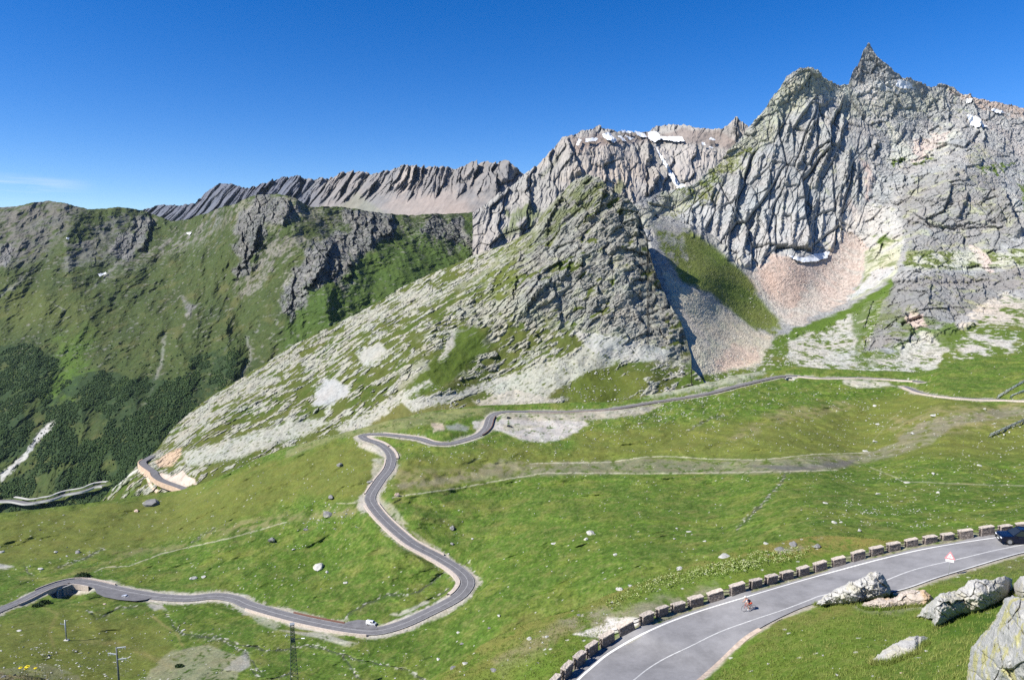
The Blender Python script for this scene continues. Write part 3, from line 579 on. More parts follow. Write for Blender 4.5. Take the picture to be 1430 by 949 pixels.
    cv.p(s4, (0.44, 0.40, 0.345)); cv.p(s4*sstep(0, .5, -n3), (0.24, 0.23, 0.17), .5)
    cv.p(poly(x, y, [(1330, 478), (1390, 470), (1425, 482), (1400, 500), (1350, 500)], 5)*sstep(-.25, .2, n2+n3*.4), (0.42, 0.40, 0.37), .9)
    cv.p(poly(x, y, [(1362, 505), (1392, 498), (1388, 508), (1372, 512)], 2), (0.48, 0.46, 0.43), .8)
    bl = lo*sstep(.22, .48, fbm(X/7, Z/4, 4, 146)+.2*n1)*sstep(400, 470, py); cv.p(bl, (0.42, 0.41, 0.37), .8)
    # grass band and slabs right of the fan
    cv.p(poly(px+n2*3, py+n2*3, [(1078, 478), (1112, 458), (1160, 440), (1205, 420), (1246, 392), (1250, 400), (1215, 424), (1165, 452), (1118, 470), (1085, 486)], 2), (0.070, 0.115, 0.018))
    sl = poly(px+n2*3, py+n2*3, [(1208, 350), (1240, 335), (1262, 330), (1258, 352), (1248, 388), (1205, 414), (1186, 418), (1206, 392)], 3)
    cv.p(sl, (0.36, 0.36, 0.27)); cv.p(sl*sstep(.0, .4, n2+n3*.3), (0.085, 0.115, 0.03), .8)
    cv.p(poly(px+n3*2, py+n3*2, [(1222, 375), (1248, 372), (1250, 378), (1228, 398), (1182, 420), (1196, 408)], 1.5), (0.52, 0.515, 0.50)); cv.p(stroke(px, py+n3*2, [(1232, 352), (1250, 342), (1262, 337)], 2.5), (0.5, 0.49, 0.46))
    cv.p(poly(x, y, [(1222, 335), (1236, 327), (1242, 336), (1230, 345)], 2), (0.07, 0.11, 0.02))
    # spur: darker rock, ledges of grass
    sp = (1-E.soft)*poly(px+n2*5, py+n2*5, [(1262, 262), (1300, 244), (1345, 236), (1385, 250), (1412, 275), (1430, 318), (1400, 345), (1330, 350), (1268, 350), (1256, 310)], 5)
    cv.p(sp, (0.195, 0.193, 0.188), .85); cv.p(sp*sstep(.25, .6, n1*.6+n3*.5), (0.11, 0.12, 0.05), .55)
    cv.p(sp*sstep(.1, .6, n2), (0.30, 0.31, 0.20), .5)
    led = poly(px+n2*4, py+n2*3, [(1268, 350), (1300, 350), (1340, 352), (1405, 352), (1440, 342), (1470, 330), (1470, 372), (1420, 372), (1350, 376), (1285, 378), (1262, 372)], 3)
    cv.p(led, (0.37, 0.37, 0.31)); cv.p(led*sstep(-.35, .1, n2+n3*.35), (0.080, 0.105, 0.022), .95)
    cv.p(poly(x, y, [(1362, 352), (1378, 358), (1392, 372), (1388, 384), (1372, 372)], 2), (0.50, 0.42, 0.38), .9)
    cv.p(poly(x, y, [(1338, 362), (1372, 358), (1380, 370), (1350, 374)], 3), (0.4, 0.4, 0.35), .7)
    lc = poly(px+n2*4, py+n2*4, [(1248, 398), (1290, 385), (1340, 382), (1470, 376), (1470, 405), (1400, 408), (1350, 440), (1322, 452), (1270, 470), (1245, 485), (1206, 492), (1226, 450), (1236, 420)], 3)
    cv.p(lc, (0.170, 0.167, 0.162), .88); cv.p(lc*sstep(.15, .6, n2+.2*n3), (0.33, 0.31, 0.28), .5); cv.p(lc*sstep(-.05, .4, n1+n3*.4+n2*.3)*sstep(415, 450, py), (0.085, 0.11, 0.03), .8); cv.p(lc*sstep(.3, .6, n2+n3*.5), (0.10, 0.115, 0.045), .6)
    cv.p(poly(x, y, [(1268, 448), (1290, 446), (1296, 456), (1286, 468), (1272, 462)], 2), (0.40, 0.31, 0.27), .9)
    cv.p(poly(x, y, [(1195, 420), (1230, 418), (1222, 455), (1200, 478), (1192, 500), (1215, 498), (1250, 488), (1262, 476), (1335, 450), (1330, 458), (1280, 478), (1240, 500), (1196, 508), (1190, 480)], 4)*sstep(-.5, .0, n2+n3*.3), (0.068, 0.108, 0.02), .9)
    cv.p(poly(x, y, [(1296, 470), (1330, 452), (1345, 470), (1325, 505), (1340, 520), (1318, 520), (1330, 490)], 3), (0.068, 0.108, 0.018), .9)
    cv.p((1-E.soft)*sstep(.55, .8, n2+n1*.5), (0.28, 0.285, 0.19), .5)
    bare_ = np.clip(cv.c[:, 0]/.2-.6, 0, 1)*E.soft
    cv.mulv(1-bare_*.34*E_sp)
    cv.mulv(1-bare_*.25*sstep(.1, .5, -n3))
    cv.mulv(1+.10*(1-E.soft)); cv.tame(.35, 2.4)
    cv.p(poly(px+n2*2, py+n3*1.5, [(1188, 124), (1214, 119), (1230, 117), (1252, 111), (1268, 117), (1282, 125), (1262, 130), (1240, 125), (1222, 131), (1205, 134), (1192, 131)], 1.2), (0.50, 0.49, 0.46), .85)
top_E = jag(lin([(860, 320), (885, 285), (900, 278), (930, 270), (958, 264), (975, 254), (1000, 232), (1030, 200), (1046, 180), (1060, 162), (1072, 148), (1080, 133), (1090, 122), (1098, 108), (1114, 101), (1130, 97), (1142, 102), (1152, 108), (1160, 115), (1172, 118), (1185, 120), (1190, 104), (1197, 92), (1206, 70), (1213, 62), (1218, 68), (1227, 83), (1240, 92), (1248, 100), (1262, 110), (1278, 116), (1300, 122), (1312, 119), (1330, 124), (1342, 132), (1362, 138), (1390, 144), (1410, 148), (1418, 150), (1440, 151), (1480, 152)]), 1.8, 8, 12)
E_ctrl = [(860, 320, 1010), (890, 284, 1100), (880, 360, 905), (860, 450, 820), (930, 300, 1120), (958, 264, 1150), (1000, 232, 1190), (1050, 175, 1220), (1090, 118, 1240), (1130, 98, 1270), (1185, 120, 1330), (1213, 66, 1350), (1250, 103, 1360), (1300, 123, 1400), (1430, 150, 1450), (1480, 152, 1450),
          (905, 328, 945), (922, 350, 905), (953, 393, 862), (949, 416, 814), (955, 440, 796), (971, 482, 748), (970, 502, 722), (985, 380, 915), (1005, 440, 862), (1025, 500, 762), (1000, 540, 690), (1080, 450, 915), (1050, 385, 1020), (1000, 340, 1070), (1100, 370, 1050), (1130, 362, 1075), (1200, 340, 1125), (1160, 440, 930), (1100, 490, 790), (1100, 522, 700),
          (1200, 400, 1010), (1240, 330, 1090), (1300, 200, 1300), (1200, 200, 1240), (1100, 250, 1160), (1030, 280, 1130), (1330, 245, 1140), (1400, 300, 1060), (1255, 370, 970), (1300, 400, 880), (1270, 480, 750), (1430, 410, 830), (1230, 440, 850),
          (1200, 515, 690), (1430, 490, 660), (1430, 230, 1270), (1440, 345, 980), (1290, 524, 655), (900, 560, 660), (1100, 560, 600), (1300, 560, 570), (1470, 560, 560), (1350, 350, 1010)]
# ------------------------------------------------------------------ C: the rocky knoll in the middle
class Cc: pass
C_SCREE = [[(436, 566), (442, 548), (452, 530), (468, 530), (478, 538), (490, 540), (486, 550), (470, 560), (458, 566)], [(498, 497), (508, 488), (530, 478), (540, 490), (528, 500), (520, 508), (508, 514), (504, 504)], [(612, 505), (632, 462), (636, 468), (634, 484), (620, 502)],
    [(255, 632), (330, 612), (400, 590), (440, 585), (460, 590), (430, 605), (330, 640), (262, 650)], [(470, 600), (520, 570), (560, 548), (600, 530), (602, 536), (570, 556), (540, 578), (500, 606)],
    [(560, 560), (640, 548), (680, 532), (720, 520), (722, 526), (690, 540), (640, 556), (575, 575)], [(690, 540), (760, 505), (800, 500), (830, 465), (850, 470), (890, 478), (930, 490), (925, 505), (870, 500), (850, 512), (820, 520), (780, 545), (740, 572), (690, 572)],
    [(219, 664), (226, 660), (240, 664), (256, 657), (272, 668), (274, 675), (252, 682), (238, 680), (226, 676)], [(785, 558), (800, 530), (835, 512), (860, 516), (885, 540), (862, 562), (820, 566)], [(565, 545), (600, 505), (640, 460), (665, 455), (690, 480), (650, 515), (620, 545), (570, 560)]]
def relief_C(px, py, P, d):
    X, Z = P[:, 0], P[:, 2]*.85+(P[:, 1]-800)*.5
    ca, sa = math.cos(math.radians(36)), math.sin(math.radians(36))
    q1 = X*ca+Z*sa; q2 = -X*sa+Z*ca; Cc.q = (q1, q2)
    crag = poly(px+fbm(px/20, py/20, 3, 151)*12, py+fbm(px/20, py/20, 3, 152)*12, [(742, 335), (775, 290), (815, 245), (850, 250), (900, 292), (925, 350), (950, 420), (968, 500), (940, 500), (880, 480), (820, 462), (760, 440), (720, 420), (725, 370)], 18)
    Cc.crag = crag
    lump = fbm(q1/24, q2/8, 4, 153)*.75+fbm(q1/9, q2/3.4, 3, 154)*.5
    dens = np.interp(px, [140, 260, 420, 560, 700, 1000], [-.12, -.08, -.08, -.08, -.1, -.12])
    big = fbm(X/55, Z/45, 3, 155)
    bare = 0*px
    for q, k in [([(150, 690), (225, 600), (310, 545), (400, 490), (560, 405), (700, 345), (740, 330), (745, 350), (640, 400), (560, 440), (420, 520), (300, 590), (240, 640)], .38),
                 ([(600, 455), (700, 400), (740, 420), (760, 470), (700, 520), (640, 500)], .2), ([(640, 430), (700, 420), (700, 470), (650, 480)], .3),
                 ([(570, 470), (680, 455), (640, 540), (560, 545), (600, 500)], -.75), ([(640, 440), (660, 380), (730, 350), (740, 400), (700, 420)], -.15), ([(690, 470), (640, 530), (600, 545), (620, 500), (650, 470)], -.3), ([(780, 545), (840, 512), (890, 530), (880, 560), (800, 565)], -.9), ([(520, 590), (600, 550), (680, 560), (640, 600), (520, 610)], -.6)]:
        bare = bare+poly(px, py, q, 12)*k
    Cc.rk = np.clip(np.maximum(sstep(-.04, .10, lump+dens+bare*.8+big*.38), crag*sstep(-.50, -.26, lump*.8+big*.55)), 0, 1)
    Cc.scree = 0*px
    for q in C_SCREE: Cc.scree = np.maximum(Cc.scree, poly(px, py, q, 4))
    Cc.rk0 = Cc.rk; Cc.rk = Cc.rk*(1-.8*Cc.scree)
    lsl = (1-crag)*(1-Cc.scree)*poly(px+noise(X/20, Z/20, 650)*9, py+noise(X/20, Z/20, 651)*7, [(600, 450), (660, 400), (720, 350), (745, 400), (765, 470), (720, 530), (640, 520), (600, 540), (560, 520), (590, 480)], 12); fL, eL = facet((X+.5*Z)/13, (Z-.5*X)/6, 652, .6)
    Cc.rk = np.maximum(Cc.rk*(1-.3*lsl), lsl*sstep(.02, .10, eL)*(rnd2((X+.5*Z)/21, (Z-.5*X)/17, 653) > -1)*sstep(-.25, .05, lump+.35*big+fL*.3-.1))
    h = np.clip(lump+.25, 0, 1.3)+lsl*fL*1.6
    u = q2+fbm(q1/30, q2/30, 3, 156)*6
    jj = noise(X/18, Z/18, 611)*4; fc1, ed1 = facet((q1+jj)/11, (q2+jj)/4.5, 612, .4); fc2, ed2 = facet((q1+jj)/4.4, q2/2.2, 613, .3); fc3, ed3 = facet((q1+jj*2)/26, (q2-jj)/13, 614, .5)
    g = Cc.rk*(h*2.2+fc1*1.6+fc2*.45+ridged(q1/11, q2/5.5, 2, 157)*.35+fbm(q1/3, q2/1.6, 3, 158)*.15)
    cr1 = crease(noise(q1/16+noise(q1/9, q2/9, 181)*.4, q2/5.5, 182), .09)*1.6+crease(noise(q1/7, q2/3, 183), .10)*.7+crease(noise(X/9, Z/22, 184), .06)*1.5
    g -= Cc.rk*cr1*(.35+.2*crag)
    g += crag*(fc3*6.5-np.clip(.08-ed3, 0, .08)*26+saw(-u/26+fbm(q1/60, q2/60, 2, 159)*1.5, .2)*1.2+ridged(q1/40, q2/20, 2, 160)*2.2+saw((X+.25*Z)/44+fbm(X/60, Z/60, 3, 161)*.9, .16)*3)
    g += fbm(X/60, Z/60, 4, 162)*5+fbm(X/10, Z/10, 3, 163)*.9+ridged((X-.5*Z)/120, Z/160, 3, 164)*8*(1-crag)
    for pts, w_, a in [([(788, 277), (770, 300), (760, 330)], 16, 14), ([(848, 262), (836, 290), (820, 312)], 16, 13), ([(888, 300), (890, 330)], 20, 16), ([(772, 390), (742, 420), (730, 445)], 14, 12), ([(835, 420), (826, 440)], 12, 9), ([(722, 385), (715, 420)], 10, 10), ([(800, 360), (780, 400)], 12, 8),]:
        g += cliff(px+fbm(px/6, py/6, 3, 165)*4, py+fbm(px/6, py/6, 3, 166)*3, pts, w_)*a*.6
    g -= poly(px, py, [(800, 470), (880, 490), (930, 505), (900, 560), (780, 560), (760, 500)], 16)*0
    g += np.exp(-((px-905)/26)**2-((py-535)/16)**2)*12+np.exp(-((px-845)/40)**2-((py-545)/22)**2)*7
    return g
def paint_C(px, py, P, disp, cv):
    X, Z = P[:, 0], P[:, 2]*.85+(P[:, 1]-800)*.5; q1, q2 = Cc.q
    n1 = fbm(X/50, Z/50, 4, 171); n2 = fbm(q1/16, q2/9, 4, 172); n3 = fbm(q1/4.5, q2/3, 3, 173)
    x = px+n2*6; y = py+n2*5
    cv.p(np.ones_like(px), (0.070, 0.086, 0.020)); cv.p(sstep(-.1, .6, n1), (0.046, 0.074, 0.012), .8); cv.p(sstep(.0, .8, n2), (0.098, 0.100, 0.032), .6)
    gs = poly(x, y, [(565, 545), (600, 505), (640, 460), (665, 455), (690, 480), (650, 515), (620, 545), (570, 560)], 6); cv.p(gs, (0.058, 0.092, 0.014), .7)
    cv.p(poly(x, y, [(790, 555), (800, 530), (835, 512), (860, 516), (885, 540), (862, 560), (820, 566)], 4), (0.070, 0.090, 0.016), .95)
    cv.p(poly(x, y, [(870, 520), (900, 520), (935, 545), (900, 562), (870, 555)], 4), (0.085, 0.098, 0.02), .7)
    cv.p(poly(x, y, [(500, 600), (560, 565), (620, 560), (690, 570), (660, 600), (600, 612), (540, 605)], 6), (0.115, 0.112, 0.036), .8)
    cv.p(poly(x, y, [(958, 500), (990, 530), (985, 545), (940, 540)], 4), (0.06, 0.1, 0.014), .8)
    r = Cc.rk
    cv.p(r, (0.30, 0.298, 0.245)); cv.p(r*sstep(-.2, .6, n3+n2*.4), (0.40, 0.392, 0.32), .7); cv.p(r*sstep(.0, .6, -n2), (0.22, 0.215, 0.19), .6)
    up = r*poly(x, y, [(220, 630), (310, 548), (400, 490), (470, 452), (480, 470), (400, 520), (300, 600), (240, 650)], 8); cv.p(up, (0.27, 0.265, 0.22), .6)
    c = Cc.crag*r
    cv.p(c, (0.225, 0.223, 0.207), .8); cv.p(c*sstep(.0, .7, n3), (0.32, 0.315, 0.27), .65); cv.p(c*sstep(.2, .8, n1+n2*.4), (0.33, 0.33, 0.25), .5); cv.p(c*sstep(.15, .6, -n2-.3*n3), (0.13, 0.128, 0.12), .6); cv.p(c*sstep(.3, .7, n2+n1*.5), (0.32, 0.325, 0.20), .4)
    cv.p(Cc.crag*poly(x, y, [(752, 335), (778, 285), (818, 248), (850, 262), (830, 290), (790, 310), (770, 345)], 4)*sstep(-.3, .1, n2+n3*.4), (0.090, 0.112, 0.024), .75)
    cv.p(poly(x, y, [(665, 400), (700, 350), (748, 322), (752, 350), (728, 372), (720, 400), (690, 430)], 6)*sstep(-.15, .15, n2), (0.095, 0.115, 0.022), .7)
    # bare slabs and bands of debris
    for q, cc, k in [([(436, 566), (442, 548), (452, 530), (468, 530), (478, 538), (490, 540), (486, 550), (470, 560), (458, 566)], (0.47, 0.47, 0.46), 1), ([(455, 570), (466, 563), (456, 577)], (0.52, 0.51, 0.46), 1),
                     ([(498, 497), (508, 488), (530, 478), (540, 490), (528, 500), (520, 508), (508, 514), (504, 504)], (0.44, 0.435, 0.39), 1), ([(612, 505), (632, 462), (636, 468), (634, 484), (620, 502)], (0.44, 0.41, 0.36), .9),
                     ([(255, 632), (330, 612), (400, 590), (440, 585), (460, 590), (430, 605), (330, 640), (262, 650)], (0.43, 0.425, 0.38), .8),
                     ([(470, 600), (520, 570), (560, 548), (600, 530), (602, 536), (570, 556), (540, 578), (500, 606)], (0.45, 0.44, 0.39), .85),
                     ([(560, 560), (640, 548), (680, 532), (720, 520), (722, 526), (690, 540), (640, 556), (575, 575)], (0.47, 0.455, 0.41), .85),
                     ([(690, 540), (760, 505), (800, 500), (830, 465), (850, 470), (890, 478), (930, 490), (925, 505), (870, 500), (850, 512), (820, 520), (780, 545), (740, 572), (690, 572)], (0.42, 0.42, 0.365), .85),
                     ([(800, 462), (900, 478), (936, 492), (930, 505), (880, 505), (830, 495)], (0.47, 0.465, 0.44), .75), ([(660, 560), (720, 545), (780, 560), (780, 574), (680, 576)], (0.44, 0.40, 0.34), .7),
                     ([(590, 500), (560, 530), (545, 545), (560, 545), (600, 515)], (0.42, 0.40, 0.36), .4), ([(560, 440), (700, 360), (720, 350), (700, 372), (600, 425)], (0.40, 0.39, 0.34), .3)]:
        mk = poly(px+n3*3+n2*3, py+n3*3+n2*2, q, 2.5); cv.p(mk*(sstep(-.9, -.1, n3+n2*.3) if k < 1 else 1), cc, k*.92)
    scl = Cc.scree*np.clip(cv.c[:, 0]/.2-.6, 0, 1); cv.mulv(1-.3*scl*sstep(.1, .5, -n3)); cv.mulv(1-.3*scl*sstep(.1, .5, fbm(X/1.8, Z/1.8, 2, 174)))
    cv.mulv(1-.12*Cc.rk0); cv.tame(.27, 2.6)
    # tip: red-brown broken bank, cut bank by the road
    cv.p(poly(px+n3*2, py+n3*2, [(216, 645), (236, 632), (254, 625), (252, 636), (240, 650), (222, 652)], 2), (0.42, 0.31, 0.22), .9)
    cv.p(poly(px+n3*1.5, py+n3*1.5, [(219, 664), (226, 660), (240, 664), (256, 657), (262, 664), (272, 668), (274, 675), (252, 682), (238, 680), (226, 676)], 1), (0.46, 0.39, 0.33))
    cv.p(poly(px, py, [(193, 652), (200, 655), (212, 662), (208, 666), (214, 680), (222, 684), (218, 688), (208, 678), (204, 666), (194, 658)], 1.2), (0.56, 0.44, 0.34))
    cv.p(stroke(px+n3, py, [(192, 656), (176, 666), (164, 676), (158, 682)], 1.8), (0.48, 0.47, 0.43), .9)
    cv.p(poly(px+n3*3, py+n3*3, [(150, 700), (160, 680), (190, 662), (200, 682), (185, 698)], 3)*sstep(.1, -.1, n2), (0.06, 0.1, 0.02), .7)
top_C = jag(lin([(120, 730), (134, 712), (142, 698), (158, 682), (176, 668), (192, 650), (206, 640), (220, 628), (240, 600), (262, 580), (290, 556), (320, 538), (350, 520), (372, 508), (395, 492), (430, 474), (470, 454), (520, 428), (560, 405), (600, 385), (640, 368), (680, 352), (710, 341), (740, 325), (755, 306), (770, 290), (785, 272), (800, 256), (822, 247), (838, 252), (846, 262), (862, 272), (880, 284), (892, 296), (897, 315), (903, 330), (906, 352), (916, 384), (929, 412), (940, 434), (950, 450), (959, 475), (966, 500), (964, 515), (984, 535), (1000, 548), (1020, 552)]), 1.8, 7, 17)
bot_C = lin([(120, 745), (200, 740), (300, 720), (400, 690), (500, 650), (600, 620), (700, 600), (850, 590), (1020, 565)])
C_ctrl = [(130, 715, 705), (150, 700, 700), (192, 652, 715), (220, 628, 760), (310, 545, 840), (400, 490, 880), (560, 405, 920), (700, 345, 900), (740, 325, 885), (820, 248, 870), (892, 296, 850), (916, 387, 800), (929, 414, 785), (950, 448, 760), (959, 476, 742), (968, 502, 716), (1020, 552, 640),
          (270, 660, 655), (250, 685, 655), (210, 665, 685), (215, 700, 660), (400, 612, 675), (500, 590, 660), (600, 570, 640), (690, 560, 655), (870, 566, 628), (960, 540, 650), (600, 480, 725), (740, 450, 740), (820, 480, 705), (820, 400, 765), (740, 400, 765),
          (910, 480, 712), (880, 400, 765), (300, 720, 610), (500, 650, 600), (700, 600, 590), (900, 590, 600), (820, 320, 820), (500, 500, 770), (400, 540, 780)]
# ------------------------------------------------------------------ roads as they run through the view
R1 = [(-40, 872), (0, 853), (31, 840), (61, 825), (88, 816), (112, 814), (135, 817), (160, 823), (190, 829), (223, 834), (262, 836), (300, 833), (328, 837), (350, 846), (402, 861), (455, 873), (497, 880), (528, 881), (562, 872), (600, 855), (630, 839), (647, 826), (653, 812), (640, 797), (612, 779), (573, 757), (541, 730), (522, 708), (517, 694), (530, 672), (544, 653), (545, 635), (531, 621), (511, 614), (506, 609), (524, 606), (556, 609), (586, 613), (604, 619), (628, 620), (665, 609), (679, 598), (685, 583), (698, 576), (727, 575), (780, 575.5), (812, 574), (855, 571), (906, 563), (981, 551), (1032, 538.5), (1082, 527), (1107, 525), (1146, 528.5), (1193, 527.5), (1239, 530), (1287, 533)]
R2 = [(1262, 540), (1270, 543), (1285, 549), (1309, 553), (1355, 557.5), (1400, 559), (1431, 560), (1475, 560)]
R3 = [(214, 639), (206, 644), (199, 650), (207, 657), (215, 662), (217, 668), (226, 675), (246, 682), (262, 688)]
R4 = [(-40, 700), (0, 694), (60, 688), (110, 680), (138, 674), (152, 672)]
B_ctrl = zc([(-60, 990, -160), (0, 949, -163), (300, 949, -168), (600, 949, -163), (0, 853, -182), (112, 815, -190), (185, 829, -188), (330, 838, -184), (420, 865, -176), (510, 880, -171), (600, 855, -168), (652, 812, -166), (573, 757, -164), (518, 700, -159),
              (546, 650, -153), (508, 611, -151), (604, 618, -147), (685, 590, -142), (727, 575, -139), (855, 571, -134), (981, 551, -126), (1082, 527, -117), (1193, 528, -113), (1287, 533, -110), (1430, 505, -94), (1431, 560, -104), (1310, 553, -109),
              (850, 655, -150), (1200, 640, -134), (1430, 675, -112), (1430, 725, -98), (1130, 752, -110), (900, 808, -130), (700, 870, -151), (0, 720, -200), (150, 702, -204), (250, 684, -203), (0, 780, -194), (300, 740, -186),
              (400, 680, -172), (400, 628, -170), (300, 658, -188), (700, 700, -160), (1000, 700, -140), (1300, 600, -118), (1000, 620, -138), (800, 990, -160), (1100, 880, -116), (1450, 850, -90), (200, 900, -178), (450, 780, -178), (1480, 520, -92), (1620, 500, -84), (1620, 740, -80), (1620, 600, -92), (-150, 720, -205), (-150, 950, -170)])
top_B = lin([(-60, 724), (0, 716), (50, 711), (100, 705), (140, 700), (200, 691), (252, 684), (290, 672), (330, 655), (360, 640), (400, 625), (450, 612), (495, 600), (540, 588), (600, 574), (680, 566), (800, 562), (870, 560), (940, 545), (1000, 532), (1050, 520), (1100, 512), (1160, 515), (1220, 518), (1290, 520), (1340, 505), (1400, 495), (1480, 488)])
bot_B = lin([(-60, 975), (560, 975), (660, 965), (800, 900), (950, 840), (1130, 800), (1300, 790), (1480, 780)])
def relief_B(px, py, P, d):
    X, Y = P[:, 0], P[:, 1]
    g = fbm(X/75, Y/75, 3, 201)*5.0+ridged((X+.2*Y)/85, Y/60, 3, 208)*3.4+fbm((X+.3*Y)/26, Y/24, 3, 202)*4.6+ridged((X-.2*Y)/34, Y/30, 3, 206)*2.0+fbm(X/8, Y/8, 3, 203)*1.15+fbm(X/2.6, Y/2.6, 2, 207)*.2
    g += fbm((X*.5+Y)/5, (X-.5*Y)/16, 3, 205)*.22
    # stream beds, old walls, terraces, hummocks
    for pts, w_, a in streams_B: g -= stroke(px+noise(X/6, Y/6, 9)*2.2, py+noise(X/5, Y/5, 8)*1.3, pts, w_)*a
    for pts, w_, a in humps_B: g += stroke(px, py, pts, w_)*a*1.7
    return g
streams_B = [([(1096, 662), (1090, 676), (1075, 690), (1062, 706), (1045, 722), (1030, 738)], 2.6, 1.3), ([(622, 802), (606, 812), (585, 826), (565, 830), (545, 831), (520, 840), (495, 850), (482, 860)], 2.6, 1.6), ([(1030, 738), (1000, 745), (960, 745)], 2, .4),
             ([(122, 849), (130, 853), (134, 860), (148, 857), (165, 848), (190, 845)], 2.4, 1.7), ([(232, 857), (245, 875), (258, 885), (300, 888), (340, 905), (366, 938)], 2.6, 1.3), ([(300, 885), (330, 895), (360, 900)], 2, .9),
             ([(350, 897), (372, 906), (400, 906), (440, 900), (470, 905), (500, 918), (540, 925), (575, 935), (600, 949)], 2.4, 1.4), ([(475, 905), (490, 930), (505, 949)], 2.2, .9), ([(380, 946), (408, 936)], 2, 1.2), ([(350, 930), (362, 942)], 2, 1),
             ([(80, 792), (100, 785), (120, 778), (145, 765)], 2.4, 1.6), ([(34, 790), (40, 798), (44, 803)], 2, 1.3), ([(268, 757), (285, 745), (300, 738)], 2, .8), ([(642, 789), (655, 782)], 2, 1), ([(655, 648), (668, 640)], 2, 1), ([(547, 664), (556, 655)], 2, 1),
             ([(600, 838), (625, 826)], 3, 1.2), ([(960, 602), (980, 590), (1010, 580)], 2, 1.0), ([(560, 664), (640, 651), (700, 640)], 1.6, .5), ([(600, 870), (560, 885)], 3, .4)]
humps_B = [([(440, 715), (420, 745), (360, 770), (300, 800)], 11, -2.5), ([(560, 690), (700, 668), (840, 662), (1000, 662)], 9, 2.2), ([(620, 700), (700, 720), (800, 716)], 10, 2.0), ([(700, 735), (760, 725), (830, 745)], 9, -1.6), ([(600, 850), (700, 820), (820, 780)], 14, -2.2), ([(120, 830), (140, 880)], 14, 2.2),
           ([(800, 790), (900, 765), (960, 740)], 9, -1.5), ([(560, 690), (600, 672), (680, 655)], 6, -1.2), ([(900, 720), (1000, 735), (1100, 715)], 9, 1.6), ([(1100, 735), (1200, 715), (1300, 705)], 9, -1.4), ([(20, 870), (80, 860), (100, 900)], 12, 1.6), ([(180, 900), (230, 940)], 12, 1.5)]
def road_world(layer_name_D, pts, step=3.0, smooth=8):
    c = resample(pts, step=1.5)
    W = at(c[:, 0], c[:, 1], layer_name_D(c[:, 0], c[:, 1]))
    W = resample(W, step=step)
    k = np.ones(smooth)/smooth
    z = np.convolve(np.pad(W[:, 2], (smooth, smooth), 'edge'), k, 'same')[smooth:-smooth]; W[:, 2] = z
    return W
DB = tps(B_ctrl)
RW1 = road_world(DB, R1); RW2 = road_world(DB, R2)
for W_ in (RW1, RW2): W_[:, 2] += 0.6
def near_line(X, Y, W):
    best = np.full(X.shape, 1e9, f4); z = np.zeros(X.shape, f4); side = np.zeros(X.shape, f4)
    for a, b in zip(W[:-1], W[1:]):
        dx, dy = b[0]-a[0], b[1]-a[1]; l2 = dx*dx+dy*dy+1e-9
        k = np.nonzero((X > min(a[0], b[0])-16) & (X < max(a[0], b[0])+16) & (Y > min(a[1], b[1])-16) & (Y < max(a[1], b[1])+16))[0]
        if len(k) == 0: continue
        t = np.clip(((X[k]-a[0])*dx+(Y[k]-a[1])*dy)/l2, 0, 1); ex = X[k]-(a[0]+t*dx); ey = Y[k]-(a[1]+t*dy)
        d = np.sqrt(ex*ex+ey*ey); m = d < best[k]; kk = k[m]
        best[kk] = d[m]; z[kk] = (a[2]+t*(b[2]-a[2]))[m]; side[kk] = (dx*ey-dy*ex)[m]
    return best, z, side
LAY = [[(131, 823), (138, 832), (165, 839), (195, 838), (205, 834)], [(478, 871), (490, 867), (512, 866), (524, 872)]]
CUTS = []
for cx_, cy_, cw_, ch_ in ((86, 817, 7.5, 4.6), (1101, 525, 4.0, 3.2)):
    x_, y_ = pix(RW1); i_ = int(np.argmin((x_-cx_)**2+(y_-cy_)**2)); d_ = RW1[i_+1]-RW1[i_-1]; a_ = math.atan2(d_[1], d_[0]); CUTS.append((RW1[i_], a_, cw_, ch_))
def bed_B(px, py, V, cv):
    bed_B0(px, py, V, cv)
    for P_, a_, w_, h_ in CUTS:
        nx_, ny_ = math.sin(a_), -math.cos(a_); lx = (V[:, 0]-P_[0])*nx_+(V[:, 1]-P_[1])*ny_-5.2; ly = (V[:, 0]-P_[0])*-ny_+(V[:, 1]-P_[1])*nx_
        k = np.nonzero((lx > 0) & (lx < 26) & (np.abs(ly) < w_/2+6+lx*.2))[0]
        side = np.clip((np.abs(ly[k])-w_/2-.3)/2.2, 0, 4); tz = P_[2]-h_-.4-.05*lx[k]+side*1.6+np.clip(lx[k]-12, 0, 20)*.5
        V[k, 2] = np.minimum(V[k, 2], tz)
def bed_B0(px, py, V, cv):
    X, Y = V[:, 0], V[:, 1]; n = noise(X/3, Y/3, 77)
    for W_ in (RW1, RW2):
        d, z, side = near_line(X, Y, W_)
        t = sstep(5.0, 13.0, d); k = d < 13
        V[k, 2] = (z[k]-0.35-(d[k] > 4.2)*.25)*(1-t[k])+V[k, 2]*t[k]
        cv.p(sstep(6.0, 4.3, d+n*1.4+noise(X/22, Y/22, 6)*1.8), (0.385, 0.355, 0.31)); cv.p(sstep(8.5, 6.5, d+n*2.5)*sstep(-.2, .3, n+noise(X/12, Y/12, 5)), (0.33, 0.31, 0.26), .8)
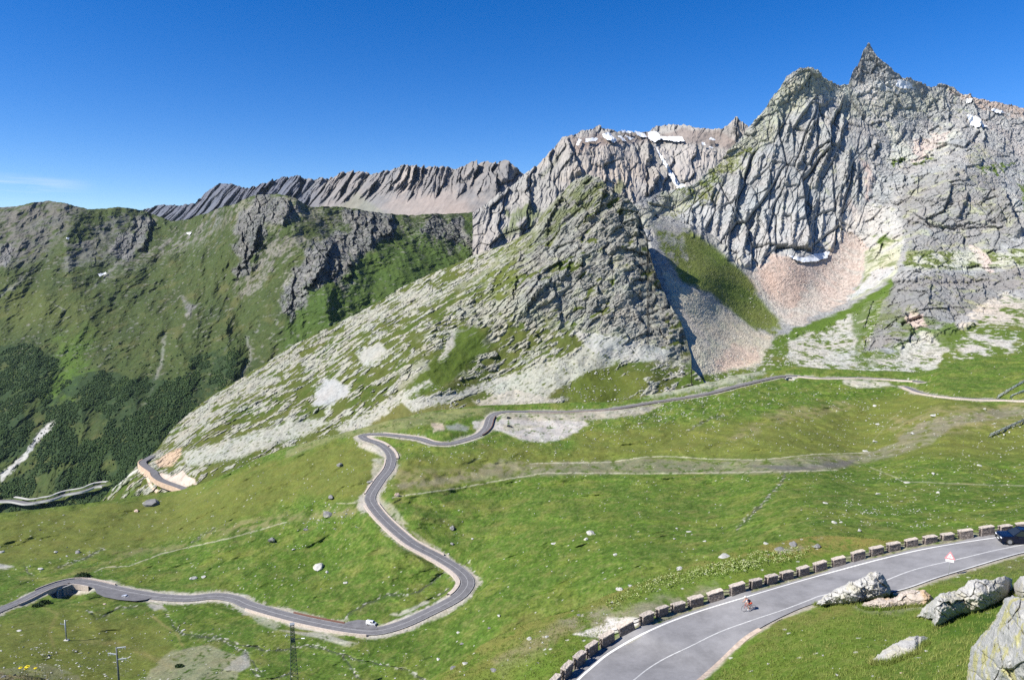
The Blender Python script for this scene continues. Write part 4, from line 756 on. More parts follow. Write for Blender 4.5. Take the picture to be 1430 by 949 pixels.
def paint_B(px, py, P, disp, cv):
    X, Y = P[:, 0], P[:, 1]
    n0 = fbm(X/90, Y/90, 4, 211); n1 = fbm(X/30, Y/22, 4, 212); n2 = fbm(X/7, Y/9, 4, 213); n3 = fbm(X/2.2, Y/3, 3, 214)
    x = px+n1*9; y = py+n1*4+n2*1.5
    cv.p(np.ones_like(px), (0.070, 0.120, 0.018)); cv.p(sstep(-.1, .6, n1), (0.116, 0.148, 0.027), .8); cv.p(sstep(.1, .8, n0), (0.055, 0.104, 0.012), .7); cv.p(sstep(.25, .8, fbm(X/16, Y/10, 4, 217)-.3*n0), (0.165, 0.145, 0.055), .4)
    cv.p(sstep(.05, .7, n2), (0.138, 0.152, 0.042), .55); cv.p(sstep(.1, .7, -n2-n3*.3), (0.040, 0.072, 0.010), .6); cv.p(sstep(.15, .8, n3), (0.165, 0.18, 0.06), .6); cv.p(sstep(.15, .8, -n3), (0.032, 0.058, 0.010), .6)
    n4 = noise(X/.9, Y/1.2, 219); cv.mulv(1+.26*n4+.14*noise(X/2.1, Y/2.6, 220))
    olive = [[(-60, 730), (60, 712), (250, 688), (400, 640), (520, 600), (540, 680), (500, 700), (420, 690), (300, 740), (150, 770), (-60, 800)], [(560, 640), (700, 620), (850, 640), (760, 655), (560, 690), (545, 670)],
             [(800, 600), (1000, 590), (1280, 545), (1460, 580), (1460, 640), (1220, 640), (1000, 640), (800, 640)], [(-60, 870), (110, 850), (230, 870), (250, 920), (150, 960), (-60, 960)], [(700, 880), (760, 860), (640, 940), (600, 960)]]
    for q in olive: cv.p(poly(x, y, q, 12), (0.125, 0.130, 0.032), .62)
    br = [[(280, 755), (330, 730), (430, 715), (500, 705), (490, 720), (400, 728), (300, 752), (220, 768), (140, 780), (160, 770)], [(500, 700), (530, 690), (540, 715), (500, 720)], [(545, 655), (640, 655), (700, 645), (800, 648), (680, 665), (560, 690), (548, 680)],
          [(1060, 580), (1180, 560), (1190, 568), (1090, 592)], [(1010, 610), (1060, 590), (1080, 596), (1030, 620)], [(1240, 590), (1300, 570), (1460, 560), (1460, 596), (1330, 605), (1250, 612)]]
    for q in br: cv.p(poly(x, y, q, 5)*sstep(-.5, .3, n2), (0.19, 0.17, 0.085), .65)
    gray = [([(780, 646), (900, 640), (1000, 644), (1100, 640), (1210, 632), (1250, 620), (1265, 600), (1300, 585), (1420, 568), (1470, 570), (1400, 585), (1330, 596), (1300, 620), (1240, 640), (1160, 656), (1060, 662), (900, 660), (760, 664), (700, 668)], .62),
            ([(700, 640), (760, 650), (700, 668), (560, 682), (552, 676), (640, 664)], .45)]
    for q, k in gray: cv.p(poly(px+n2*3, py+n2*1.2, q, 2.5)*sstep(-.75, .1, n2+n3*.4), (0.185, 0.168, 0.130), k)
    cv.p(poly(px+n2*3, py+n2*1.2, [(1040, 650), (1140, 648), (1200, 640), (1180, 652), (1100, 658)], 3), (0.11, 0.105, 0.10), .8)
    # gravel flats and spoil along the upper road
    for q, c_, k in [([(688, 590), (700, 585), (760, 586), (815, 587), (822, 592), (806, 603), (790, 612), (760, 617), (728, 614), (700, 602), (684, 600)], (0.37, 0.35, 0.325), 1),
                     ([(700, 578), (800, 578), (900, 568), (925, 566), (900, 578), (860, 584), (800, 588), (700, 586)], (0.31, 0.285, 0.245), .85),
                     ([(700, 592), (760, 594), (730, 600), (706, 602)], (0.25, 0.245, 0.15), .5), ([(660, 588), (680, 583), (678, 596), (662, 598)], (0.36, 0.34, 0.31), .9), ([(603, 592), (618, 590), (622, 600), (604, 603)], (0.42, 0.34, 0.28), .8),
                     ([(622, 594), (640, 592), (656, 596), (650, 602), (626, 600)], (0.24, 0.25, 0.25), .7), ([(1180, 530), (1240, 534), (1250, 540), (1200, 542), (1178, 536)], (0.46, 0.43, 0.37), .8),
                     ([(965, 520), (1060, 510), (1070, 522), (1000, 540), (930, 552), (900, 556), (940, 540)], (0.40, 0.39, 0.34), .55), ([(400, 628), (480, 600), (600, 575), (690, 568), (690, 576), (560, 600), (470, 612), (400, 640)], (0.24, 0.22, 0.13), .4),
                     ([(325, 918), (345, 905), (350, 925), (335, 935), (310, 930)], (0.30, 0.29, 0.27), .8), ([(240, 905), (290, 896), (340, 915), (330, 949), (200, 949), (210, 930)], (0.26, 0.245, 0.18), .55), ([(-10, 785), (18, 790), (10, 793), (-10, 795)], (0.4, 0.38, 0.35), .9),
                     ([(205, 842), (225, 840), (232, 850), (215, 852)], (0.34, 0.32, 0.3), .8), ([(390, 876), (460, 882), (500, 892), (480, 896), (430, 886)], (0.37, 0.35, 0.31), .7), ([(350, 858), (392, 868), (385, 876), (360, 870)], (0.30, 0.30, 0.24), .6),
                     ([(230, 826), (300, 822), (340, 826), (370, 842), (440, 858), (430, 862), (350, 846), (300, 830)], (0.36, 0.34, 0.30), .7), ([(545, 858), (600, 838), (598, 846), (560, 862)], (0.40, 0.38, 0.33), .7), ([(570, 868), (600, 860), (590, 870), (572, 872)], (0.40, 0.38, 0.34), .7),
                     ([(-10, 940), (60, 925), (110, 940), (120, 960), (-10, 960)], (0.19, 0.175, 0.13), .4), ([(496, 702), (510, 695), (514, 712), (504, 718)], (0.36, 0.33, 0.28), .8), ([(530, 690), (545, 700), (570, 730), (560, 730), (536, 708)], (0.33, 0.31, 0.24), .6),
                     ([(520, 640), (536, 640), (528, 664), (520, 668)], (0.40, 0.37, 0.32), .6), ([(500, 616), (540, 628), (538, 640), (516, 630), (498, 622)], (0.46, 0.42, 0.36), .9), ([(575, 740), (600, 756), (660, 800), (650, 800), (600, 765)], (0.38, 0.34, 0.27), .6)]:
        cv.p(poly(px+n2*3, py+n2*1.6, q, 2)*sstep(-1.1, -.2, n3+n2), c_, k)
    tracks = [([(548, 694.1), (600, 686), (640, 681), (700, 670), (760, 660), (900, 661), (1000, 660), (1090, 658), (1170, 656)], 1.0, .8), ([(740, 647), (800, 646), (850, 645), (900, 638), (930, 637), (1000, 641), (1060, 642), (1140, 634), (1215, 632)], .9, .8),
              ([(1215, 652), (1240, 662), (1262, 672), (1290, 673), (1360, 676), (1470, 678)], .9, .5), ([(132, 797), (145, 791), (180, 789), (225, 772), (280, 760), (330, 748), (372, 737), (400, 728)], .9, .8),
              ([(1260, 572), (1240, 590), (1200, 640)], .8, .2), ([(30, 808), (80, 806), (130, 792), (170, 778)], 2.5, .35), ([(470, 702), (502, 702)], .9, .7), ([(115, 893), (160, 898), (200, 910), (240, 925)], 3.5, .35), ([(205, 855), (225, 868), (245, 880), (255, 898)], 2.0, .5), ([(60, 845), (80, 855), (68, 880), (75, 900)], 2.5, .3)]
    for pts, w_, k in tracks: cv.p(stroke(px+n3*.4, py+n3*.5+n2*.8, pts, w_*.72 if w_ < 1.2 else w_)*sstep(-1.2, -.2, n2+n3), (0.40, 0.37, 0.29) if w_ < 1.2 else (0.25, 0.20, 0.09), k*.9)
    for pts, w_, a in streams_B:
        if a > .6: st_ = stroke(px+noise(X/6, Y/6, 9)*3.2+n2, py+noise(X/5, Y/5, 8)*2+n3*.6, pts, w_*.55); cv.p(st_*sstep(-.9, .1, n2), (0.045, 0.055, 0.035), .9); cv.p(stroke(px+n2*4, py+n3*2, pts, w_*1.2)*sstep(.25, .5, n3), (0.36, 0.35, 0.31), .8)
    # half-buried stones
    cv.tame(.30, 1.6)
    for sc_, th, k in ((1.0, .12, .9),):
        w1, w2, wr = worley(X/2.6, Y/3.2, 15)
        dn = np.clip(.45+.9*fbm(X/24, Y/24, 3, 216)+.25*n0+1.2*poly(px, py, [(880, 560), (1100, 520), (1130, 550), (980, 590), (860, 610), (800, 600), (830, 580)], 10)+.8*poly(px, py, [(560, 620), (700, 610), (700, 640), (570, 650)], 8)+.4*poly(px, py, [(1170, 560), (1470, 560), (1470, 730), (1180, 740), (1120, 640)], 20)+.9*poly(px, py, [(0, 905), (130, 905), (330, 949), (0, 970)], 12)-.3, 0, 1.6)
        cv.p((w1 < .13+.16*wr)*(wr < .16*dn)*1.0, (0.43, 0.42, 0.37), .85)
# ------------------------------------------------------------------ A: the near hillside
A_ctrl = zc([(800, 949, -38), (900, 880, -37.9), (1050, 829, -37.4), (1230, 778, -36.3), (1390, 749, -34.8), (1475, 741, -33.8), (975, 949, -38), (1050, 882, -37.6), (1140, 840, -36.9), (1256, 824, -35.8), (1360, 792, -35), (1430, 771, -34.4), (1475, 762, -33.8),
             (890, 949, -38), (1100, 850, -37.4), (1300, 790, -35.6),
             (1100, 940, -33.8), (1020, 960, -36.6), (1200, 900, -31.8), (1200, 960, -28.5), (1300, 870, -31.5), (1300, 949, -25.5), (1380, 900, -25), (1430, 830, -30.5), (1480, 860, -26), (1700, 712, -32.5), (1700, 760, -29), (1700, 860, -20), (1700, 960, -9), (1590, 733, -33.2), (1600, 900, -18), (1430, 949, -19), (1350, 830, -33.2), (1480, 800, -32.6), (1480, 960, -16),
             (560, 975, -46), (640, 924, -45), (700, 888, -43.6), (760, 863, -42.2), (830, 838, -41), (900, 808, -40.2), (1000, 775, -39.2), (1130, 748, -38.2), (1200, 747, -37), (1300, 742, -35.8), (1475, 730, -34), (760, 920, -40), (850, 870, -39.6), (700, 960, -41.6), (960, 825, -38.8), (1150, 770, -37.8)])
top_A = jag(lin([(560, 975), (600, 950), (640, 923), (670, 903), (700, 886), (730, 874), (760, 862), (800, 851), (830, 838), (870, 822), (900, 810), (960, 790), (1000, 776), (1040, 766), (1080, 757), (1130, 749), (1170, 748), (1200, 750), (1240, 754), (1280, 754), (1310, 750), (1350, 743), (1400, 737), (1480, 731), (1600, 722), (1700, 715)]), 1.0, 22, 31)
bot_A = lin([(560, 990), (1480, 1010), (1700, 1040)])
FAR_E = [(770, 990), (800, 952), (826, 928), (850, 909), (900, 881), (960, 857), (1050, 829.5), (1150, 800.5), (1230, 779), (1300, 763.5), (1390, 749.5), (1430, 744.5), (1480, 740), (1560, 734), (1640, 729)]
NEAR_E = [(925, 990), (962, 960), (1000, 927), (1030, 898), (1050, 883), (1090, 861), (1140, 841), (1200, 832), (1256, 824), (1310, 806), (1360, 791), (1400, 779), (1430, 771), (1480, 761), (1560, 749), (1640, 741)]
MID_E = [(845, 990), (880, 951), (920, 923), (980, 892), (1050, 866), (1140, 837), (1240, 805), (1320, 784), (1390, 769), (1430, 760), (1480, 751), (1560, 742), (1640, 735)]
def road_mask_A(px, py, pad=0):
    q = [(a, b-pad) for a, b in FAR_E]+[(a, b+pad) for a, b in NEAR_E[::-1]]
    return poly(px, py, q, 1.5)
def relief_A(px, py, P, d):
    X, Y = P[:, 0], P[:, 1]
    keep = 1-road_mask_A(px, py, 4); keep = keep*sstep(1, 10, seg_dist(px, py, FAR_E)[0])
    g = fbm(X/11, Y/11, 3, 301)*.8+fbm(X/3, Y/3, 3, 302)*.34+fbm(X/.9, Y/.9, 3, 303)*.13
    g += ridged(X/5, Y/7, 3, 304)*.3
    return g*keep*.8
def bed_A(px, py, V, cv):
    V[:, 2] -= road_mask_A(px, py, 2)*.10+road_mask_A(px, py, -5)*.9
def paint_A(px, py, P, disp, cv):
    X, Y = P[:, 0], P[:, 1]
    n1 = fbm(X/12, Y/12, 4, 311); n2 = fbm(X/3.2, Y/4, 4, 312); n3 = fbm(X/.8, Y/1.1, 4, 313); n4 = noise(X/.22, Y/.3, 314)
    x = px+n2*9; y = py+n2*5
    cv.p(np.ones_like(px), (0.092, 0.145, 0.020)); cv.p(sstep(-.3, .7, n2), (0.13, 0.17, 0.03), .7); cv.p(sstep(.0, .8, n1), (0.060, 0.112, 0.013), .7)
    cv.p(sstep(.0, .6, n3), (0.150, 0.165, 0.045), .45); cv.p(sstep(.1, .7, -n3-n4*.3), (0.040, 0.072, 0.010), .5)
    for q, c_, k in [([(600, 960), (700, 880), (800, 845), (900, 808), (1000, 776), (1130, 745), (1250, 750), (1250, 762), (1130, 775), (1000, 800), (900, 830), (800, 880), (700, 960)], (0.165, 0.155, 0.045), .7),
                     ([(980, 790), (1130, 745), (1300, 748), (1220, 764), (1100, 775), (1000, 800)], (0.185, 0.150, 0.045), .65),
                     ([(780, 865), (900, 835), (960, 830), (1000, 812), (1000, 826), (940, 850), (860, 880), (830, 896)], (0.22, 0.20, 0.145), .75),
                     ([(690, 920), (780, 870), (830, 850), (790, 885), (700, 949)], (0.19, 0.17, 0.10), .6),
                     ([(1060, 885), (1100, 862), (1160, 845), (1200, 845), (1190, 858), (1110, 880), (1060, 905), (1020, 940)], (0.15, 0.14, 0.045), .6),
                     ([(1290, 815), (1380, 790), (1440, 775), (1480, 770), (1480, 800), (1400, 805), (1330, 815)], (0.135, 0.135, 0.055), .7),
                     ([(1330, 850), (1400, 840), (1420, 850), (1390, 880), (1330, 890), (1300, 880)], (0.048, 0.105, 0.010), .8), ([(1190, 840), (1300, 838), (1310, 846), (1240, 855), (1200, 850)], (0.27, 0.245, 0.20), .75),
                     ([(640, 949), (760, 905), (780, 930), (740, 960), (650, 965)], (0.105, 0.165, 0.022), .6), ([(900, 815), (1060, 770), (1080, 785), (1000, 812), (900, 840), (840, 860)], (0.10, 0.165, 0.028), .7)]:
        cv.p(poly(x, y, q, 6)*sstep(-.9, .2, n2+n3*.5), c_, k)
    cv.p(poly(px+n2*3+n3*2, py+n2*2, [(800, 884), (815, 877), (840, 872), (850, 862), (878, 860), (905, 862), (890, 874), (862, 882), (840, 890), (818, 886)], 2)*sstep(-1.1, -.2, n3), (0.50, 0.475, 0.43))
    cv.p(poly(px+n3*3, py+n3*2, [(1125, 758), (1150, 752), (1115, 768), (1080, 774), (1095, 764)], 3)*sstep(-.3, .2, n2), (0.34, 0.32, 0.27), .7)
    dF = seg_dist(px, py, FAR_E)[0]; dN = seg_dist(px, py, NEAR_E)[0]
    cv.p(sstep(17, 8, dF+n2*6)*sstep(-.9, .1, n3), (0.27, 0.245, 0.19), .8); cv.p(sstep(7, 2.5, dN+n2*2.5+n3), (0.40, 0.35, 0.28), .85)
    cv.p(road_mask_A(px, py, 2), (0.30, 0.28, 0.24))
    w1, w2, wr = worley(X/.9, Y/1.1, 25); cv.p((w1 < .2)*(wr < .035)*1.0, (0.45, 0.44, 0.38), .8)
# ================================================================== build the setting
M_far = ground_mat("far_rock", 0.02, 6.0, 0.18, 0.5)
M_rock = ground_mat("mountain_rock", 0.16, 1.2, 0.22, 0.7)
M_knoll = ground_mat("knoll_rock_and_turf", 0.3, 0.6, 0.22, 0.6)
M_hill = ground_mat("mountain_pasture", 0.08, 2.0, 0.2, 0.5)
M_meadow = ground_mat("meadow_turf", 0.8, 0.45, 0.32, 0.75)
M_near = ground_mat("near_turf", 3.0, 0.16, 0.36, 0.85)
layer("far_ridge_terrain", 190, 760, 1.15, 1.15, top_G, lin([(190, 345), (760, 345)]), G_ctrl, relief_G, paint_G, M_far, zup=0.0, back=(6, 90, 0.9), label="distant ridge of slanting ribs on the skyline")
layer("snowy_massif_terrain", 660, 1100, 1.1, 1.1, top_F, lin([(660, 390), (1100, 350)]), F_ctrl, relief_F, paint_F, M_far, zup=.1, back=(6, 60, 0.9))
layer("left_mountain_terrain", -150, 740, 1.15, 1.15, top_H, lin([(-40, 735), (160, 730), (300, 640), (420, 540), (600, 440), (740, 400)]), H_ctrl, relief_H, paint_H, M_hill, zup=.05, back=(6, 60, 0.8))
layer("rock_wall_terrain", 860, 1580, 1.0, 1.0, top_E, lin([(860, 480), (900, 560), (1480, 560)]), E_ctrl, relief_E, paint_E, M_rock, back=(6, 25, 1.0))
layer("rocky_knoll_terrain", 120, 1020, 1.0, 1.0, top_C, bot_C, C_ctrl, relief_C, paint_C, M_knoll, back=(4, 4, 1.6))
layer("meadow_terrain", -150, 1620, 1.15, 1.05, top_B, bot_B, B_ctrl, relief_B, paint_B, M_meadow, back=(5, 8, 0.9), smooth=True, post=bed_B)
layer("near_hillside_terrain", 560, 1700, 1.0, 1.0, top_A, bot_A, A_ctrl, relief_A, paint_A, M_near, back=(8, 2.6, 1.0), smooth=True, post=bed_A)
g_ = mesh_from("ground", [(-6400, -2400, -900), (6400, -2400, -900), (6400, 6400, -900), (-6400, 6400, -900)], [(0, 1, 2, 3)], flat_mat("valley_turf", (0.06, 0.09, 0.02), 1.0, scale=.01)); tag(g_, kind="structure")
# ================================================================== snow, roads, walls
M_snow, nt, b = new_mat("snow"); b.inputs["Base Color"].default_value = (0.66, 0.68, 0.70, 1); b.inputs["Roughness"].default_value = 0.7
bump(nt, b, nz(nt, 0.2, 4).outputs[0], 1.0, 0.4)
def inside(px, py, q): return poly(np.asarray(px, f4), np.asarray(py, f4), q, 0.4) > 0.5
def patch(name, lay, q, mat, off=2.0, step=0.9, wob=0.8, kind="structure", col=None):
    xs = np.arange(min(p[0] for p in q)-1, max(p[0] for p in q)+1, step); ys = np.arange(min(p[1] for p in q)-1, max(p[1] for p in q)+1, step)
    PX, PY = np.meshgrid(xs, ys); V = gnd(lay, PX, PY)
    L = np.linalg.norm(V, axis=2, keepdims=True); V = V-V/L*off; V[..., 2] += off*.35
    cx = (PX[:-1, :-1]+PX[1:, 1:])/2; cy = (PY[:-1, :-1]+PY[1:, 1:])/2
    wx = cx+noise(cx/3.5, cy/3.5, 5)*wob*1.6; wy = cy+noise(cx/3.5, cy/3.5, 6)*wob
    ok = inside(wx.ravel(), wy.ravel(), q).reshape(cx.shape)
    idx = np.arange(PX.size).reshape(PX.shape)
    Q = np.stack([idx[1:, :-1][ok], idx[1:, 1:][ok], idx[:-1, 1:][ok], idx[:-1, :-1][ok]], 1)
    if len(Q) == 0: return None
    u, inv = np.unique(Q, return_inverse=True)
    o = mesh_from(name, V.reshape(-1, 3)[u], inv.reshape(-1, 4), mat, smooth=True); tag(o, kind=kind); return o
for lay, off, L in (("snowy_massif_terrain", 14, [[(804, 206), (808, 197), (812, 199), (808, 207)], [(817, 197), (835, 196), (833, 200), (818, 202)], [(840, 192), (850, 189), (862, 199), (858, 203), (846, 198)], [(862, 192), (868, 193), (875, 200), (870, 200)],
                [(868, 185), (884, 186), (880, 189), (870, 188)], [(872, 192), (885, 196), (880, 198)], [(886, 186), (900, 189), (904, 196), (890, 192)], [(904, 187), (918, 188), (922, 193), (952, 194), (956, 200), (940, 200), (922, 197), (914, 202), (906, 196)],
                [(979, 201), (985, 202), (985, 206), (980, 204)], [(991, 195), (999, 197), (997, 200), (991, 198)], [(990, 207), (996, 209), (994, 211)], [(915, 206), (921, 215), (935, 238), (948, 258), (958, 261), (953, 267), (945, 266), (932, 242), (918, 216)]]),
                    ("rock_wall_terrain", 3.5, [[(1100, 358), (1112, 362), (1124, 362), (1140, 355), (1158, 353), (1156, 361), (1140, 367), (1122, 369), (1110, 366)], [(1350, 142), (1358, 144), (1356, 148), (1348, 146)], [(1384, 153), (1394, 154), (1404, 158), (1396, 161), (1386, 158)],
                                                [(1349, 164), (1360, 166), (1372, 173), (1378, 178), (1364, 180), (1354, 174)], [(1254, 114), (1268, 117), (1276, 125), (1262, 127), (1250, 122)]]),
                    ("left_mountain_terrain", 8, [[(137, 385), (147, 382), (149, 384), (140, 388)], [(261, 327), (267, 327), (266, 330), (260, 329)], [(92, 337), (97, 335), (96, 338)]])):
    for q in L: patch("snow", lay, q, M_snow, off*1.5)
# asphalt
def asphalt(name, c):
    m, nt, b = new_mat(name); tcn = nt.nodes.new("ShaderNodeTexCoord")
    n1 = nz(nt, 26, 4, .7); n2 = nz(nt, .35, 4, .6); n3 = nz(nt, 2.2, 3, .6)
    v = ramp(nt, n1.outputs[0], [(.3, .8), (.7, 1.2)]); v2 = ramp(nt, n2.outputs[0], [(.32, .80), (.5, 1.0), (.68, 1.14)]); v3 = ramp(nt, n3.outputs[0], [(.35, .95), (.65, 1.04)])
    cc = mixc(nt, mixc(nt, mixc(nt, c, v, 1, 'MULTIPLY'), v2, 1, 'MULTIPLY'), v3, 1, 'MULTIPLY'); nt.links.new(cc, b.inputs["Base Color"])
    b.inputs["Roughness"].default_value = .85; bump(nt, b, n1.outputs[0], .01, .5); return m
M_asph = asphalt("valley_asphalt", (0.140, 0.137, 0.141)); M_asph2 = asphalt("near_asphalt", (0.215, 0.212, 0.214))
M_line = flat_mat("road_paint", (0.72, 0.72, 0.70), .7, var=.12, scale=3); M_line2 = flat_mat("worn_road_paint", (0.42, 0.42, 0.41), .8, var=.2, scale=3)
M_kerb = flat_mat("pale_masonry", (0.45, 0.385, 0.325), .9, var=.25, scale=1.2); M_conc = flat_mat("concrete", (0.42, 0.41, 0.385), .9, var=.15, scale=1.0)
M_rust = flat_mat("rusty_rail", (0.16, 0.085, 0.06), .7, var=.3, scale=2); M_black = flat_mat("deep_shadowed_masonry", (0.03, 0.03, 0.03), 1.0)
def normals2(W):
    t = np.gradient(W[:, :2], axis=0); t /= np.linalg.norm(t, axis=1)[:, None]+1e-9
    return np.stack([-t[:, 1], t[:, 0]], 1), t
def ribbon(name, W, a, b_, z, mat, kind="structure", thick=0, parent=None):
    """strip between the sideways offsets a and b_ of the line W"""
    n, _ = normals2(W); a = np.broadcast_to(a, len(W)); b_ = np.broadcast_to(b_, len(W))
    A = np.column_stack([W[:, :2]+n*a[:, None], W[:, 2]+z]); B = np.column_stack([W[:, :2]+n*b_[:, None], W[:, 2]+z])
    m = len(W); i = np.arange(m-1)
    if not thick:
        V = np.concatenate([A, B]); Q = np.stack([i, i+m, i+m+1, i+1], 1)
        if (b_ > a).all(): Q = Q[:, ::-1]
    else:
        lo = np.array([0, 0, thick]); V = np.concatenate([A, B, A-lo, B-lo])
        Q = np.concatenate([np.stack([i, i+m, i+m+1, i+1], 1), np.stack([i+2*m, i, i+1, i+2*m+1], 1), np.stack([i+m, i+3*m, i+3*m+1, i+m+1], 1)])
    o = mesh_from(name, V, Q, mat, parent=parent)
    if kind and parent is None: tag(o, kind=kind)
    return o
def sub(W, a, b_):
    x, y = pix(W); i = int(np.argmin((x-a[0])**2+(y-a[1])**2)); j = int(np.argmin((x-b_[0])**2+(y-b_[1])**2))
    i, j = min(i, j), max(i, j); return W[i:j+1]
HW = 3.5
hw1 = np.interp(pix(RW1)[0], [0, 500, 560, 640, 700, 1300], [3.3, 3.5, 3.6, 3.6, 3.4, 3.0])
ribbon("road", RW1, -HW, HW, 0, M_asph); ribbon("road", RW2, -2.8, 2.8, 0, M_asph)
for W_ in (sub(RW1, (0, 853), (700, 576)),):
    ribbon("road_marking", W_, -.085, .085, .012, M_line2); ribbon("road_marking", W_, HW-.40, HW-.30, .012, M_line2); ribbon("road_marking", W_, -HW+.30, -HW+.40, .012, M_line2)
def bay(q, name="lay_by"):
    c = at(np.array([p[0] for p in q]), np.array([p[1] for p in q]), DB(np.array([p[0] for p in q], float), np.array([p[1] for p in q], float)))
    c[:, 2] += .56
    bm = bmesh.new(); bm.faces.new([bm.verts.new(v) for v in c]); me = bpy.data.meshes.new(name); bmesh.ops.recalc_face_normals(bm, faces=bm.faces)
    bm.to_mesh(me); bm.free(); me.materials.append(M_asph); o = bpy.data.objects.new(name, me); COL.objects.link(o); return tag(o, kind="structure")
bay([(131, 820), (135, 829), (145, 834), (165, 838), (188, 840), (204, 838), (212, 835), (190, 831), (160, 825)]); bay([(476, 874), (486, 869), (500, 866), (513, 867), (524, 873), (528, 880), (497, 878)])
def wall(label, a, b_, side, h, th=.5, drop=.6, off=HW+.35, mat=None, W=RW1, name="roadside_wall", cat="wall"):
    s = sub(W, a, b_)
    if len(s) < 2: return
    o = ribbon(name, s, side*off, side*(off+th), h, mat or M_kerb, thick=h+drop, kind=None)
    return tag(o, label=label, cat=cat, kind="thing")
wall("low pale parapet along the bridge at the far left road", (20, 846), (135, 817), -1, .7, drop=2.5)
wall("low pale parapet on the upper side of the bend above the bridge", (60, 826), (150, 820), 1, .6)
wall("long low wall on the lower side of the road above the lattice pylon", (350, 848), (520, 881), -1, .6, drop=3.0)
wall("low wall on the uphill side of the road beside the lay-by", (402, 861), (470, 876), 1, .5, mat=M_rust)
wall("beige wall outside the right-hand hairpin of the road", (600, 772), (640, 834), 1, .35, th=2.2, drop=1.2)
wall("low brown wall on the left of the straight above the hairpin", (515, 705), (610, 781), -1, .6, drop=2.5)
wall("pale verge wall on the right of the straight above the hairpin", (518, 705), (604, 774), 1, .3, th=1.6)
wall("pale wall outside the left-hand hairpin below the knoll", (500, 613), (545, 640), -1, .4, th=1.8, drop=3)
wall("pale wall beside the short climb between the two bends", (547, 640), (520, 690), 1, .4, th=1.0, drop=1)
wall("wall along the road rising to the gravel flat", (530, 606), (620, 620), 1, .6, th=.6)
wall("dark roadside wall above the gravel flat", (686, 582), (668, 607), -1, .8, th=.5, mat=M_rust)
wall("long retaining wall below the upper road above the meadow", (740, 575), (1095, 526), -1, .7, th=.7, drop=3.5, mat=flat_mat("brown_masonry", (0.25, 0.21, 0.18), .9, var=.3, scale=.5))
wall("retaining wall below the road at the foot of the scree", (1115, 526), (1280, 532), -1, .5, th=.7, drop=2.5)
wall("pale wall on the lower side of the road at the right edge", (1265, 542), (1470, 560), -1, .5, th=1.5, drop=3, off=3.0, W=RW2)
# roads on the knoll's tip and in the far valley
def other_road(name, lay, pts, hw, lift, rng=None):
    W = road_world(LAYERS[lay]['D'], pts, step=4); L = gnd(lay, *pix(W))
    W[:, 2] += lift; ribbon(name, W, -hw, hw, 0, M_asph); return W
RW3 = other_road("road", "rocky_knoll_terrain", R3, 3.6, 3.0)
o = ribbon("retaining_wall", RW3[3:], -3.7, -4.5, .5, flat_mat("orange_masonry", (0.50, 0.37, 0.27), .9, var=.2, scale=.4), thick=5, kind=None); tag(o, "orange-beige retaining wall below the road bend at the knoll's tip", "wall", kind="thing")
c_ = resample(R4, step=2.0); RW4 = gnd("left_mountain_terrain", c_[:, 0], c_[:, 1])
for _ in range(6): RW4[1:-1] = (RW4[:-2]+RW4[1:-1]*2+RW4[2:])/4
top4 = np.maximum.accumulate(RW4[:, 2]); RW4[:, 2] = RW4[:, 2]+7; RW4[:, 1] -= 14; ribbon("road", RW4, -5.5, 5.5, 0, M_asph)
o = ribbon("retaining_wall", RW4, -5.6, -6.6, .25, M_conc, thick=3.5, kind=None); tag(o, "concrete retaining wall carrying the road across the valley floor", "wall", kind="thing")
o = ribbon("gallery_canopy", RW4[len(RW4)//3:], 3.0, 7.5, 6.5, M_conc, thick=1.5, kind=None); tag(o, "concrete roof edge beside the valley floor road below the dark forest", "gallery", kind="thing")
# near road: edges read off the hillside, level across
def A_line(pts, n): 
    c = resample(pts, n=n); return at(c[:, 0], c[:, 1], LAYERS["near_hillside_terrain"]['D'](c[:, 0], c[:, 1]))
NF, NN = A_line(FAR_E, 160), A_line(NEAR_E, 160)
def strip_between(name, A, B, f0, f1, z, mat, n=6):
    V = []; m = len(A)
    for f in np.linspace(f0, f1, n): V.append(A*(1-f)+B*f+np.array([0, 0, z]))
    V = np.concatenate(V); i = np.arange(m-1); Q = np.concatenate([np.stack([k*m+i, (k+1)*m+i, (k+1)*m+i+1, k*m+i+1], 1) for k in range(n-1)])
    return tag(mesh_from(name, V, Q, mat, smooth=True), kind="structure")
# rung pairs: nearest point across the road
def pair(A, B):
    idx = [int(np.argmin(((B[:, :2]-a[:2])**2).sum(1))) for a in A]; idx = np.maximum.accumulate(idx)
    k = np.ones(9)/9; f = np.convolve(np.pad(np.array(idx, float), 4, 'edge'), k, 'valid')
    return np.stack([np.interp(f, np.arange(len(B)), B[:, q]) for q in range(3)], 1)
NB = pair(NF, NN)
ext = NF+(NF-NB)/np.linalg.norm(NF-NB, axis=1)[:, None]*0.9
strip_between("road", ext, NB, 0, 1, 0.0, M_asph2, 8)
strip_between("road_marking", NF, NB, .012, .040, .006, M_line, 2)
fr = np.linspace(0, 1, 41)[None, :, None]; grid_ = NF[:, None]*(1-fr)+NB[:, None]*fr; gx, gy = pix(grid_)
dm = seg_dist(gx.ravel().astype(f4), gy.ravel().astype(f4), [tuple(p) for p in resample(MID_E, n=60)])[0].reshape(gx.shape); fm_ = np.linspace(0, 1, 41)[dm.argmin(1)]
fm_ = np.convolve(np.pad(fm_, 12, 'edge'), np.ones(25)/25, 'valid')[:, None]; MIDW = NF*(1-fm_)+NB*fm_
ribbon("road_marking", MIDW, -.07, .07, .014, M_line2)
NW = NN.copy(); sel = (pix(NN)[0] > 1250); ribbon("road_marking", NN[sel], -.02, .16, .015, M_line2); 
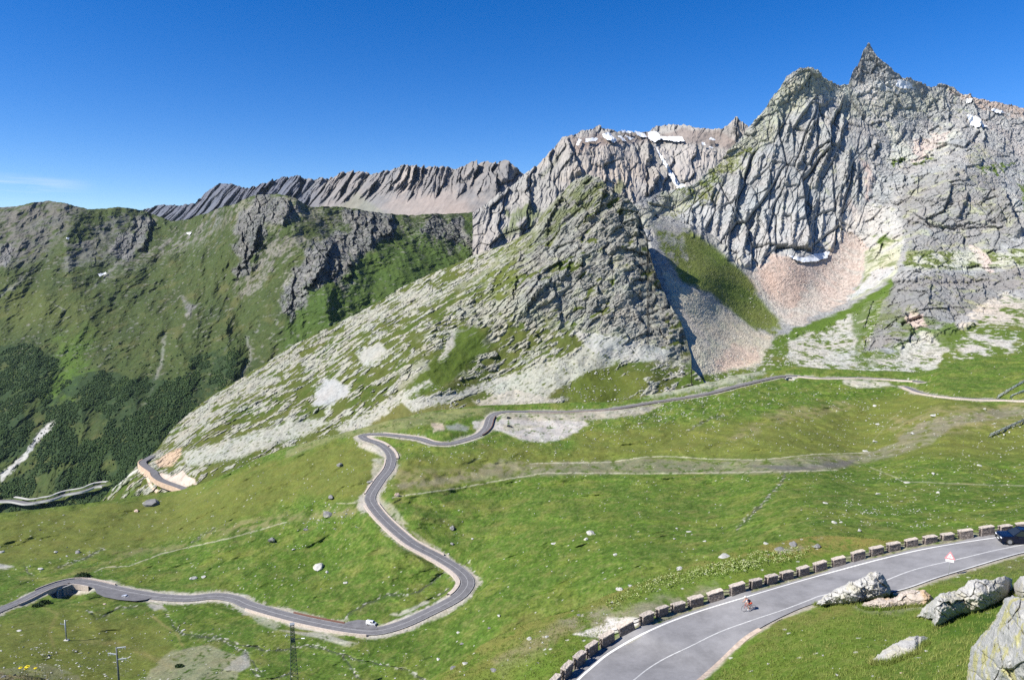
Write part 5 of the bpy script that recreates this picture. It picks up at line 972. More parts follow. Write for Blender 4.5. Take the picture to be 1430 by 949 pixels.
o = ribbon("stone_kerb", NN[pix(NN)[0] < 1060], -.45, .05, .10, flat_mat("kerb_stone", (0.42, 0.34, 0.27), .95, var=.25, scale=2.5), thick=.5, kind=None); tag(o, kind="structure")
# ================================================================== stones
def ico(sub):
    bm = bmesh.new(); bmesh.ops.create_icosphere(bm, subdivisions=sub, radius=1.0)
    V = np.array([v.co[:] for v in bm.verts]); Q = np.array([[v.index for v in f.verts] for f in bm.faces]); bm.free(); return V, Q
ICO = {k: ico(k) for k in (1, 2, 3)}
def stone_geo(seed, sub=2, flat=.6, cuts=9, rough=.06):
    r = np.random.RandomState(seed); V, Q = ICO[sub]; V = V.copy()
    for _ in range(cuts):
        n = r.normal(size=3); n /= np.linalg.norm(n); c = r.uniform(.45, .82)
        d = V@n-c; V -= np.outer(np.maximum(d, 0), n)
    V *= np.array([1, r.uniform(.6, .95), flat*r.uniform(.8, 1.2)]); V += r.normal(size=V.shape)*rough*.5
    V[:, 2] -= V[:, 2].min()*.72; return V, Q
def rock_mat(name, c1, c2, lich, scale):
    m, nt, b = new_mat(name)
    n1 = nz(nt, scale, 7, .68); n2 = nz(nt, scale*.4, 5, .6); n3 = nz(nt, scale*2.3, 5, .7); n4 = nz(nt, scale*1.1, 5, .6)
    c = mixc(nt, c1, c2, ramp(nt, n1.outputs[0], [(.38, 0.0), (.62, 1.0)]))
    c = mixc(nt, c, lich, ramp(nt, n2.outputs[0], [(.50, 0.0), (.58, .75)])); c = mixc(nt, c, (0.15, 0.147, 0.138), ramp(nt, n3.outputs[0], [(.62, 0.0), (.72, .45)]))
    c = mixc(nt, c, (0.47, 0.465, 0.44), ramp(nt, n4.outputs[0], [(.60, 0.0), (.68, .8)]))
    nt.links.new(c, b.inputs["Base Color"]); b.inputs["Roughness"].default_value = .92; b.inputs["Specular IOR Level"].default_value = .15
    bump(nt, b, n1.outputs[0], .25/scale, .9); return m
M_stone = rock_mat("pale_lichened_stone", (0.36, 0.355, 0.335), (0.46, 0.455, 0.42), (0.40, 0.40, 0.27), 1.6)
M_stone_d = rock_mat("grey_stone", (0.16, 0.158, 0.155), (0.25, 0.245, 0.235), (0.26, 0.26, 0.18), 0.8)
M_stone_r = rock_mat("reddish_stone", (0.42, 0.30, 0.23), (0.50, 0.41, 0.34), (0.40, 0.38, 0.30), 1.4)
SM = {}
def stone_mesh(k, mat):
    key = (k, mat.name)
    if key not in SM:
        V, Q = stone_geo(100+k, 2); o = mesh_from("boulder", V, Q, mat, link=False); SM[key] = o.data; bpy.data.objects.remove(o)
    return SM[key]
def boulder(lay, px, py, wpx, label, mat=None, flat=1.0, seed=None, group=None, name="boulder", rz=None, sink=0.12):
    P = gnd(lay, px, py); s = wpx/2*P[1]/F
    k = (seed if seed is not None else random.randrange(8)); o = bpy.data.objects.new(name, stone_mesh(k % 8, mat or M_stone)); COL.objects.link(o)
    o.location = P-np.array([0, 0, sink*s]); o.scale = (s*1.12, s, s*flat*1.1); o.rotation_euler = (random.uniform(-.12, .12), random.uniform(-.12, .12), random.uniform(0, 6.28) if rz is None else rz)
    return tag(o, label, "boulder" if wpx > 5 else "stone", group)
MB, NH = "meadow_terrain", "near_hillside_terrain"
for a in [(446, 793, 19, "large pale slab-shaped boulder in the grass left of the hairpin", M_stone, .9, 1, None, .5), (457, 798.5, 8, "small pale block touching the right foot of the large slab boulder", M_stone, .9, 2), (482, 815, 8, "pale boulder below and right of the large slab boulder", M_stone, .8, 3),
          (380, 757, 13, "pointed dark-sided boulder in the meadow left of the straight", M_stone_d, 1.3, 4), (410, 767, 6, "small white stone right of the pointed dark boulder", M_stone, 1, 5), (457, 720, 14, "tall grey boulder among rubble left of the road", M_stone_d, 1.4, 6), (427, 740, 7, "grey stone below the rubble patch left of the road", M_stone_d, 1, 7),
          (462, 695, 13, "dark flat boulder in the grass left of the upper bend", M_stone_d, .8, 0), (474, 650, 10, "dark boulder in the grass below the left hairpin", M_stone_d, 1.1, 1), (517, 672, 10, "grey stone close to the left road edge above the track", M_stone_d, 1, 2),
          (555, 692, 8, "small orange block standing at the start of the old track", M_stone_r, 1.3, 3), (543, 622, 6, "small orange boulder inside the left hairpin", M_stone_r, 1.3, 4), (631, 738, 11, "squat grey boulder in the meadow right of the straight", M_stone_d, 1.1, 5), (632, 759, 8, "smaller grey boulder just above the hairpin meadow", M_stone_d, .9, 6),
          (660, 752, 5, "white stone right of the two grey boulders", M_stone, .8, 7), (626, 769, 6, "pale stone on the bank above the hairpin", M_stone, .8, 0), (825, 745, 16, "largest white boulder in the middle of the meadow", M_stone, .9, 1), (818, 752, 9, "boulder touching the left foot of the largest white boulder", M_stone, .9, 2),
          (773, 758, 10, "low white rock left of the largest white boulder", M_stone, .5, 3), (859, 774, 8, "round pale boulder below the largest white boulder", M_stone, .8, 4), (945, 737, 5, "small white stone above the right meadow", M_stone, .7, 5), (962, 742, 8, "white stone pair left of the stony stream", M_stone, .5, 6), (984, 755, 5, "white stone below the stream's end", M_stone, .9, 7),
          (942, 752, 9, "flat white stone in the middle right meadow", M_stone, .4, 0), (1165, 730, 9, "white boulder left of its smaller twin in the right meadow", M_stone, .8, 1), (1174, 729, 6, "smaller twin right of the white boulder in the meadow", M_stone, .8, 2), (1200, 742, 7, "white stone near the brown shoulder of the hill", M_stone, 1.2, 3),
          (211, 705, 29, "large dark overhanging boulder on the left brow of the meadow", M_stone_d, .75, 4, None, .6), (190, 713, 9, "small reddish boulder left of the large overhanging one", M_stone_r, .6, 5), (57, 794, 9, "white boulder above the far left road bend", M_stone, .9, 6), (108, 771, 9, "grey boulder beside the gully at the left", M_stone_d, .8, 7),
          (93, 776, 5, "pale stone left of the grey gully boulder", M_stone, .8, 0), (78, 770, 6, "white stone further left of the grey gully boulder", M_stone, .8, 1), (2, 771, 9, "white boulder cut by the left edge of the view", M_stone, .8, 2), (271, 807, 12, "white slab in the meadow above the left straight", M_stone, .6, 3), (284, 805, 9, "pale rubble stone right of the white slab", M_stone, .5, 4),
          (146, 841.5, 6, "yellowish boulder just below the lay-by", M_stone_r, .8, 5), (256, 879, 6, "pale boulder at the end of the stony ditch", M_stone, .7, 6), (26, 879, 8, "long thin white stone on the slope left of the small pole", M_stone, .4, 7), (697, 857, 9, "pale grey boulder right of the curve in the meadow", M_stone, .8, 0),
          (683, 876, 7, "grey boulder below the meadow curve", M_stone_d, .8, 1), (640, 882, 6, "small boulder on the slope left of the brown hill", M_stone, .8, 2), (612, 918, 7, "pale stone low on the slope beside the ditch", M_stone, .7, 3), (645, 899, 8, "grey boulder above the brown hill's edge", M_stone_d, .7, 4), (567, 879, 5, "stone on the verge right of the lay-by", M_stone, .8, 5),
          (1304, 662, 8, "boulder in the right slope below the path", M_stone, .9, 6), (1267, 674, 9, "pale flat boulder at the bend of the footpath", M_stone, .5, 7), (1226, 690, 9, "white flat stone on the slope below the footpath", M_stone, .6, 0), (1152, 702, 10, "pale stone at the lower left of the right slope", M_stone, .5, 1),
          (1275, 606, 9, "white boulder in the grey rubble patch", M_stone, .9, 2), (1303, 581, 11, "long pale boulder on the upper right slope", M_stone, .5, 3), (1222, 617, 9, "white boulder at the left end of the grey rubble", M_stone, .6, 4), (1209, 630, 10, "white slab at the fork of the old tracks", M_stone, .5, 5), (1221, 566, 8, "pale boulder high in the right meadow", M_stone, .5, 6),
          (1226, 593, 8, "flat white stone above the grey rubble patch", M_stone, .4, 7), (1375, 573, 6, "white stone below the wall at the right edge", M_stone, .9, 0), (1368, 651, 8, "boulder low on the right slope", M_stone, .8, 1), (1310, 688, 7, "pale boulder under the footpath at right", M_stone, .8, 2), (952, 523, 8, "white round boulder at the foot of the knoll beside the upper road", M_stone, 1.2, 3)]:
    label_, mat_, fl_, sd_ = a[3], a[4], a[5], a[6]
    lay_ = MB if a[1] > 545 or a[0] > 960 else "rocky_knoll_terrain"
    boulder(lay_, a[0], a[1], a[2], label_, mat_, fl_, sd_)
for a in [(1012, 777, 27, "low flat grey boulder behind the wall on the brown shoulder", M_stone, .35, 1), (950, 784, 16, "pale flat stone left of the flat grey boulder", M_stone, .4, 2), (866, 811, 12, "grey slab leaning in the grass left of the flowers", M_stone, .8, 3), (880, 797, 9, "white stone on the hill's edge above the leaning slab", M_stone, .6, 4),
          (1107, 760, 17, "slanting grey slab in the brown grass behind the wall", M_stone_d, .7, 5), (1088, 766, 20, "broad grey outcrop left of the slanting slab", M_stone_d, .35, 6), (1140, 764, 12, "upright grey rock right of the slanting slab", M_stone_d, 1.0, 7), (1303, 743, 16, "pale boulder on the crest behind the wall at right", M_stone, .5, 0), (1070, 757.5, 9, "small pale stone on the brow left of the grey slabs", M_stone, .5, 1),
          (764, 889, 9, "white stone below the gravel patch", M_stone, .6, 2), (740, 891, 12, "pale stones low on the slope by the hill's edge", M_stone, .4, 3), (808, 858, 8, "grey stone above the gravel patch", M_stone_d, .7, 4), (633, 931, 13, "grey rock on the hill's edge at the bottom", M_stone_d, .5, 5), (650, 926, 12, "pale rock on the hill's edge right of the grey one", M_stone, .4, 6), (689, 935, 12, "grey stone near the bottom of the near slope", M_stone_d, .6, 7),
          (1170, 943, 9, "white stone at the bottom below the flat slab", M_stone, .5, 0), (1219, 944, 7, "small white stone right of the other at the bottom", M_stone, .6, 1), (1259, 938, 5, "small orange stone near the bottom right", M_stone_r, 1, 2), (1294, 907, 7, "white stone off the right end of the flat slab", M_stone, .5, 3), (1073, 926, 6, "small white stone in the near grass", M_stone, .6, 4)]:
    boulder(NH, a[0], a[1], a[2], a[3], a[4], a[5], a[6])
# many small stones, the largest ones each a thing
rs = np.random.RandomState(5)
def scatter(n, q, lay):
    xs = [p[0] for p in q]; ys = [p[1] for p in q]; out = []
    while len(out) < n:
        x = rs.uniform(min(xs), max(xs), n*3); y = rs.uniform(min(ys), max(ys), n*3); k = inside(x, y, q); out += list(zip(x[k], y[k]))
    return np.array(out[:n])
zones = [(1500, [(560, 620), (700, 612), (860, 625), (1160, 640), (1100, 740), (900, 800), (700, 860), (600, 860), (560, 700)], MB, .55, 2.0), (1700, [(870, 575), (1060, 535), (1240, 545), (1240, 620), (1000, 632), (830, 630), (800, 610)], MB, .7, 2.4), (2200, [(1130, 640), (1280, 570), (1470, 570), (1470, 735), (1130, 745), (1110, 700)], MB, .6, 2.4),
         (1500, [(0, 720), (300, 672), (520, 620), (520, 690), (490, 780), (440, 850), (300, 820), (100, 805), (0, 845)], MB, .55, 2.2), (1500, [(0, 870), (200, 850), (400, 880), (560, 890), (620, 900), (560, 960), (0, 960)], MB, .6, 2.6), (450, [(540, 612), (620, 625), (720, 600), (830, 618), (800, 634), (660, 645), (550, 645)], MB, .8, 2.6),
         (700, [(0, 900), (150, 905), (260, 949), (0, 960)], MB, .8, 3.2), (260, [(440, 705), (500, 715), (470, 740), (420, 735)], MB, .8, 3.2), (420, [(860, 575), (1000, 545), (1060, 540), (990, 575), (880, 600)], MB, .9, 3.0), (3600, [(950, 520), (1090, 470), (1200, 440), (1330, 480), (1300, 526), (1080, 522), (960, 545)], "rock_wall_terrain", .8, 3.0), (1500, [(1050, 385), (1080, 360), (1110, 372), (1180, 350), (1210, 350), (1180, 415), (1110, 455), (1040, 500), (980, 520), (970, 450), (1040, 450)], "rock_wall_terrain", .7, 2.2),
         (500, [(1330, 470), (1470, 440), (1470, 540), (1330, 525)], "rock_wall_terrain", .8, 2.8), (4200, [(250, 650), (420, 600), (560, 560), (700, 500), (900, 480), (960, 520), (940, 560), (700, 572), (560, 600), (420, 625), (280, 670)], "rocky_knoll_terrain", .8, 3.4), (320, [(1180, 700), (1280, 700), (1330, 735), (1180, 735)], MB, .8, 2.6),
         (350, [(620, 945), (760, 870), (900, 815), (1100, 762), (1120, 775), (900, 845), (780, 930), (700, 960)], NH, 1.0, 3.5), (160, [(1040, 905), (1180, 850), (1340, 870), (1340, 960), (1000, 960)], NH, 1.0, 4.0)]
small = []
for n, q, lay, a, b_ in zones:
    p = scatter(n, q, lay); s = a+(b_-a)*rs.rand(n)**3.6
    cl = fbm(p[:, 0]/26, p[:, 1]/12, 3, 400); keep = rs.rand(n) < np.clip(.18+2.3*cl, .04, 1)
    p = p[keep]; s = s[keep]
    if lay == MB:
        W_ = gnd(lay, p[:, 0], p[:, 1]).astype(f4); k = np.minimum(near_line(W_[:, 0], W_[:, 1], RW1)[0], near_line(W_[:, 0], W_[:, 1], RW2)[0]) > 7.5; p = p[k]; s = s[k]
        k = ~inside(p[:, 0], p[:, 1], [(690, 585), (825, 585), (800, 615), (700, 610)]); p = p[k]; s = s[k]
    if lay == NH: k = road_mask_A(p[:, 0].astype(f4), p[:, 1].astype(f4), 4) < .1; p = p[k]; s = s[k]
    small += [(x, y, ss, lay) for (x, y), ss in zip(p, s)]
small.sort(key=lambda t: -t[2])
def place_name(x, y, lay):
    if lay == "rocky_knoll_terrain": return "small pale stone on the debris of the rocky knoll", "stones on the knoll"
    if lay == "rock_wall_terrain": return "small pale stone on the scree under the great wall", "stones on the scree"
    if lay == NH: return "small pale stone in the near grass by the road", "stones in the near grass"
    return ("small white stone lying in the lower meadow grass" if y > 700 else "small white stone lying in the upper meadow grass"), ("stones in the lower meadow" if y > 700 else "stones in the upper meadow")
meadow_small = small[:170]
for x, y, s, lay in meadow_small:
    l, g = place_name(x, y, lay); boulder(lay, x, y, s*1.25, l, M_stone if rs.rand() < .85 else M_stone_d, rs.uniform(.4, 1), int(rs.randint(8)), g, "stone")
def stuff_stones(name, items, label):
    V0 = [stone_geo(200+k, 1, .6, 6, .05) for k in range(6)]; Vs, Qs, n = [], [], 0
    by = {}
    for it in items: by.setdefault(it[3], []).append(it)
    for lay, its in by.items():
        P = gnd(lay, np.array([i[0] for i in its]), np.array([i[1] for i in its]))
        for (x, y, s, _), p in zip(its, P):
            V, Q = V0[int(rs.randint(6))]; r = s/2*p[1]/F*1.25; a = rs.uniform(0, 6.28); c, s_ = math.cos(a), math.sin(a)
            v = V*np.array([r*1.2, r, r*rs.uniform(.5, 1.1)]); v = np.column_stack([v[:, 0]*c-v[:, 1]*s_, v[:, 0]*s_+v[:, 1]*c, v[:, 2]])+p
            Vs.append(v); Qs.append(Q+n); n += len(V)
    o = mesh_from(name, np.concatenate(Vs), np.concatenate(Qs), M_stone); tag(o, kind="stuff", label=label); return o
stuff_stones("scattered_stones", small[170:], "tiny pale stones strewn over meadow, scree and knoll")
# big near rocks: outline at its own distance, bulging both ways
ROCK_FEET = []
def near_rock(q, thick, lean, label, mat, seed, name="rock_outcrop", base=None, amp=.15, w=.55, strat=(1.0, .5)):
    Dl = LAYERS[NH]['D']; xb = sum(p[0] for p in q)/len(q); yb = base or max(p[1] for p in q)
    D0 = float(Dl(np.array([xb]), np.array([yb]))[0]) if yb < 985 else float(Dl(np.array([xb]), np.array([985.]))[0])
    xl = np.arange(min(p[0] for p in q), max(p[0] for p in q)+1, 1.0); yl = []
    for x_ in xl:
        ys_ = [y0+(y1-y0)*(x_-x0)/(x1-x0) for (x0, y0), (x1, y1) in zip(q, q[1:]+q[:1]) if x0 != x1 and min(x0, x1) <= x_ <= max(x0, x1)]
        yl.append(max(ys_) if ys_ else yb)
    yl = np.array(yl); ROCK_FEET.extend([(a_+random.uniform(-1, 1), b_+random.uniform(-.8, 2.0)) for a_, b_ in zip(xl, yl) for _ in range(5)]); Dg = Dl(xl, np.minimum(yl, 985.)).astype(float); Dg = np.convolve(np.pad(Dg, 6, 'edge'), np.ones(13)/13, 'valid')
    step = .62; xs = np.arange(min(p[0] for p in q)-1, max(p[0] for p in q)+1.5, step); ys = np.arange(min(p[1] for p in q)-1, max(p[1] for p in q)+1.5, step)
    PX, PY = np.meshgrid(xs.astype(f4), ys.astype(f4)); x, y = PX.ravel(), PY.ravel()
    jx = x+fbm(x/7, y/7, 3, seed)*1.6; jy = y+fbm(x/7, y/7, 3, seed+1)*1.6
    ins = poly(jx, jy, q, .01) > .5; d = np.where(ins, seg_dist(jx, jy, q, True)[0], 0)
    ext = min(max(p[0] for p in q)-min(p[0] for p in q), max(p[1] for p in q)-min(p[1] for p in q))*w
    prof = np.sqrt(np.clip(1-(1-np.clip(d/ext, 0, 1))**2, 0, 1))
    m_ = 1/F*D0
    D0 = np.interp(x, xl, Dg); ybx = np.interp(x, xl, yl)
    X = (x-xb)*m_; Zl = (ybx-y)*m_; Z = (yb-y)*m_; a = X*strat[0]-Z*strat[1]; b_ = X*strat[1]+Z*strat[0]
    fa1, ea1 = facet(a/1.5+fbm(X, Z, 2, seed+8)*.3, b_/.8, seed+9, .2); fa2, ea2 = facet(a/.6, b_/.34, seed+10, .1)
    rel = (fa1*1.3+fa2*.4-np.clip(.08-ea1, 0, .08)*7+saw(b_/.75+fbm(X/1.2, Z/1.2, 3, seed+2)*.6, .2)*.5+ridged(a/.8, b_/.5, 4, seed+3)*.3+fbm(a/1.6, b_/1.2, 4, seed+4)*.8+fbm(X/.2, Z/.2, 3, seed+6)*.12)*amp*thick
    bulge = prof*thick; fr = D0+lean*Zl-bulge-rel*np.clip(prof*1.6, 0, 1); bk = D0+lean*Zl+bulge*.9+.02
    Vf = at(x, y, fr); Vb = at(x, y, bk)
    idx = np.arange(x.size).reshape(PX.shape); I = ins.reshape(PX.shape); ok = (I[:-1, :-1] & I[1:, :-1] & I[:-1, 1:] & I[1:, 1:])
    Q = np.stack([idx[1:, :-1][ok], idx[1:, 1:][ok], idx[:-1, 1:][ok], idx[:-1, :-1][ok]], 1)
    Q = np.concatenate([Q, Q[:, ::-1]+x.size]); V = np.concatenate([Vf, Vb]); u, inv = np.unique(Q, return_inverse=True)
    o = mesh_from(name, V[u], inv.reshape(-1, 4), mat, smooth=False); return tag(o, label, "rock")
M_nr = rock_mat("near_lichened_rock", (0.37, 0.36, 0.335), (0.46, 0.448, 0.41), (0.43, 0.405, 0.31), 1.5); M_nr3 = rock_mat("yellow_lichened_rock", (0.30, 0.298, 0.285), (0.42, 0.412, 0.38), (0.40, 0.37, 0.13), 2.4); M_nr2 = rock_mat("near_ochre_rock", (0.36, 0.31, 0.26), (0.46, 0.40, 0.34), (0.44, 0.30, 0.16), 1.1)
near_rock([(1138, 843), (1150, 832), (1163, 824), (1185, 812), (1204, 806), (1212, 800), (1223, 796), (1232, 800), (1238, 810), (1243, 820), (1245, 830), (1232, 836), (1215, 838), (1195, 842), (1165, 843), (1148, 846)], 1.9, .5, "grey wedge-shaped outcrop leaning over the near edge of the road", M_nr, 500, base=845, strat=(.85, .5))
near_rock([(1198, 844), (1225, 834), (1250, 834), (1258, 826), (1272, 822), (1290, 823), (1300, 829), (1306, 838), (1296, 845), (1270, 846), (1240, 850), (1210, 850)], .8, .8, "low orange-stained rock between the wedge outcrop and the long pale rock", M_nr2, 510, base=850, strat=(1, .1))
near_rock([(1279, 861), (1287, 850), (1300, 838), (1312, 828), (1334, 824), (1348, 816), (1352, 809), (1366, 808), (1382, 809), (1394, 805), (1404, 803), (1413, 808), (1415, 818), (1412, 828), (1400, 838), (1384, 846), (1370, 853), (1346, 858), (1326, 866), (1306, 877), (1300, 872), (1302, 864)], 2.0, .6, "long pale lichened rock slanting up to the right below the road", M_nr, 520, base=876, strat=(.85, .5))
near_rock([(1414, 826), (1415, 814), (1424, 805), (1440, 801), (1470, 800), (1470, 842), (1425, 838)], 1.4, .5, "pale rock behind the long one at the right edge", M_nr, 530, base=842)
near_rock([(1346, 975), (1350, 945), (1353, 920), (1356, 903), (1368, 888), (1380, 876), (1390, 862), (1397, 848), (1402, 836), (1412, 831), (1430, 834), (1475, 828), (1530, 850), (1570, 900), (1590, 975)], 2.6, .45, "big yellow-lichened crag in the bottom right corner", M_nr3, 540, base=975, amp=.11, strat=(.35, .95))
near_rock([(1215, 922), (1228, 911), (1246, 899), (1264, 890), (1282, 886), (1298, 889), (1297, 896), (1286, 901), (1283, 909), (1262, 918), (1240, 925), (1220, 926)], .7, 2.2, "flat pale slab lying in the near grass", M_nr, 550, base=926, strat=(.9, .4))
# cut bank of bare rock by the road on the knoll's tip
# ================================================================== plants
def leafmat(name, c, c2, scale=.4):
    m, nt, b = new_mat(name); n = nz(nt, scale, 4, .6); nt.links.new(mixc(nt, c, c2, ramp(nt, n.outputs[0], [(.35, 0), (.65, 1)])), b.inputs["Base Color"]); b.inputs["Roughness"].default_value = .8; b.inputs["Specular IOR Level"].default_value = .15; return m
M_alder = leafmat("alder_leaves", (0.026, 0.050, 0.018), (0.045, 0.078, 0.022), .02)
cnt = 56000; x = rs.uniform(-30, 350, cnt).astype(f4); y = rs.uniform(470, 712, cnt).astype(f4)
LH = "left_mountain_terrain"; Pb = base_pt(LH, x, y); fm = forest_mask(x, y, Pb[:, 0].astype(f4), Pb[:, 2].astype(f4))
dr4 = seg_dist(x, y, R4)[0]; k = ((fm > .5) | (rs.rand(cnt) < .02)) & (dr4 > 6.5) ; x, y = x[k], y[k]; P = gnd(LH, x, y)
Vo, Qo = ICO[1]; Vo = Vo[:12]
bm = bmesh.new(); bmesh.ops.create_icosphere(bm, subdivisions=1, radius=1); Vo = np.array([v.co[:] for v in bm.verts]); Qo = np.array([[v.index for v in f.verts] for f in bm.faces]); bm.free()
n = len(x); sc = rs.uniform(.9, 2.3, (n, 1, 1))*np.array([1, 1, 1.15]); V = Vo[None]*sc*(1+rs.normal(size=(n, len(Vo), 1))*.28)+P[:, None]+np.array([0, -1.0, 1.0])
Q = (Qo[None]+np.arange(n)[:, None, None]*len(Vo)).reshape(-1, 3)
tag(mesh_from("alder_thicket", V.reshape(-1, 3), Q, M_alder), label="dark green thicket covering the lower valley side", kind="stuff")
# near grass tufts and flowers
def blades(name, pts, h, wd, mats, label, per=5, lean=.4):
    n = len(pts); P = np.repeat(pts, per, 0)+rs.normal(size=(n*per, 3))*np.array([.10, .10, 0]); m = len(P)
    a = rs.uniform(0, 6.28, m); hh = h*rs.uniform(.5, 1.3, m); w_ = wd*rs.uniform(.6, 1.4, m)
    t = np.stack([np.cos(a), np.sin(a), 0*a], 1); top = P+np.stack([rs.normal(size=m)*lean*hh, rs.normal(size=m)*lean*hh, hh], 1)
    V = np.stack([P-t*w_[:, None]-[0, 0, .05], P+t*w_[:, None]-[0, 0, .05], top], 1).reshape(-1, 3); Q = np.arange(m*3).reshape(-1, 3)
    return tag(mesh_from(name, V, Q, mats), label=label, kind="stuff")
M_blade = leafmat("grass_blades", (0.11, 0.175, 0.025), (0.21, 0.225, 0.065), .35)
p1_ = scatter(7000, [(600, 955), (700, 880), (830, 836), (1000, 772), (1130, 746), (1300, 746), (1300, 754), (1130, 775), (1000, 808), (900, 840), (820, 905), (760, 975), (600, 975)], NH); p2_ = scatter(16000, [(960, 975), (1060, 890), (1150, 845), (1256, 830), (1400, 783), (1470, 775), (1470, 975)], NH)
pp = np.concatenate([p1_, p2_]); cl = fbm(pp[:, 0]/16, pp[:, 1]/10, 3, 410); pp = pp[rs.rand(len(pp)) < np.clip(.6+cl, .1, 1)]; pp = pp[(road_mask_A(pp[:, 0].astype(f4), pp[:, 1].astype(f4), 5) < .05)]
pp = pp[seg_dist(pp[:, 0], pp[:, 1], FAR_E)[0] > 9]
blades("grass_tufts", gnd(NH, pp[:, 0], pp[:, 1]), .22, .018, M_blade, "short turf growing along the near hillside", 5)
rf = np.array([p for p in ROCK_FEET if p[1] < 984]); blades("grass_round_rocks", gnd(NH, rf[:, 0], rf[:, 1]), .42, .022, M_blade, "longer grass growing round the feet of the near rocks", 5, .35)
M_fl = leafmat("pale_flower_heads", (0.26, 0.32, 0.09), (0.40, 0.43, 0.22), 2.0); M_wl = leafmat("broad_leaves", (0.10, 0.175, 0.02), (0.14, 0.21, 0.035), .8)
def flowers(q, n):
    p = scatter(n, q, NH); P = gnd(NH, p[:, 0], p[:, 1]); P = P[rs.rand(len(P)) < np.clip(.55+1.2*fbm(p[:, 0]/9, p[:, 1]/6, 3, 420), .05, 1)]
    return P
FP = np.concatenate([flowers([(840, 845), (900, 812), (950, 800), (1010, 785), (1050, 780), (1070, 790), (1010, 805), (960, 812), (890, 836), (860, 850)], 800), flowers([(975, 795), (1060, 772), (1140, 765), (1120, 782), (1040, 800), (990, 806)], 700)])
V, Qf, nn = [], [], 0
s_ = rs.uniform(.045, .10, len(FP))[:, None, None]*np.array([1, 1, .5]); Vh = Vo[None]*s_+FP[:, None]+np.stack([0*FP[:, 0], 0*FP[:, 0], rs.uniform(.25, .5, len(FP))], 1)[:, None]
tag(mesh_from("wildflowers", Vh.reshape(-1, 3), (Qo[None]+np.arange(len(FP))[:, None, None]*len(Vo)).reshape(-1, 3), M_fl), label="pale yellow flower heads in the grass behind the wall", kind="stuff")
FP2 = FP+rs.normal(size=(len(FP), 3))*np.array([.9, .9, 0])
blades("wildflower_leaves", FP2, .24, .05, M_wl, "bright green leaves of the wildflowers behind the wall", 4, .3)
# a dark shrub, built as a thing
def shrub(lay, px, py, w_, h_, label, seed=1):
    P = gnd(lay, px, py); s = P[1]/F; r = np.random.RandomState(seed)
    root = empty("shrub", P, 0, label, "bush"); V, Q, n = [], [], 0
    m = 900; a = r.normal(size=(m, 3)); a /= np.linalg.norm(a, axis=1)[:, None]; rad = r.uniform(.55, 1.05, m)[:, None]
    c = a*rad*np.array([w_/2*s, w_/3*s, h_/2*s]); c[:, 2] = np.abs(c[:, 2])
    t = r.normal(size=(m, 3, 3))*.28*s*3; mesh_from("foliage", (c[:, None]+t).reshape(-1, 3), np.arange(m*3).reshape(-1, 3), M_alder, parent=root)
    tr = [(0, 0, -.3), (.12, 0, -.3), (.05, .12, -.3), (.05, .03, h_*s*.4)]; mesh_from("stem", tr, [(0, 1, 3), (1, 2, 3), (2, 0, 3)], flat_mat("bark", (.08, .06, .045), .9), parent=root)
shrub(MB, 115, 804, 22, 12, "dark green bush above the far left bend of the road"); shrub(MB, 62, 842, 20, 9, "dark bush below the bridge at the far left", 3); shrub(MB, 52, 845, 14, 7, "smaller dark bush left of the one below the bridge", 4)
shrub(MB, 250, 925, 12, 6, "low dark bush in the gravelly hollow", 5)

# ------------------------------------------------------------------ air
hz = bpy.data.materials.new("mountain_air"); hz.use_nodes = True; nt = hz.node_tree; nt.nodes.clear()
ho = nt.nodes.new("ShaderNodeOutputMaterial"); pv = nt.nodes.new("ShaderNodeVolumePrincipled"); pv.inputs["Density"].default_value = HAZE = 0.8e-5
pv.inputs["Color"].default_value = (0.60, 0.78, 1.0, 1); pv.inputs["Anisotropy"].default_value = 0.1; nt.links.new(pv.outputs[0], ho.inputs["Volume"])
x0, x1, y0, y1, z0, z1 = -6500, 6500, -2500, 6500, -901, 760
V = [(x, y, z) for x in (x0, x1) for y in (y0, y1) for z in (z0, z1)]
o = mesh_from("haze", V, [(0, 1, 3, 2), (4, 6, 7, 5), (0, 4, 5, 1), (2, 3, 7, 6), (0, 2, 6, 4), (1, 5, 7, 3)], hz); tag(o, label="thin blue mountain haze", kind="stuff")
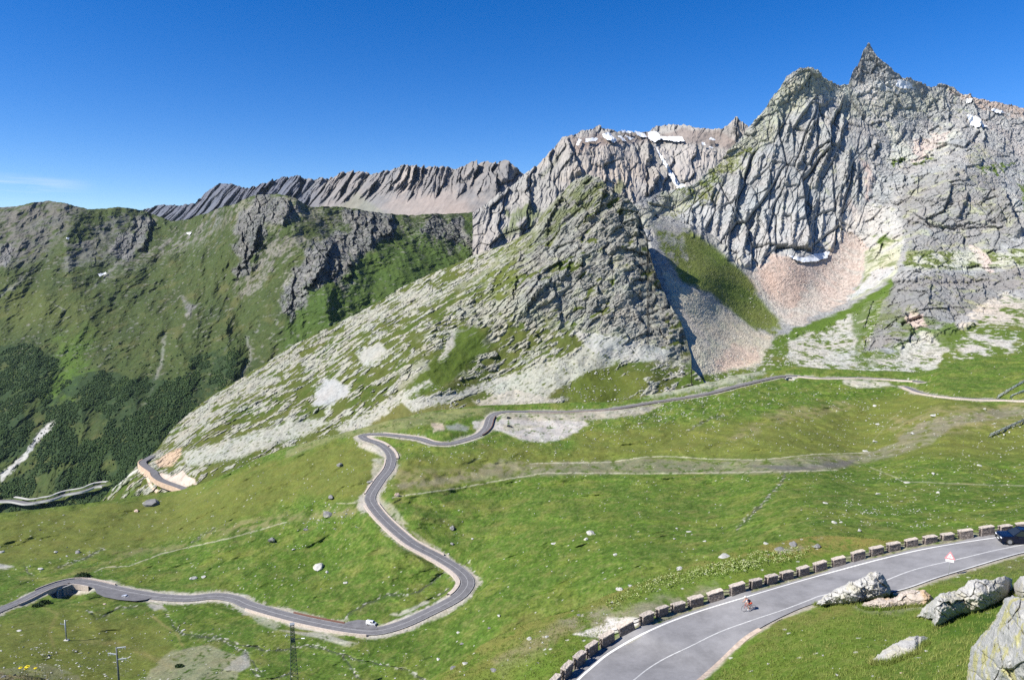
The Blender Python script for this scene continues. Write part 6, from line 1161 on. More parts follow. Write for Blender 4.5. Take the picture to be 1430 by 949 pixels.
# ================================================================== made things
class MB_:
    """collects boxes, bars and tubes for one mesh"""
    def __init__(s): s.bm = bmesh.new()
    def box(s, c, d, rz=0.0, bev=0.0, rot=None):
        r = bmesh.ops.create_cube(s.bm, size=1.0); vs = r['verts']
        M = Matrix.Translation(Vector(c)) @ (rot.to_4x4() if rot is not None else Matrix.Rotation(rz, 4, 'Z')) @ Matrix.Diagonal((*d, 1))
        bmesh.ops.transform(s.bm, matrix=M, verts=vs)
        if bev:
            es = list({e for v in vs for e in v.link_edges}); bmesh.ops.bevel(s.bm, geom=es, offset=bev, segments=2, affect='EDGES', profile=.6)
        return s
    def tube(s, pts, r, n=8, cap=True):
        pts = [Vector(p) for p in pts]; rings = []
        for i, p in enumerate(pts):
            t = ((pts[min(i+1, len(pts)-1)]-pts[max(i-1, 0)]).normalized()) if len(pts) > 1 else Vector((0, 0, 1))
            a = t.orthogonal().normalized() if abs(t.z) > .95 else t.cross(Vector((0, 0, 1))).normalized(); b = t.cross(a)
            rr = r[i] if isinstance(r, (list, tuple)) else r
            rings.append([s.bm.verts.new(p+(a*math.cos(k*2*math.pi/n)+b*math.sin(k*2*math.pi/n))*rr) for k in range(n)])
        for A, B in zip(rings[:-1], rings[1:]):
            for k in range(n): s.bm.faces.new((A[k], A[(k+1) % n], B[(k+1) % n], B[k]))
        if cap: s.bm.faces.new(rings[0][::-1]); s.bm.faces.new(rings[-1])
        return s
    def prism(s, pts, y0, y1):
        a = [s.bm.verts.new((x, y0, z)) for x, z in pts]; b = [s.bm.verts.new((x, y1, z)) for x, z in pts]; n = len(pts)
        s.bm.faces.new(a); s.bm.faces.new(b[::-1])
        for k in range(n): s.bm.faces.new((a[k], b[k], b[(k+1) % n], a[(k+1) % n]))
        return s
    def build(s, name, mat, parent=None, smooth=False):
        bmesh.ops.recalc_face_normals(s.bm, faces=s.bm.faces)
        me = bpy.data.meshes.new(name); s.bm.to_mesh(me); s.bm.free(); me.materials.append(mat)
        if smooth: me.polygons.foreach_set("use_smooth", [True]*len(me.polygons))
        o = bpy.data.objects.new(name, me); COL.objects.link(o)
        if parent is not None: o.parent = parent
        return o
def copy_tree(o, parent=None, name=None):
    c = o.copy(); COL.objects.link(c)
    if parent is not None: c.parent = parent
    for ch in list(o.children): copy_tree(ch, c)
    return c
def drop_z(V): return V
# ---- guard wall of masonry blocks: one stone, sides coloured darker for shade
mw, nt, b = new_mat("shaded_block_masonry")
vt = nz(nt, 3.4, coord=None, typ="ShaderNodeTexVoronoi"); vt.feature = 'DISTANCE_TO_EDGE'; vc = nz(nt, 3.4, typ="ShaderNodeTexVoronoi"); n1 = nz(nt, 9, 5)
cc = ramp(nt, vc.outputs["Color"], [(0.2, (0.19, 0.145, 0.115)), (0.5, (0.33, 0.265, 0.215)), (0.8, (0.24, 0.21, 0.19))]); cc = mixc(nt, (0.09, 0.075, 0.065), cc, ramp(nt, vt.outputs["Distance"], [(0.0, 0.0), (0.07, 1.0)]))
cc = mixc(nt, cc, ramp(nt, n1.outputs[0], [(.3, .75), (.7, 1.2)]), 1, 'MULTIPLY'); nt.links.new(cc, b.inputs["Base Color"]); b.inputs["Roughness"].default_value = .95; bump(nt, b, vt.outputs["Distance"], .08, .7)
M_sunlit_top = flat_mat("sunlit_block_stone", (0.43, 0.375, 0.315), .95, var=.3, scale=5); M_iron = flat_mat("dark_iron_rail", (0.055, 0.045, 0.04), .6, .3, var=.2)  # sunlight on the block tops painted as a paler pinkish colour
path = NF+(NF-NB)/np.linalg.norm(NF-NB, axis=1)[:, None]*1.05
s_ = np.concatenate([[0], np.cumsum(np.linalg.norm(np.diff(path, axis=0), axis=1))])
def path_at(t): return np.array([np.interp(t, s_, path[:, k]) for k in range(3)])
def rough_block(name, L, W_, H_, z0, mat, parent, seed, n=(9, 4, 6), amp=.025):
    bm = bmesh.new(); bmesh.ops.create_cube(bm, size=1.0); bmesh.ops.subdivide_edges(bm, edges=bm.edges[:], cuts=6, use_grid_fill=True)
    r = random.Random(seed)
    for v in bm.verts:
        x, y, z = v.co; e = sum(abs(abs(q)-.5) < 1e-4 for q in (x, y, z))
        k = 1-.025*(e-1) if e > 1 else 1
        v.co = Vector((x*L*k+r.uniform(-amp, amp), y*W_*k+r.uniform(-amp, amp), z0+(z*k+.5)*H_+r.uniform(-amp, amp)*.7))
    me = bpy.data.meshes.new(name); bm.to_mesh(me); bm.free(); me.materials.append(mat); o = bpy.data.objects.new(name, me); COL.objects.link(o); o.parent = parent; return o
protos = []
t = .2; k = 0; PITCH_, LEN = 2.62, 1.72
blocks = []
while t < s_[-1]-1:
    a, c = path_at(t), path_at(t+LEN); blocks.append((a, c)); t += PITCH_
for k, (a, c) in enumerate(blocks):
    mid = (a+c)/2; rz = math.atan2(c[1]-a[1], c[0]-a[0]); pit = math.atan2(c[2]-a[2], np.linalg.norm((c-a)[:2]))
    if len(protos) < 4:
        e = empty("guard_block", mid, rz); rough_block("body", LEN, .56, 1.25, -.25, mw, e, k); rough_block("cap", LEN+.03, .60, .10, .98, M_sunlit_top, e, k+50, amp=.035); protos.append(e)  # cap is the block's own stone, with the sun on it painted in
    else: e = copy_tree(protos[k % 4]); e.location = mid; e.rotation_euler = (0, 0, rz)
    e.rotation_euler[1] = -pit+random.uniform(-.03, .03); e.rotation_euler[0] = random.uniform(-.035, .035); e.rotation_euler[2] += random.uniform(-.05, .05); e.scale = (random.uniform(.92, 1.06), random.uniform(.9, 1.08), random.uniform(.9, 1.07))
    tag(e, "masonry block with sunlit-coloured top in the row guarding the near road", "guard stone", "guard blocks along the near road")
rail0 = None
for k in range(len(blocks)-1):
    a = blocks[k][1]; c = blocks[k+1][0]; L_ = float(np.linalg.norm(c-a)); mid = (a+c)/2; rz = math.atan2(c[1]-a[1], c[0]-a[0])
    if rail0 is None:
        rail0 = empty("guard_rail", mid, rz)
        for z, nm in ((.88, "upper_bar"), (.50, "lower_bar")):
            MB_().tube([(-L_/2-.08, 0, z), (-L_/4, -.07, z+.01), (L_/4, -.07, z+.01), (L_/2+.08, 0, z)], .045).build(nm, M_iron, rail0, True)
        MB_().box((L_/2-.06, -.06, .38), (.09, .09, 1.2), bev=.01).build("post", M_iron, rail0); e = rail0
    else: e = copy_tree(rail0); e.location = mid; e.rotation_euler = (0, 0, rz)
    tag(e, "dark two-bar iron rail closing a gap between guard blocks", "guard rail", "rails between the guard blocks")
# ---- where a point of the near road lies
gflat = grid_.reshape(-1, 3); gpx, gpy = pix(gflat)
def road_at(px, py): return gflat[int(np.argmin((gpx-px)**2+(gpy-py)**2))]
# ---- cars
M_glass = flat_mat("car_glass", (0.02, 0.025, 0.03), .08, 0, .02, spec=.8); M_tyre = flat_mat("tyre_rubber", (0.02, 0.02, 0.02), .9); M_rim = flat_mat("alloy_rim", (0.45, 0.46, 0.47), .35, .8); M_lamp = flat_mat("headlamp_glass", (0.8, 0.82, 0.85), .1, 0, .02, spec=.8)
M_plate = flat_mat("number_plate", (0.8, 0.8, 0.78), .5); M_trim = flat_mat("black_trim", (0.015, 0.015, 0.016), .5); M_tail = flat_mat("tail_lamp_red", (0.45, 0.02, 0.015), .3); M_chrome = flat_mat("grille_metal", (0.5, 0.52, 0.55), .25, .9)
def paint(name, c):
    m, nt, b = new_mat(name); b.inputs["Base Color"].default_value = (*c, 1); b.inputs["Metallic"].default_value = .35; b.inputs["Roughness"].default_value = .3
    b.inputs["Coat Weight"].default_value = .6; b.inputs["Coat Roughness"].default_value = .08; return m
def car(loc, rz, label, cat, col, L=4.6, W_=1.9, H_=1.8, kind="suv", pitch=0.0, cabin=None):
    root = empty("parked_car" if kind != "suv" else "car", loc, rz, label, cat); root.rotation_euler[1] = pitch
    h = W_/2; wr = .37 if kind == "suv" else .32; gz = .28; belt = H_*.60; hood = H_*.56
    f = L/2
    prof = [(-f, gz+.1), (-f-.02, belt*.75), (-f+.06, belt), (f*.42, belt), (f*.48, hood+.03), (f-.18, hood-.06), (f-.02, hood-.2), (f, gz+.25), (f-.08, gz), (-f+.1, gz)]
    if kind == "van": prof = [(-f, gz+.1), (-f, belt), (f*.72, belt), (f*.78, hood), (f-.05, hood-.2), (f, gz+.25), (f-.08, gz), (-f+.1, gz)]
    bm = bmesh.new(); secs = []
    for y, sh in ((-h, .93), (-h*.96, .985), (-h*.7, 1), (h*.7, 1), (h*.96, .985), (h, .93)):
        secs.append([bm.verts.new((x*(1 if abs(y) < h*.8 else .985 if abs(y) < h*.97 else .965), y, gz+(z-gz)*sh)) for x, z in prof])
    n = len(prof)
    for A, B in zip(secs[:-1], secs[1:]):
        for q in range(n): bm.faces.new((A[q], A[(q+1) % n], B[(q+1) % n], B[q]))
    bm.faces.new(secs[0][::-1]); bm.faces.new(secs[-1])
    # cabin
    rf, rr = (f*.10, -f+.30) if kind == "suv" else ((f*.45, -f+.05) if kind == "van" else (f*.05, -f*.55))
    cf, cr = (f*.46, -f+.06) if kind == "suv" else ((f*.74, -f+.02) if kind == "van" else (f*.42, -f*.85))
    hb, hr = h*.93, h*.76; zr = H_
    lo = [(cf, -hb), (cf, hb), (cr, hb), (cr, -hb)]; up = [(rf, -hr), (rf, hr), (rr, hr), (rr, -hr)]
    A = [bm.verts.new((x, y, belt-.02)) for x, y in lo]; B = [bm.verts.new((x, y, zr-.07)) for x, y in up]; C_ = [bm.verts.new((x*.96-.01, y*.9, zr)) for x, y in up]
    for P_, Q_ in ((A, B), (B, C_)):
        for q in range(4): bm.faces.new((P_[q], P_[(q+1) % 4], Q_[(q+1) % 4], Q_[q]))
    bm.faces.new(C_); bmesh.ops.recalc_face_normals(bm, faces=bm.faces)
    me = bpy.data.meshes.new("body"); bm.to_mesh(me); bm.free(); me.materials.append(col); body = bpy.data.objects.new("body", me); COL.objects.link(body); body.parent = root
    def pane(name, P4, par, mat=M_glass, off=.012, ins=.1):
        P4 = [Vector(p) for p in P4]; c = sum(P4, Vector())/4; nrm = (P4[1]-P4[0]).cross(P4[2]-P4[0]).normalized()
        if nrm.dot(c-Vector((0, 0, H_*.5))) < 0: nrm = -nrm
        Q4 = [p+(c-p)*ins+nrm*off for p in P4]; B4 = [q-nrm*.02 for q in Q4]; V = [tuple(v) for v in Q4+B4]
        o = mesh_from(name, V, [(0, 1, 2, 3), (4, 5, 1, 0), (5, 6, 2, 1), (6, 7, 3, 2), (7, 4, 0, 3)], mat, parent=par); return o
    a = [(x, y, belt-.02) for x, y in lo]; b_ = [(x, y, zr-.07) for x, y in up]
    pane("windscreen", [a[0], a[1], b_[1], b_[0]], root); pane("rear_window", [a[2], a[3], b_[3], b_[2]], root)
    for s in (0, 1):
        i0, i1 = (3, 0) if s == 0 else (1, 2); m = lambda p, q, t_: tuple(p[k_]+(q[k_]-p[k_])*t_ for k_ in range(3))
        cuts = [0, .36, .68, 1] if kind == "suv" else ([.55, 1] if kind == "van" else [0, .5, 1])
        if kind == "van" and s == 1: cuts = [0, .45]
        for t0, t1 in zip(cuts[:-1], cuts[1:]): pane("side_window", [m(a[i0], a[i1], t0), m(a[i0], a[i1], t1), m(b_[i0], b_[i1], t1), m(b_[i0], b_[i1], t0)], root, ins=.09)
    for x in (-f*.58, f*.62):
        for y in (-h+.08, h-.08):
            w = bpy.data.objects.new("wheel", None); COL.objects.link(w); w.parent = root; w.location = (x, y, wr); sg = 1 if y > 0 else -1
            MB_().tube([(0, -.11, 0), (0, .11, 0)], wr, 20).build("tyre", M_tyre, w); MB_().tube([(0, sg*.09, 0), (0, sg*.13, 0)], wr*.66, 16).build("rim", M_rim, w)
    for y in (-h*.72, h*.72):
        MB_().box((f-.05, y, hood-.30), (.14, .34, .15), bev=.03).build("headlight", M_lamp, root); MB_().box((-f+.02, y*1.1, belt*.72), (.1, .14, .32), bev=.02).build("tail_light", M_tail, root)
        sg = 1 if y > 0 else -1; MB_().box((f*.36, sg*(h+.08), belt+.06), (.14, .2, .15), bev=.04).build("wing_mirror", col, root)
    MB_().box((f-.01, 0, hood-.32), (.08, h*.95, .14), bev=.02).build("grille", M_chrome, root); MB_().box((f+.015, 0, gz+.13), (.03, .5, .11)).build("number_plate", M_plate, root); MB_().box((f-.03, 0, gz+.06), (.12, W_*.9, .22), bev=.04).build("bumper", M_trim, root)
    if kind == "suv":
        for y in (-hr*.86, hr*.86): MB_().tube([(rf-.05, y, zr+.03), (rr+.1, y, zr+.03)], .025).build("roof_bar", M_trim, root)
    return root
p = road_at(1413, 757.5); q = road_at(1380, 760.5); rz = math.atan2(q[1]-p[1], q[0]-p[0])
car(p+np.array([.9, 0, .02]), rz-.10, "dark blue off-road car driving left at the right edge of the near road", "car", paint("midnight_blue_paint", (0.003, 0.006, 0.022)), 4.55, 1.9, 1.82, "suv")
def grd(px, py): return gnd(MB, px, py)
def on_road(W, px, py, off=0, dz=.02):
    x, y = pix(W); i = int(np.argmin((x-px)**2+(y-py)**2)); i = max(1, min(i, len(W)-2)); d = W[i+1]-W[i-1]; n = np.array([-d[1], d[0], 0])/np.linalg.norm(d[:2]); return W[i]+n*off+[0, 0, dz], math.atan2(d[1], d[0])
P, a = on_road(RW1, 508, 878, 5.6); car(P, a+.05, "white camper van parked in the lay-by above the lattice pylon", "van", paint("white_van_paint", (0.75, 0.75, 0.74)), 4.7, 1.9, 1.95, "van")
P, a = on_road(RW1, 187, 830, -5.4); car(P, a+3.1, "silver car parked in the lay-by at the lower left", "car", paint("silver_paint", (0.62, 0.65, 0.70)), 4.3, 1.75, 1.45, "sedan")
for (x, y, lab, rz) in ((711, 584.5, "small dark car parked on the gravel flat, the upper of two", .1), (711.5, 596, "small dark car parked on the gravel flat, the lower of two", -.2)):
    car(grd(x, y)+np.array([0, 0, .05]), rz, lab, "car", paint("black_paint", (0.01, 0.01, 0.012)), 4.2, 1.8, 1.6, "suv")
# ---- cyclist
M_frame = flat_mat("bicycle_frame", (0.35, 0.03, 0.02), .35); M_alu = flat_mat("spoke_metal", (0.4, 0.4, 0.42), .4, .6)
P = road_at(1046, 852); q = road_at(1036, 857); hd = math.atan2(q[1]-P[1], q[0]-P[0])-.25
bike = empty("bicycle", P+np.array([0, 0, .01]), hd, "road bicycle with red frame ridden down the near road", "bicycle")
for x in (-.5, .5):
    w_ = bpy.data.objects.new("wheel", None); COL.objects.link(w_); w_.parent = bike; w_.location = (x, 0, .34)
    MB_().tube([(math.cos(t_)*.33, 0, math.sin(t_)*.33) for t_ in np.linspace(0, 2*math.pi, 29)], .014, 6, False).build("tyre", M_tyre, w_)
    sp_ = MB_()
    for t_ in np.linspace(0, 2*math.pi, 17)[:-1]: sp_.tube([(0, 0, 0), (math.cos(t_)*.32, 0, math.sin(t_)*.32)], .003, 4)
    sp_.tube([(0, -.04, 0), (0, .04, 0)], .025); sp_.build("spokes", M_alu, w_)
fr_ = MB_()
for a_, b_ in (((-.5, 0, .34), (-.08, 0, .30)), ((-.5, 0, .34), (-.17, 0, .80)), ((-.08, 0, .30), (-.2, 0, .88)), ((-.17, 0, .80), (.36, 0, .86)), ((-.08, 0, .30), (.38, 0, .74)), ((.35, 0, .90), (.40, 0, .68)), ((.40, 0, .68), (.5, 0, .34))): fr_.tube([a_, b_], .018)
fr_.build("frame", M_frame, bike, True)
MB_().tube([(.56, -.21, .86), (.62, -.21, .92), (.58, -.21, .97), (.44, -.2, .98), (.42, 0, .97), (.44, .2, .98), (.58, .21, .97), (.62, .21, .92), (.56, .21, .86)], .014).build("handlebar", M_trim, bike, True)
MB_().box((-.22, 0, .93), (.26, .13, .05), bev=.02).build("saddle", M_trim, bike)
MB_().tube([(-.08, -.09, .30), (-.08, .09, .30)], .03).tube([(-.08, .09, .30), (.06, .09, .20)], .012).tube([(-.08, -.09, .30), (-.22, -.09, .40)], .012).box((.07, .13, .19), (.09, .08, .02)).box((-.23, -.13, .41), (.09, .08, .02)).build("crankset", M_alu, bike)
def skin(name, verts, edges, mat, parent=None, sub=2):
    me = bpy.data.meshes.new(name); me.from_pydata([v[:3] for v in verts], edges, []); o = bpy.data.objects.new(name, me); COL.objects.link(o)
    o.modifiers.new("skin", 'SKIN'); ld = me.skin_vertices[0] if me.skin_vertices else me.attributes
    for i, v in enumerate(verts):
        r = v[3]; me.skin_vertices[0].data[i].radius = (r, v[4] if len(v) > 4 else r)
    me.skin_vertices[0].data[0].use_root = True
    ss = o.modifiers.new("sub", 'SUBSURF'); ss.levels = sub; ss.render_levels = sub
    bpy.context.view_layer.update(); dg = bpy.context.evaluated_depsgraph_get(); ev = o.evaluated_get(dg); m2 = bpy.data.meshes.new_from_object(ev)
    bpy.data.objects.remove(o); m2.materials.clear(); m2.materials.append(mat); m2.name = name; o = bpy.data.objects.new(name, m2); COL.objects.link(o)
    m2.polygons.foreach_set("use_smooth", [True]*len(m2.polygons))
    if parent is not None: o.parent = parent
    return o
M_skin = flat_mat("tanned_skin", (0.50, 0.26, 0.17), .6, var=.05)
V = [(-.20, 0, .99, .13, .12), (-.06, 0, 1.14, .13, .12), (.10, 0, 1.28, .145, .12), (.24, 0, 1.36, .13, .12), (.33, 0, 1.44, .055), (.40, 0, 1.52, .085, .09), (.44, 0, 1.60, .085, .095)]; E_ = [(i, i+1) for i in range(6)]
def chain(frm, pts):
    j = frm
    for p_ in pts: V.append(p_); E_.append((j, len(V)-1)); j = len(V)-1
    return j
for sgn, knee, foot in ((1, (.22, .10, .70, .062), (.04, .12, .25, .036)), (-1, (.10, -.10, .80, .062), (-.24, -.12, .46, .036))):
    chain(0, [(-.16, sgn*.11, .95, .095), knee, ((knee[0]+foot[0])/2-.03, sgn*.115, (knee[2]+foot[2])/2, .052), foot, (foot[0]+.12, foot[1], foot[2]-.04, .032)])
    sh = chain(3, [(.24, sgn*.17, 1.35, .065), (.36, sgn*.22, 1.18, .042), (.50, sgn*.215, 1.03, .030)])
    palm = chain(sh, [(.56, sgn*.21, .99, .026)])
    for q_ in range(4): chain(palm, [(.59+.004*q_, sgn*(.185+.018*q_), .985-.004*q_, .009), (.615, sgn*(.185+.018*q_), .965, .008), (.60, sgn*(.185+.018*q_), .945, .007)])
    chain(palm, [(.565, sgn*.18, .985, .010), (.59, sgn*.172, .960, .008)])
rider = skin("person", V, E_, M_skin); rider.location = bike.location; rider.rotation_euler = (0, 0, hd)
tag(rider, "person on the bicycle in white helmet, navy and white jersey and red shorts, leaning forward", "person")
def shell(name, V_, E__, mat): return skin(name, V_, E__, mat, rider, 2)
shell("jersey", [(-.17, 0, 1.02, .142, .132), (-.06, 0, 1.14, .15, .14), (.10, 0, 1.28, .165, .14), (.25, 0, 1.37, .145, .14), (.25, .17, 1.35, .075), (.31, .205, 1.25, .058), (.25, -.17, 1.35, .075), (.31, -.205, 1.25, .058)], [(0, 1), (1, 2), (2, 3), (3, 4), (4, 5), (3, 6), (6, 7)], flat_mat("navy_jersey", (0.03, 0.035, 0.09), .8))
MB_().box((.20, 0, 1.20), (.05, .16, .26), rot=Matrix.Rotation(-.7, 3, 'Y'), bev=.02).build("jersey_front", flat_mat("white_jersey_panel", (0.75, 0.75, 0.78), .8), rider)
shell("shorts", [(-.20, 0, .98, .142, .13), (-.16, .11, .95, .11), (.05, .105, .84, .082), (-.16, -.11, .95, .11), (-.03, -.105, .875, .082)], [(0, 1), (1, 2), (0, 3), (3, 4)], flat_mat("red_shorts", (0.55, 0.07, 0.035), .8))
hv, hq = ICO[3]; hv = hv*np.array([.125, .10, .085]); hv = hv[:, :]; o = mesh_from("helmet", hv+np.array([.43, 0, 1.655]), hq, flat_mat("white_helmet", (0.8, 0.8, 0.82), .35), parent=rider, smooth=True)
fc = MB_(); fc.tube([(.50, 0, 1.60), (.545, 0, 1.575)], [.012, .016], 6); fc.build("nose", M_skin, rider, True)
for sgn in (1, -1):
    MB_().box((.525, sgn*.033, 1.615), (.012, .024, .012), bev=.004).build("eye", M_trim, rider); MB_().box((.43, sgn*.088, 1.585), (.035, .015, .05), bev=.006).build("ear", M_skin, rider)
MB_().box((.515, 0, 1.535), (.012, .045, .01), bev=.003).build("mouth", flat_mat("lips", (0.4, 0.12, 0.10), .6), rider)
for sgn, f_ in ((1, (.08, .12, .225)), (-1, (-.20, -.12, .44))): MB_().box((f_[0]+.03, f_[1], f_[2]-.01), (.25, .085, .075), bev=.03).build("shoe", M_plate, rider)
# ---- warning sign on its thin post
P = road_at(1325, 801); P = P+(P-road_at(1320, 776))/np.linalg.norm(P-road_at(1320, 776))*.6; P[2] = float(gnd(NH, *pix(P))[2]) if True else P[2]
q = road_at(1380, 760); sg = empty("warning_sign", P, math.radians(149), "faded red and white triangular warning sign on a thin post beside the near road", "road sign")
M_red = flat_mat("faded_sign_red", (0.70, 0.26, 0.29), .5); M_wh = flat_mat("sign_white", (0.85, 0.80, 0.81), .5); M_post = flat_mat("grey_sign_post", (0.36, 0.37, 0.38), .5, .3)
MB_().tube([(0, 0, -.3), (0, 0, 2.5)], .028).build("post", M_post, sg, True)
def tri(r, z, y0, y1): return [(r*math.cos(a_), z+r*math.sin(a_)) for a_ in (math.pi/2, math.pi*7/6, math.pi*11/6)]
MB_().prism(tri(.60, 2.28, 0, 0), .03, .055).build("border", M_red, sg); MB_().prism(tri(.36, 2.28, 0, 0), .057, .063).build("face", M_wh, sg)
MB_().prism([(-.03, 2.20), (.03, 2.20), (.045, 2.45), (-.045, 2.45)], .065, .07).prism([(-.03, 2.11), (.03, 2.11), (.03, 2.16), (-.03, 2.16)], .065, .07).build("symbol", M_red, sg)
MB_().box((0, .045, 1.80), (.78, .02, .28)).build("panel", M_wh, sg)
# ---- poles and pylon
M_steel = flat_mat("dark_galvanised_steel", (0.11, 0.12, 0.12), .6, .5, var=.25, scale=1); M_steel2 = flat_mat("pale_galvanised_steel", (0.34, 0.36, 0.36), .5, .4); M_foot = flat_mat("concrete_foot", (0.5, 0.49, 0.45), .9); M_ins = flat_mat("grey_insulator", (0.45, 0.47, 0.46), .3)
def mast(bx, by, tx, ty):
    g = grd(bx, by); Y = g[1]; a, b_ = ray(tx, ty); return np.array([a*Y, Y, g[2]]), float(b_*Y-g[2])
P, h = mast(95, 892, 90.5, 865)
e = empty("power_pole", P, 0, "short grey power pole on a concrete foot in the lower left meadow", "pole")
MB_().tube([(0, 0, -.5), (0, 0, h)], [.34, .26], 10).build("pole", M_steel2, e, True); MB_().box((0, 0, .1), (2.0, 1.5, .7), bev=.1).build("foot", M_foot, e); MB_().box((-1.1, 0, h*.80), (2.3, .22, .22)).build("cross_arm", M_steel2, e)
MB_().tube([(-2.0, 0, h*.80), (-2.0, 0, h*.80+.6)], .16).build("insulator", M_ins, e)
P, h = mast(171, 973, 162.5, 903)
e = empty("power_pole", P, 0, "tall dark pole with three staggered arms at the bottom left edge", "pole")
MB_().tube([(0, 0, -.5), (0, 0, h)], [.42, .27], 12).build("pole", M_steel, e, True)
for s_g, zf in ((1, .985), (-1, .86), (1, .76)):
    arm = MB_().tube([(0, 0, h*zf), (s_g*3.5, .2, h*zf+.35)], [.26, .2], 8).build("cross_arm", M_steel2, e)
    for x_ in (1.4, 2.3, 3.2): MB_().tube([(s_g*x_, .1, h*zf+.05), (s_g*x_, .1, h*zf-.5)], .12, 8).build("insulator", M_ins, arm)
P, h = mast(413, 973, 408, 871)
e = empty("lattice_pylon", P, .35, "dark green lattice pylon rising at the bottom edge in front of the road", "pylon")
M_pyl = flat_mat("dark_green_steel", (0.055, 0.075, 0.06), .6, .3, var=.3, scale=.5)
wt, wb = .62, 1.75; wdt = lambda z: wb+(wt-wb)*min(1, z/(h*.93))**.85
for sx in (-1, 1):
    for sy in (-1, 1): MB_().tube([(sx*wdt(z), sy*wdt(z), z) for z in np.linspace(-.6, h, 14)], .10, 6).build("leg", M_pyl, e)
br = MB_(); lv = [0]
while lv[-1] < h-1.2: lv.append(lv[-1]+wdt(lv[-1])*1.45)
for z0_, z1_ in zip(lv[:-1], lv[1:]):
    a_, b_ = wdt(z0_), wdt(min(z1_, h)); z1_ = min(z1_, h)
    for i_, (u0, u1) in enumerate((((-1, -1), (1, -1)), ((1, -1), (1, 1)), ((1, 1), (-1, 1)), ((-1, 1), (-1, -1)))):
        br.tube([(u0[0]*a_, u0[1]*a_, z0_), (u1[0]*b_, u1[1]*b_, z1_)], .05, 5); br.tube([(u1[0]*a_, u1[1]*a_, z0_), (u0[0]*b_, u0[1]*b_, z1_)], .05, 5); br.tube([(u0[0]*b_, u0[1]*b_, z1_), (u1[0]*b_, u1[1]*b_, z1_)], .05, 5)
br.build("bracing", M_pyl, e)
MB_().box((0, 0, h+.1), (1.7, 1.7, .25)).build("cap", M_steel2, e); MB_().box((0, 0, h*.79), (1.5, 1.5, 1.1)).build("junction_box", M_pyl, e)
arm = MB_().tube([(0, 0, h*.80), (3.0, -1.0, h*.81)], [.22, .12]).build("cross_arm", M_pyl, e); MB_().tube([(3.0, -1.0, h*.81), (4.2, -1.4, h*.81)], .2).build("insulator", M_plate, arm)
arm = MB_().tube([(0, 0, h*.855), (-2.0, .7, h*.86)], [.12, .08]).build("cross_arm", M_steel2, e); MB_().tube([(-2.0, .7, h*.86), (-2.6, .9, h*.83)], .15).build("insulator", M_ins, arm)
# ---- avalanche barriers at the right edge
M_net = flat_mat("pale_steel_panel", (0.48, 0.52, 0.58), .4, .3, var=.2, scale=.4)
def barrier(A, B, n, hgt, label, off=0.0):
    a, c = grd(*A), grd(*B); L_ = np.linalg.norm((c-a)[:2]); rz = math.atan2(c[1]-a[1], c[0]-a[0]); sl = (c[2]-a[2])/L_
    e = empty("avalanche_barrier", a, rz, label, "snow fence")
    for f_ in (.25, .55, .85): MB_().tube([(0, -f_*hgt*.35, f_*hgt), (L_, -f_*hgt*.35, f_*hgt+sl*L_)], .17, 8).build("beam", M_steel2, e, True)
    for k_ in range(n):
        x = L_*k_/(n-1); z = sl*x
        MB_().tube([(x, .1, z-.6), (x, -hgt*.38, z+hgt*1.05)], .16, 8).build("post", M_steel, e); MB_().tube([(x, -hgt*.25, z+hgt*.75), (x, -hgt*1.15, z-.9)], .13, 8).build("strut", M_steel, e)
        MB_().box((x, -hgt*1.1, z-.5), (.9, .8, .9), bev=.08).build("footing", M_foot, e)
        if k_ < n-1:
            x2 = L_*(k_+.5)/(n-1); w2 = L_/(n-1)*.62; rot = Matrix.Rotation(.36, 3, 'X')
            pn = MB_()
            for j in range(7): pn.box((x2-w2/2+w2*j/6, -hgt*.2-.18, sl*x2+hgt*.58), (.16, .07, hgt*.72), rot=rot)
            pn.build("panel", M_net, e)
    return e
barrier((1391, 555), (1446, 526), 7, 3.3, "upper grey avalanche barrier slanting above the road at the right edge"); barrier((1410, 553), (1450, 540), 5, 2.6, "short dark avalanche barrier behind the upper one at the right edge"); barrier((1380, 611), (1432, 589), 8, 2.9, "lower grey avalanche barrier standing alone on the right slope")
# ---- culverts
M_hole = flat_mat("culvert_darkness", (0.006, 0.006, 0.007), 1)
def culvert(W, px, py, side, off, w_, h_, label, z=0.0):
    P, a = on_road(W, px, py, side*(5.6 if px < 500 else 5.6), 0); n = np.array([-math.sin(a), math.cos(a)])*side
    e = empty("culvert", P+np.array([0, 0, z]), math.atan2(n[1], n[0]), label, "culvert")
    t_ = .5; MB_().box((0, -(w_/2+t_/2), -h_/2), (.6, t_, h_)).box((0, w_/2+t_/2, -h_/2), (.6, t_, h_)).box((0, 0, .25), (.6, w_+2*t_, .5)).build("headwall", M_conc, e)
    MB_().box((-2.2, -(w_/2+.1), -h_/2), (3.8, .2, h_)).box((-2.2, w_/2+.1, -h_/2), (3.8, .2, h_)).box((-2.2, 0, .1), (3.8, w_, .2)).box((-4.1, 0, -h_/2), (.2, w_+.4, h_)).build("tunnel", M_hole, e)
    for s in (-1, 1):
        MB_().box((1.8, s*(w_/2+1.3), -h_*.5), (4.2, .4, h_*.8), rz=s*.45).build("wing_wall", M_conc, e)
    return e
culvert(RW1, 86, 817, -1, 7.2, 7.5, 4.6, "dark bridge opening under the road at the far left", z=-.6); culvert(RW1, 1101, 525, -1, 7.5, 4.0, 3.2, "small black culvert mouth below the upper road", z=-.8)
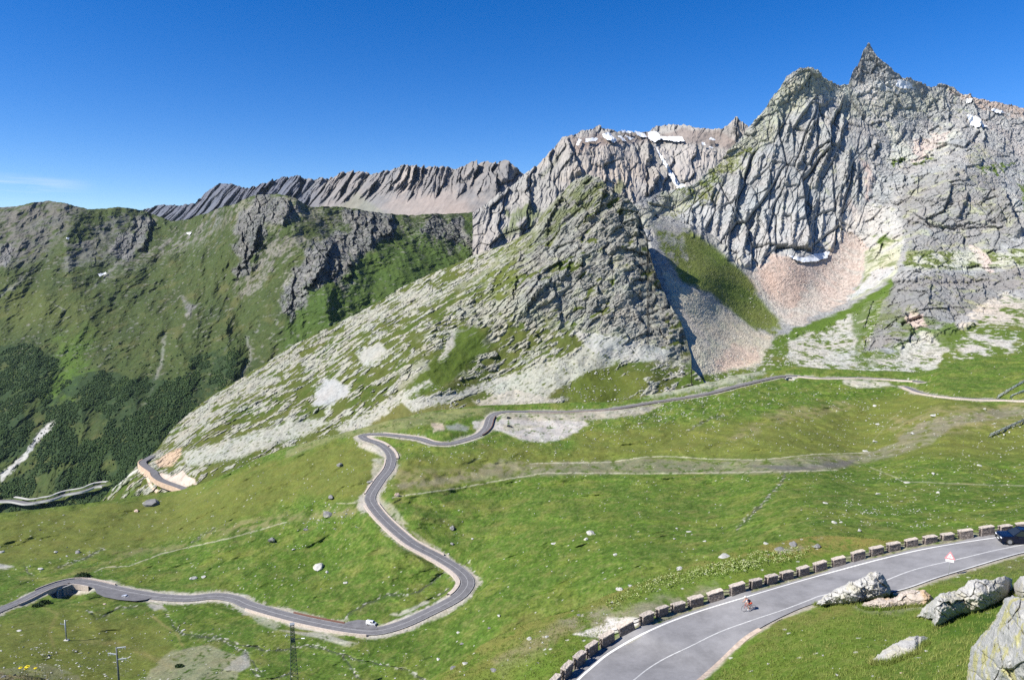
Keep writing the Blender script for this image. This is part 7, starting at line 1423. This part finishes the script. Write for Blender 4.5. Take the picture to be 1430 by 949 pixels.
# ---- the near ledge with flowers, bottom left
layer("near_ledge_terrain", -40, 118, .8, .8, jag(lin([(-40, 935), (0, 938), (16, 943), (30, 942), (45, 944), (60, 947), (75, 954), (118, 975)]), 1.6, 12, 44), lin([(-40, 1010), (118, 1010)]), zc([(-40, 935, -4.3), (0, 938, -4.3), (60, 945, -4.4), (118, 975, -4.7), (-40, 1010, -3.9), (118, 1010, -4.3), (40, 980, -4.1)]),
      lambda px, py, P, d: fbm(P[:, 0]/.2, P[:, 1]/.2, 4, 701)*.05, lambda px, py, P, disp, cv: (cv.p(np.ones_like(px), (0.13, 0.115, 0.05)), cv.p(sstep(-.2, .5, fbm(P[:, 0]/.05, P[:, 1]/.05, 4, 702)), (0.22, 0.19, 0.13), .7), cv.p(sstep(.2, .6, fbm(P[:, 0]/.12, P[:, 1]/.12, 4, 703)), (0.07, 0.10, 0.02), .8)), M_near, back=(5, .12, 1.4))
NL = "near_ledge_terrain"
pl = np.column_stack([rs.uniform(14, 66, 420), rs.uniform(944, 975, 420)]); blades("dry_grass", gnd(NL, pl[:, 0], pl[:, 1]), .085, .0022, leafmat("dry_grass_blades", (0.19, 0.15, 0.06), (0.13, 0.16, 0.03), 30), "dry brown and green grass tufts on the near ledge", 1, .5)
M_yel = flat_mat("yellow_petals", (0.75, 0.60, 0.015), .6); M_stem = flat_mat("green_stem", (0.09, 0.13, 0.03), .7)
for (x, y, s, lab) in ((28.5, 932, 1.0, "leftmost yellow flower on the near ledge"), (38, 930.5, 1.35, "largest, middle yellow flower on the near ledge"), (36, 934, .9, "yellow flower drooping just below the largest one"), (49.5, 932.5, .9, "rightmost yellow flower on the near ledge")):
    g = gnd(NL, x, 950); top = at(x, y, g[1]); e = empty("yellow_flower", g, 0, lab, "flower"); tp = top-g
    MB_().tube([(0, 0, -.01), (tp[0]*.4, .005, tp[2]*.5), tuple(tp)], .0012, 5).build("stem", M_stem, e); pt = MB_()
    for a_ in np.linspace(0, 2*math.pi, 9)[:-1]: pt.box((tp[0]+math.cos(a_)*.010*s, tp[1]+math.sin(a_)*.010*s, tp[2]+.002), (.016*s, .008*s, .003), rz=a_, bev=.001)
    pt.tube([(tp[0], tp[1], tp[2]), (tp[0], tp[1], tp[2]+.012*s)], [.008*s, .005*s], 8); pt.build("petals", M_yel, e)
for (x, y, w__, lab, mt) in ((4, 945, 9, "pinkish white stone in the bottom left corner", M_stone), (20.5, 933.5, 5, "small mauve-grey stone left of the yellow flowers", M_stone_d), (63, 943, 6, "small pale stone right of the yellow flowers", M_stone), (54, 939, 4, "tiny grey stone under the rightmost yellow flower", M_stone_d)):
    boulder(NL, x, max(y, 941), w__, lab, mt, .8)
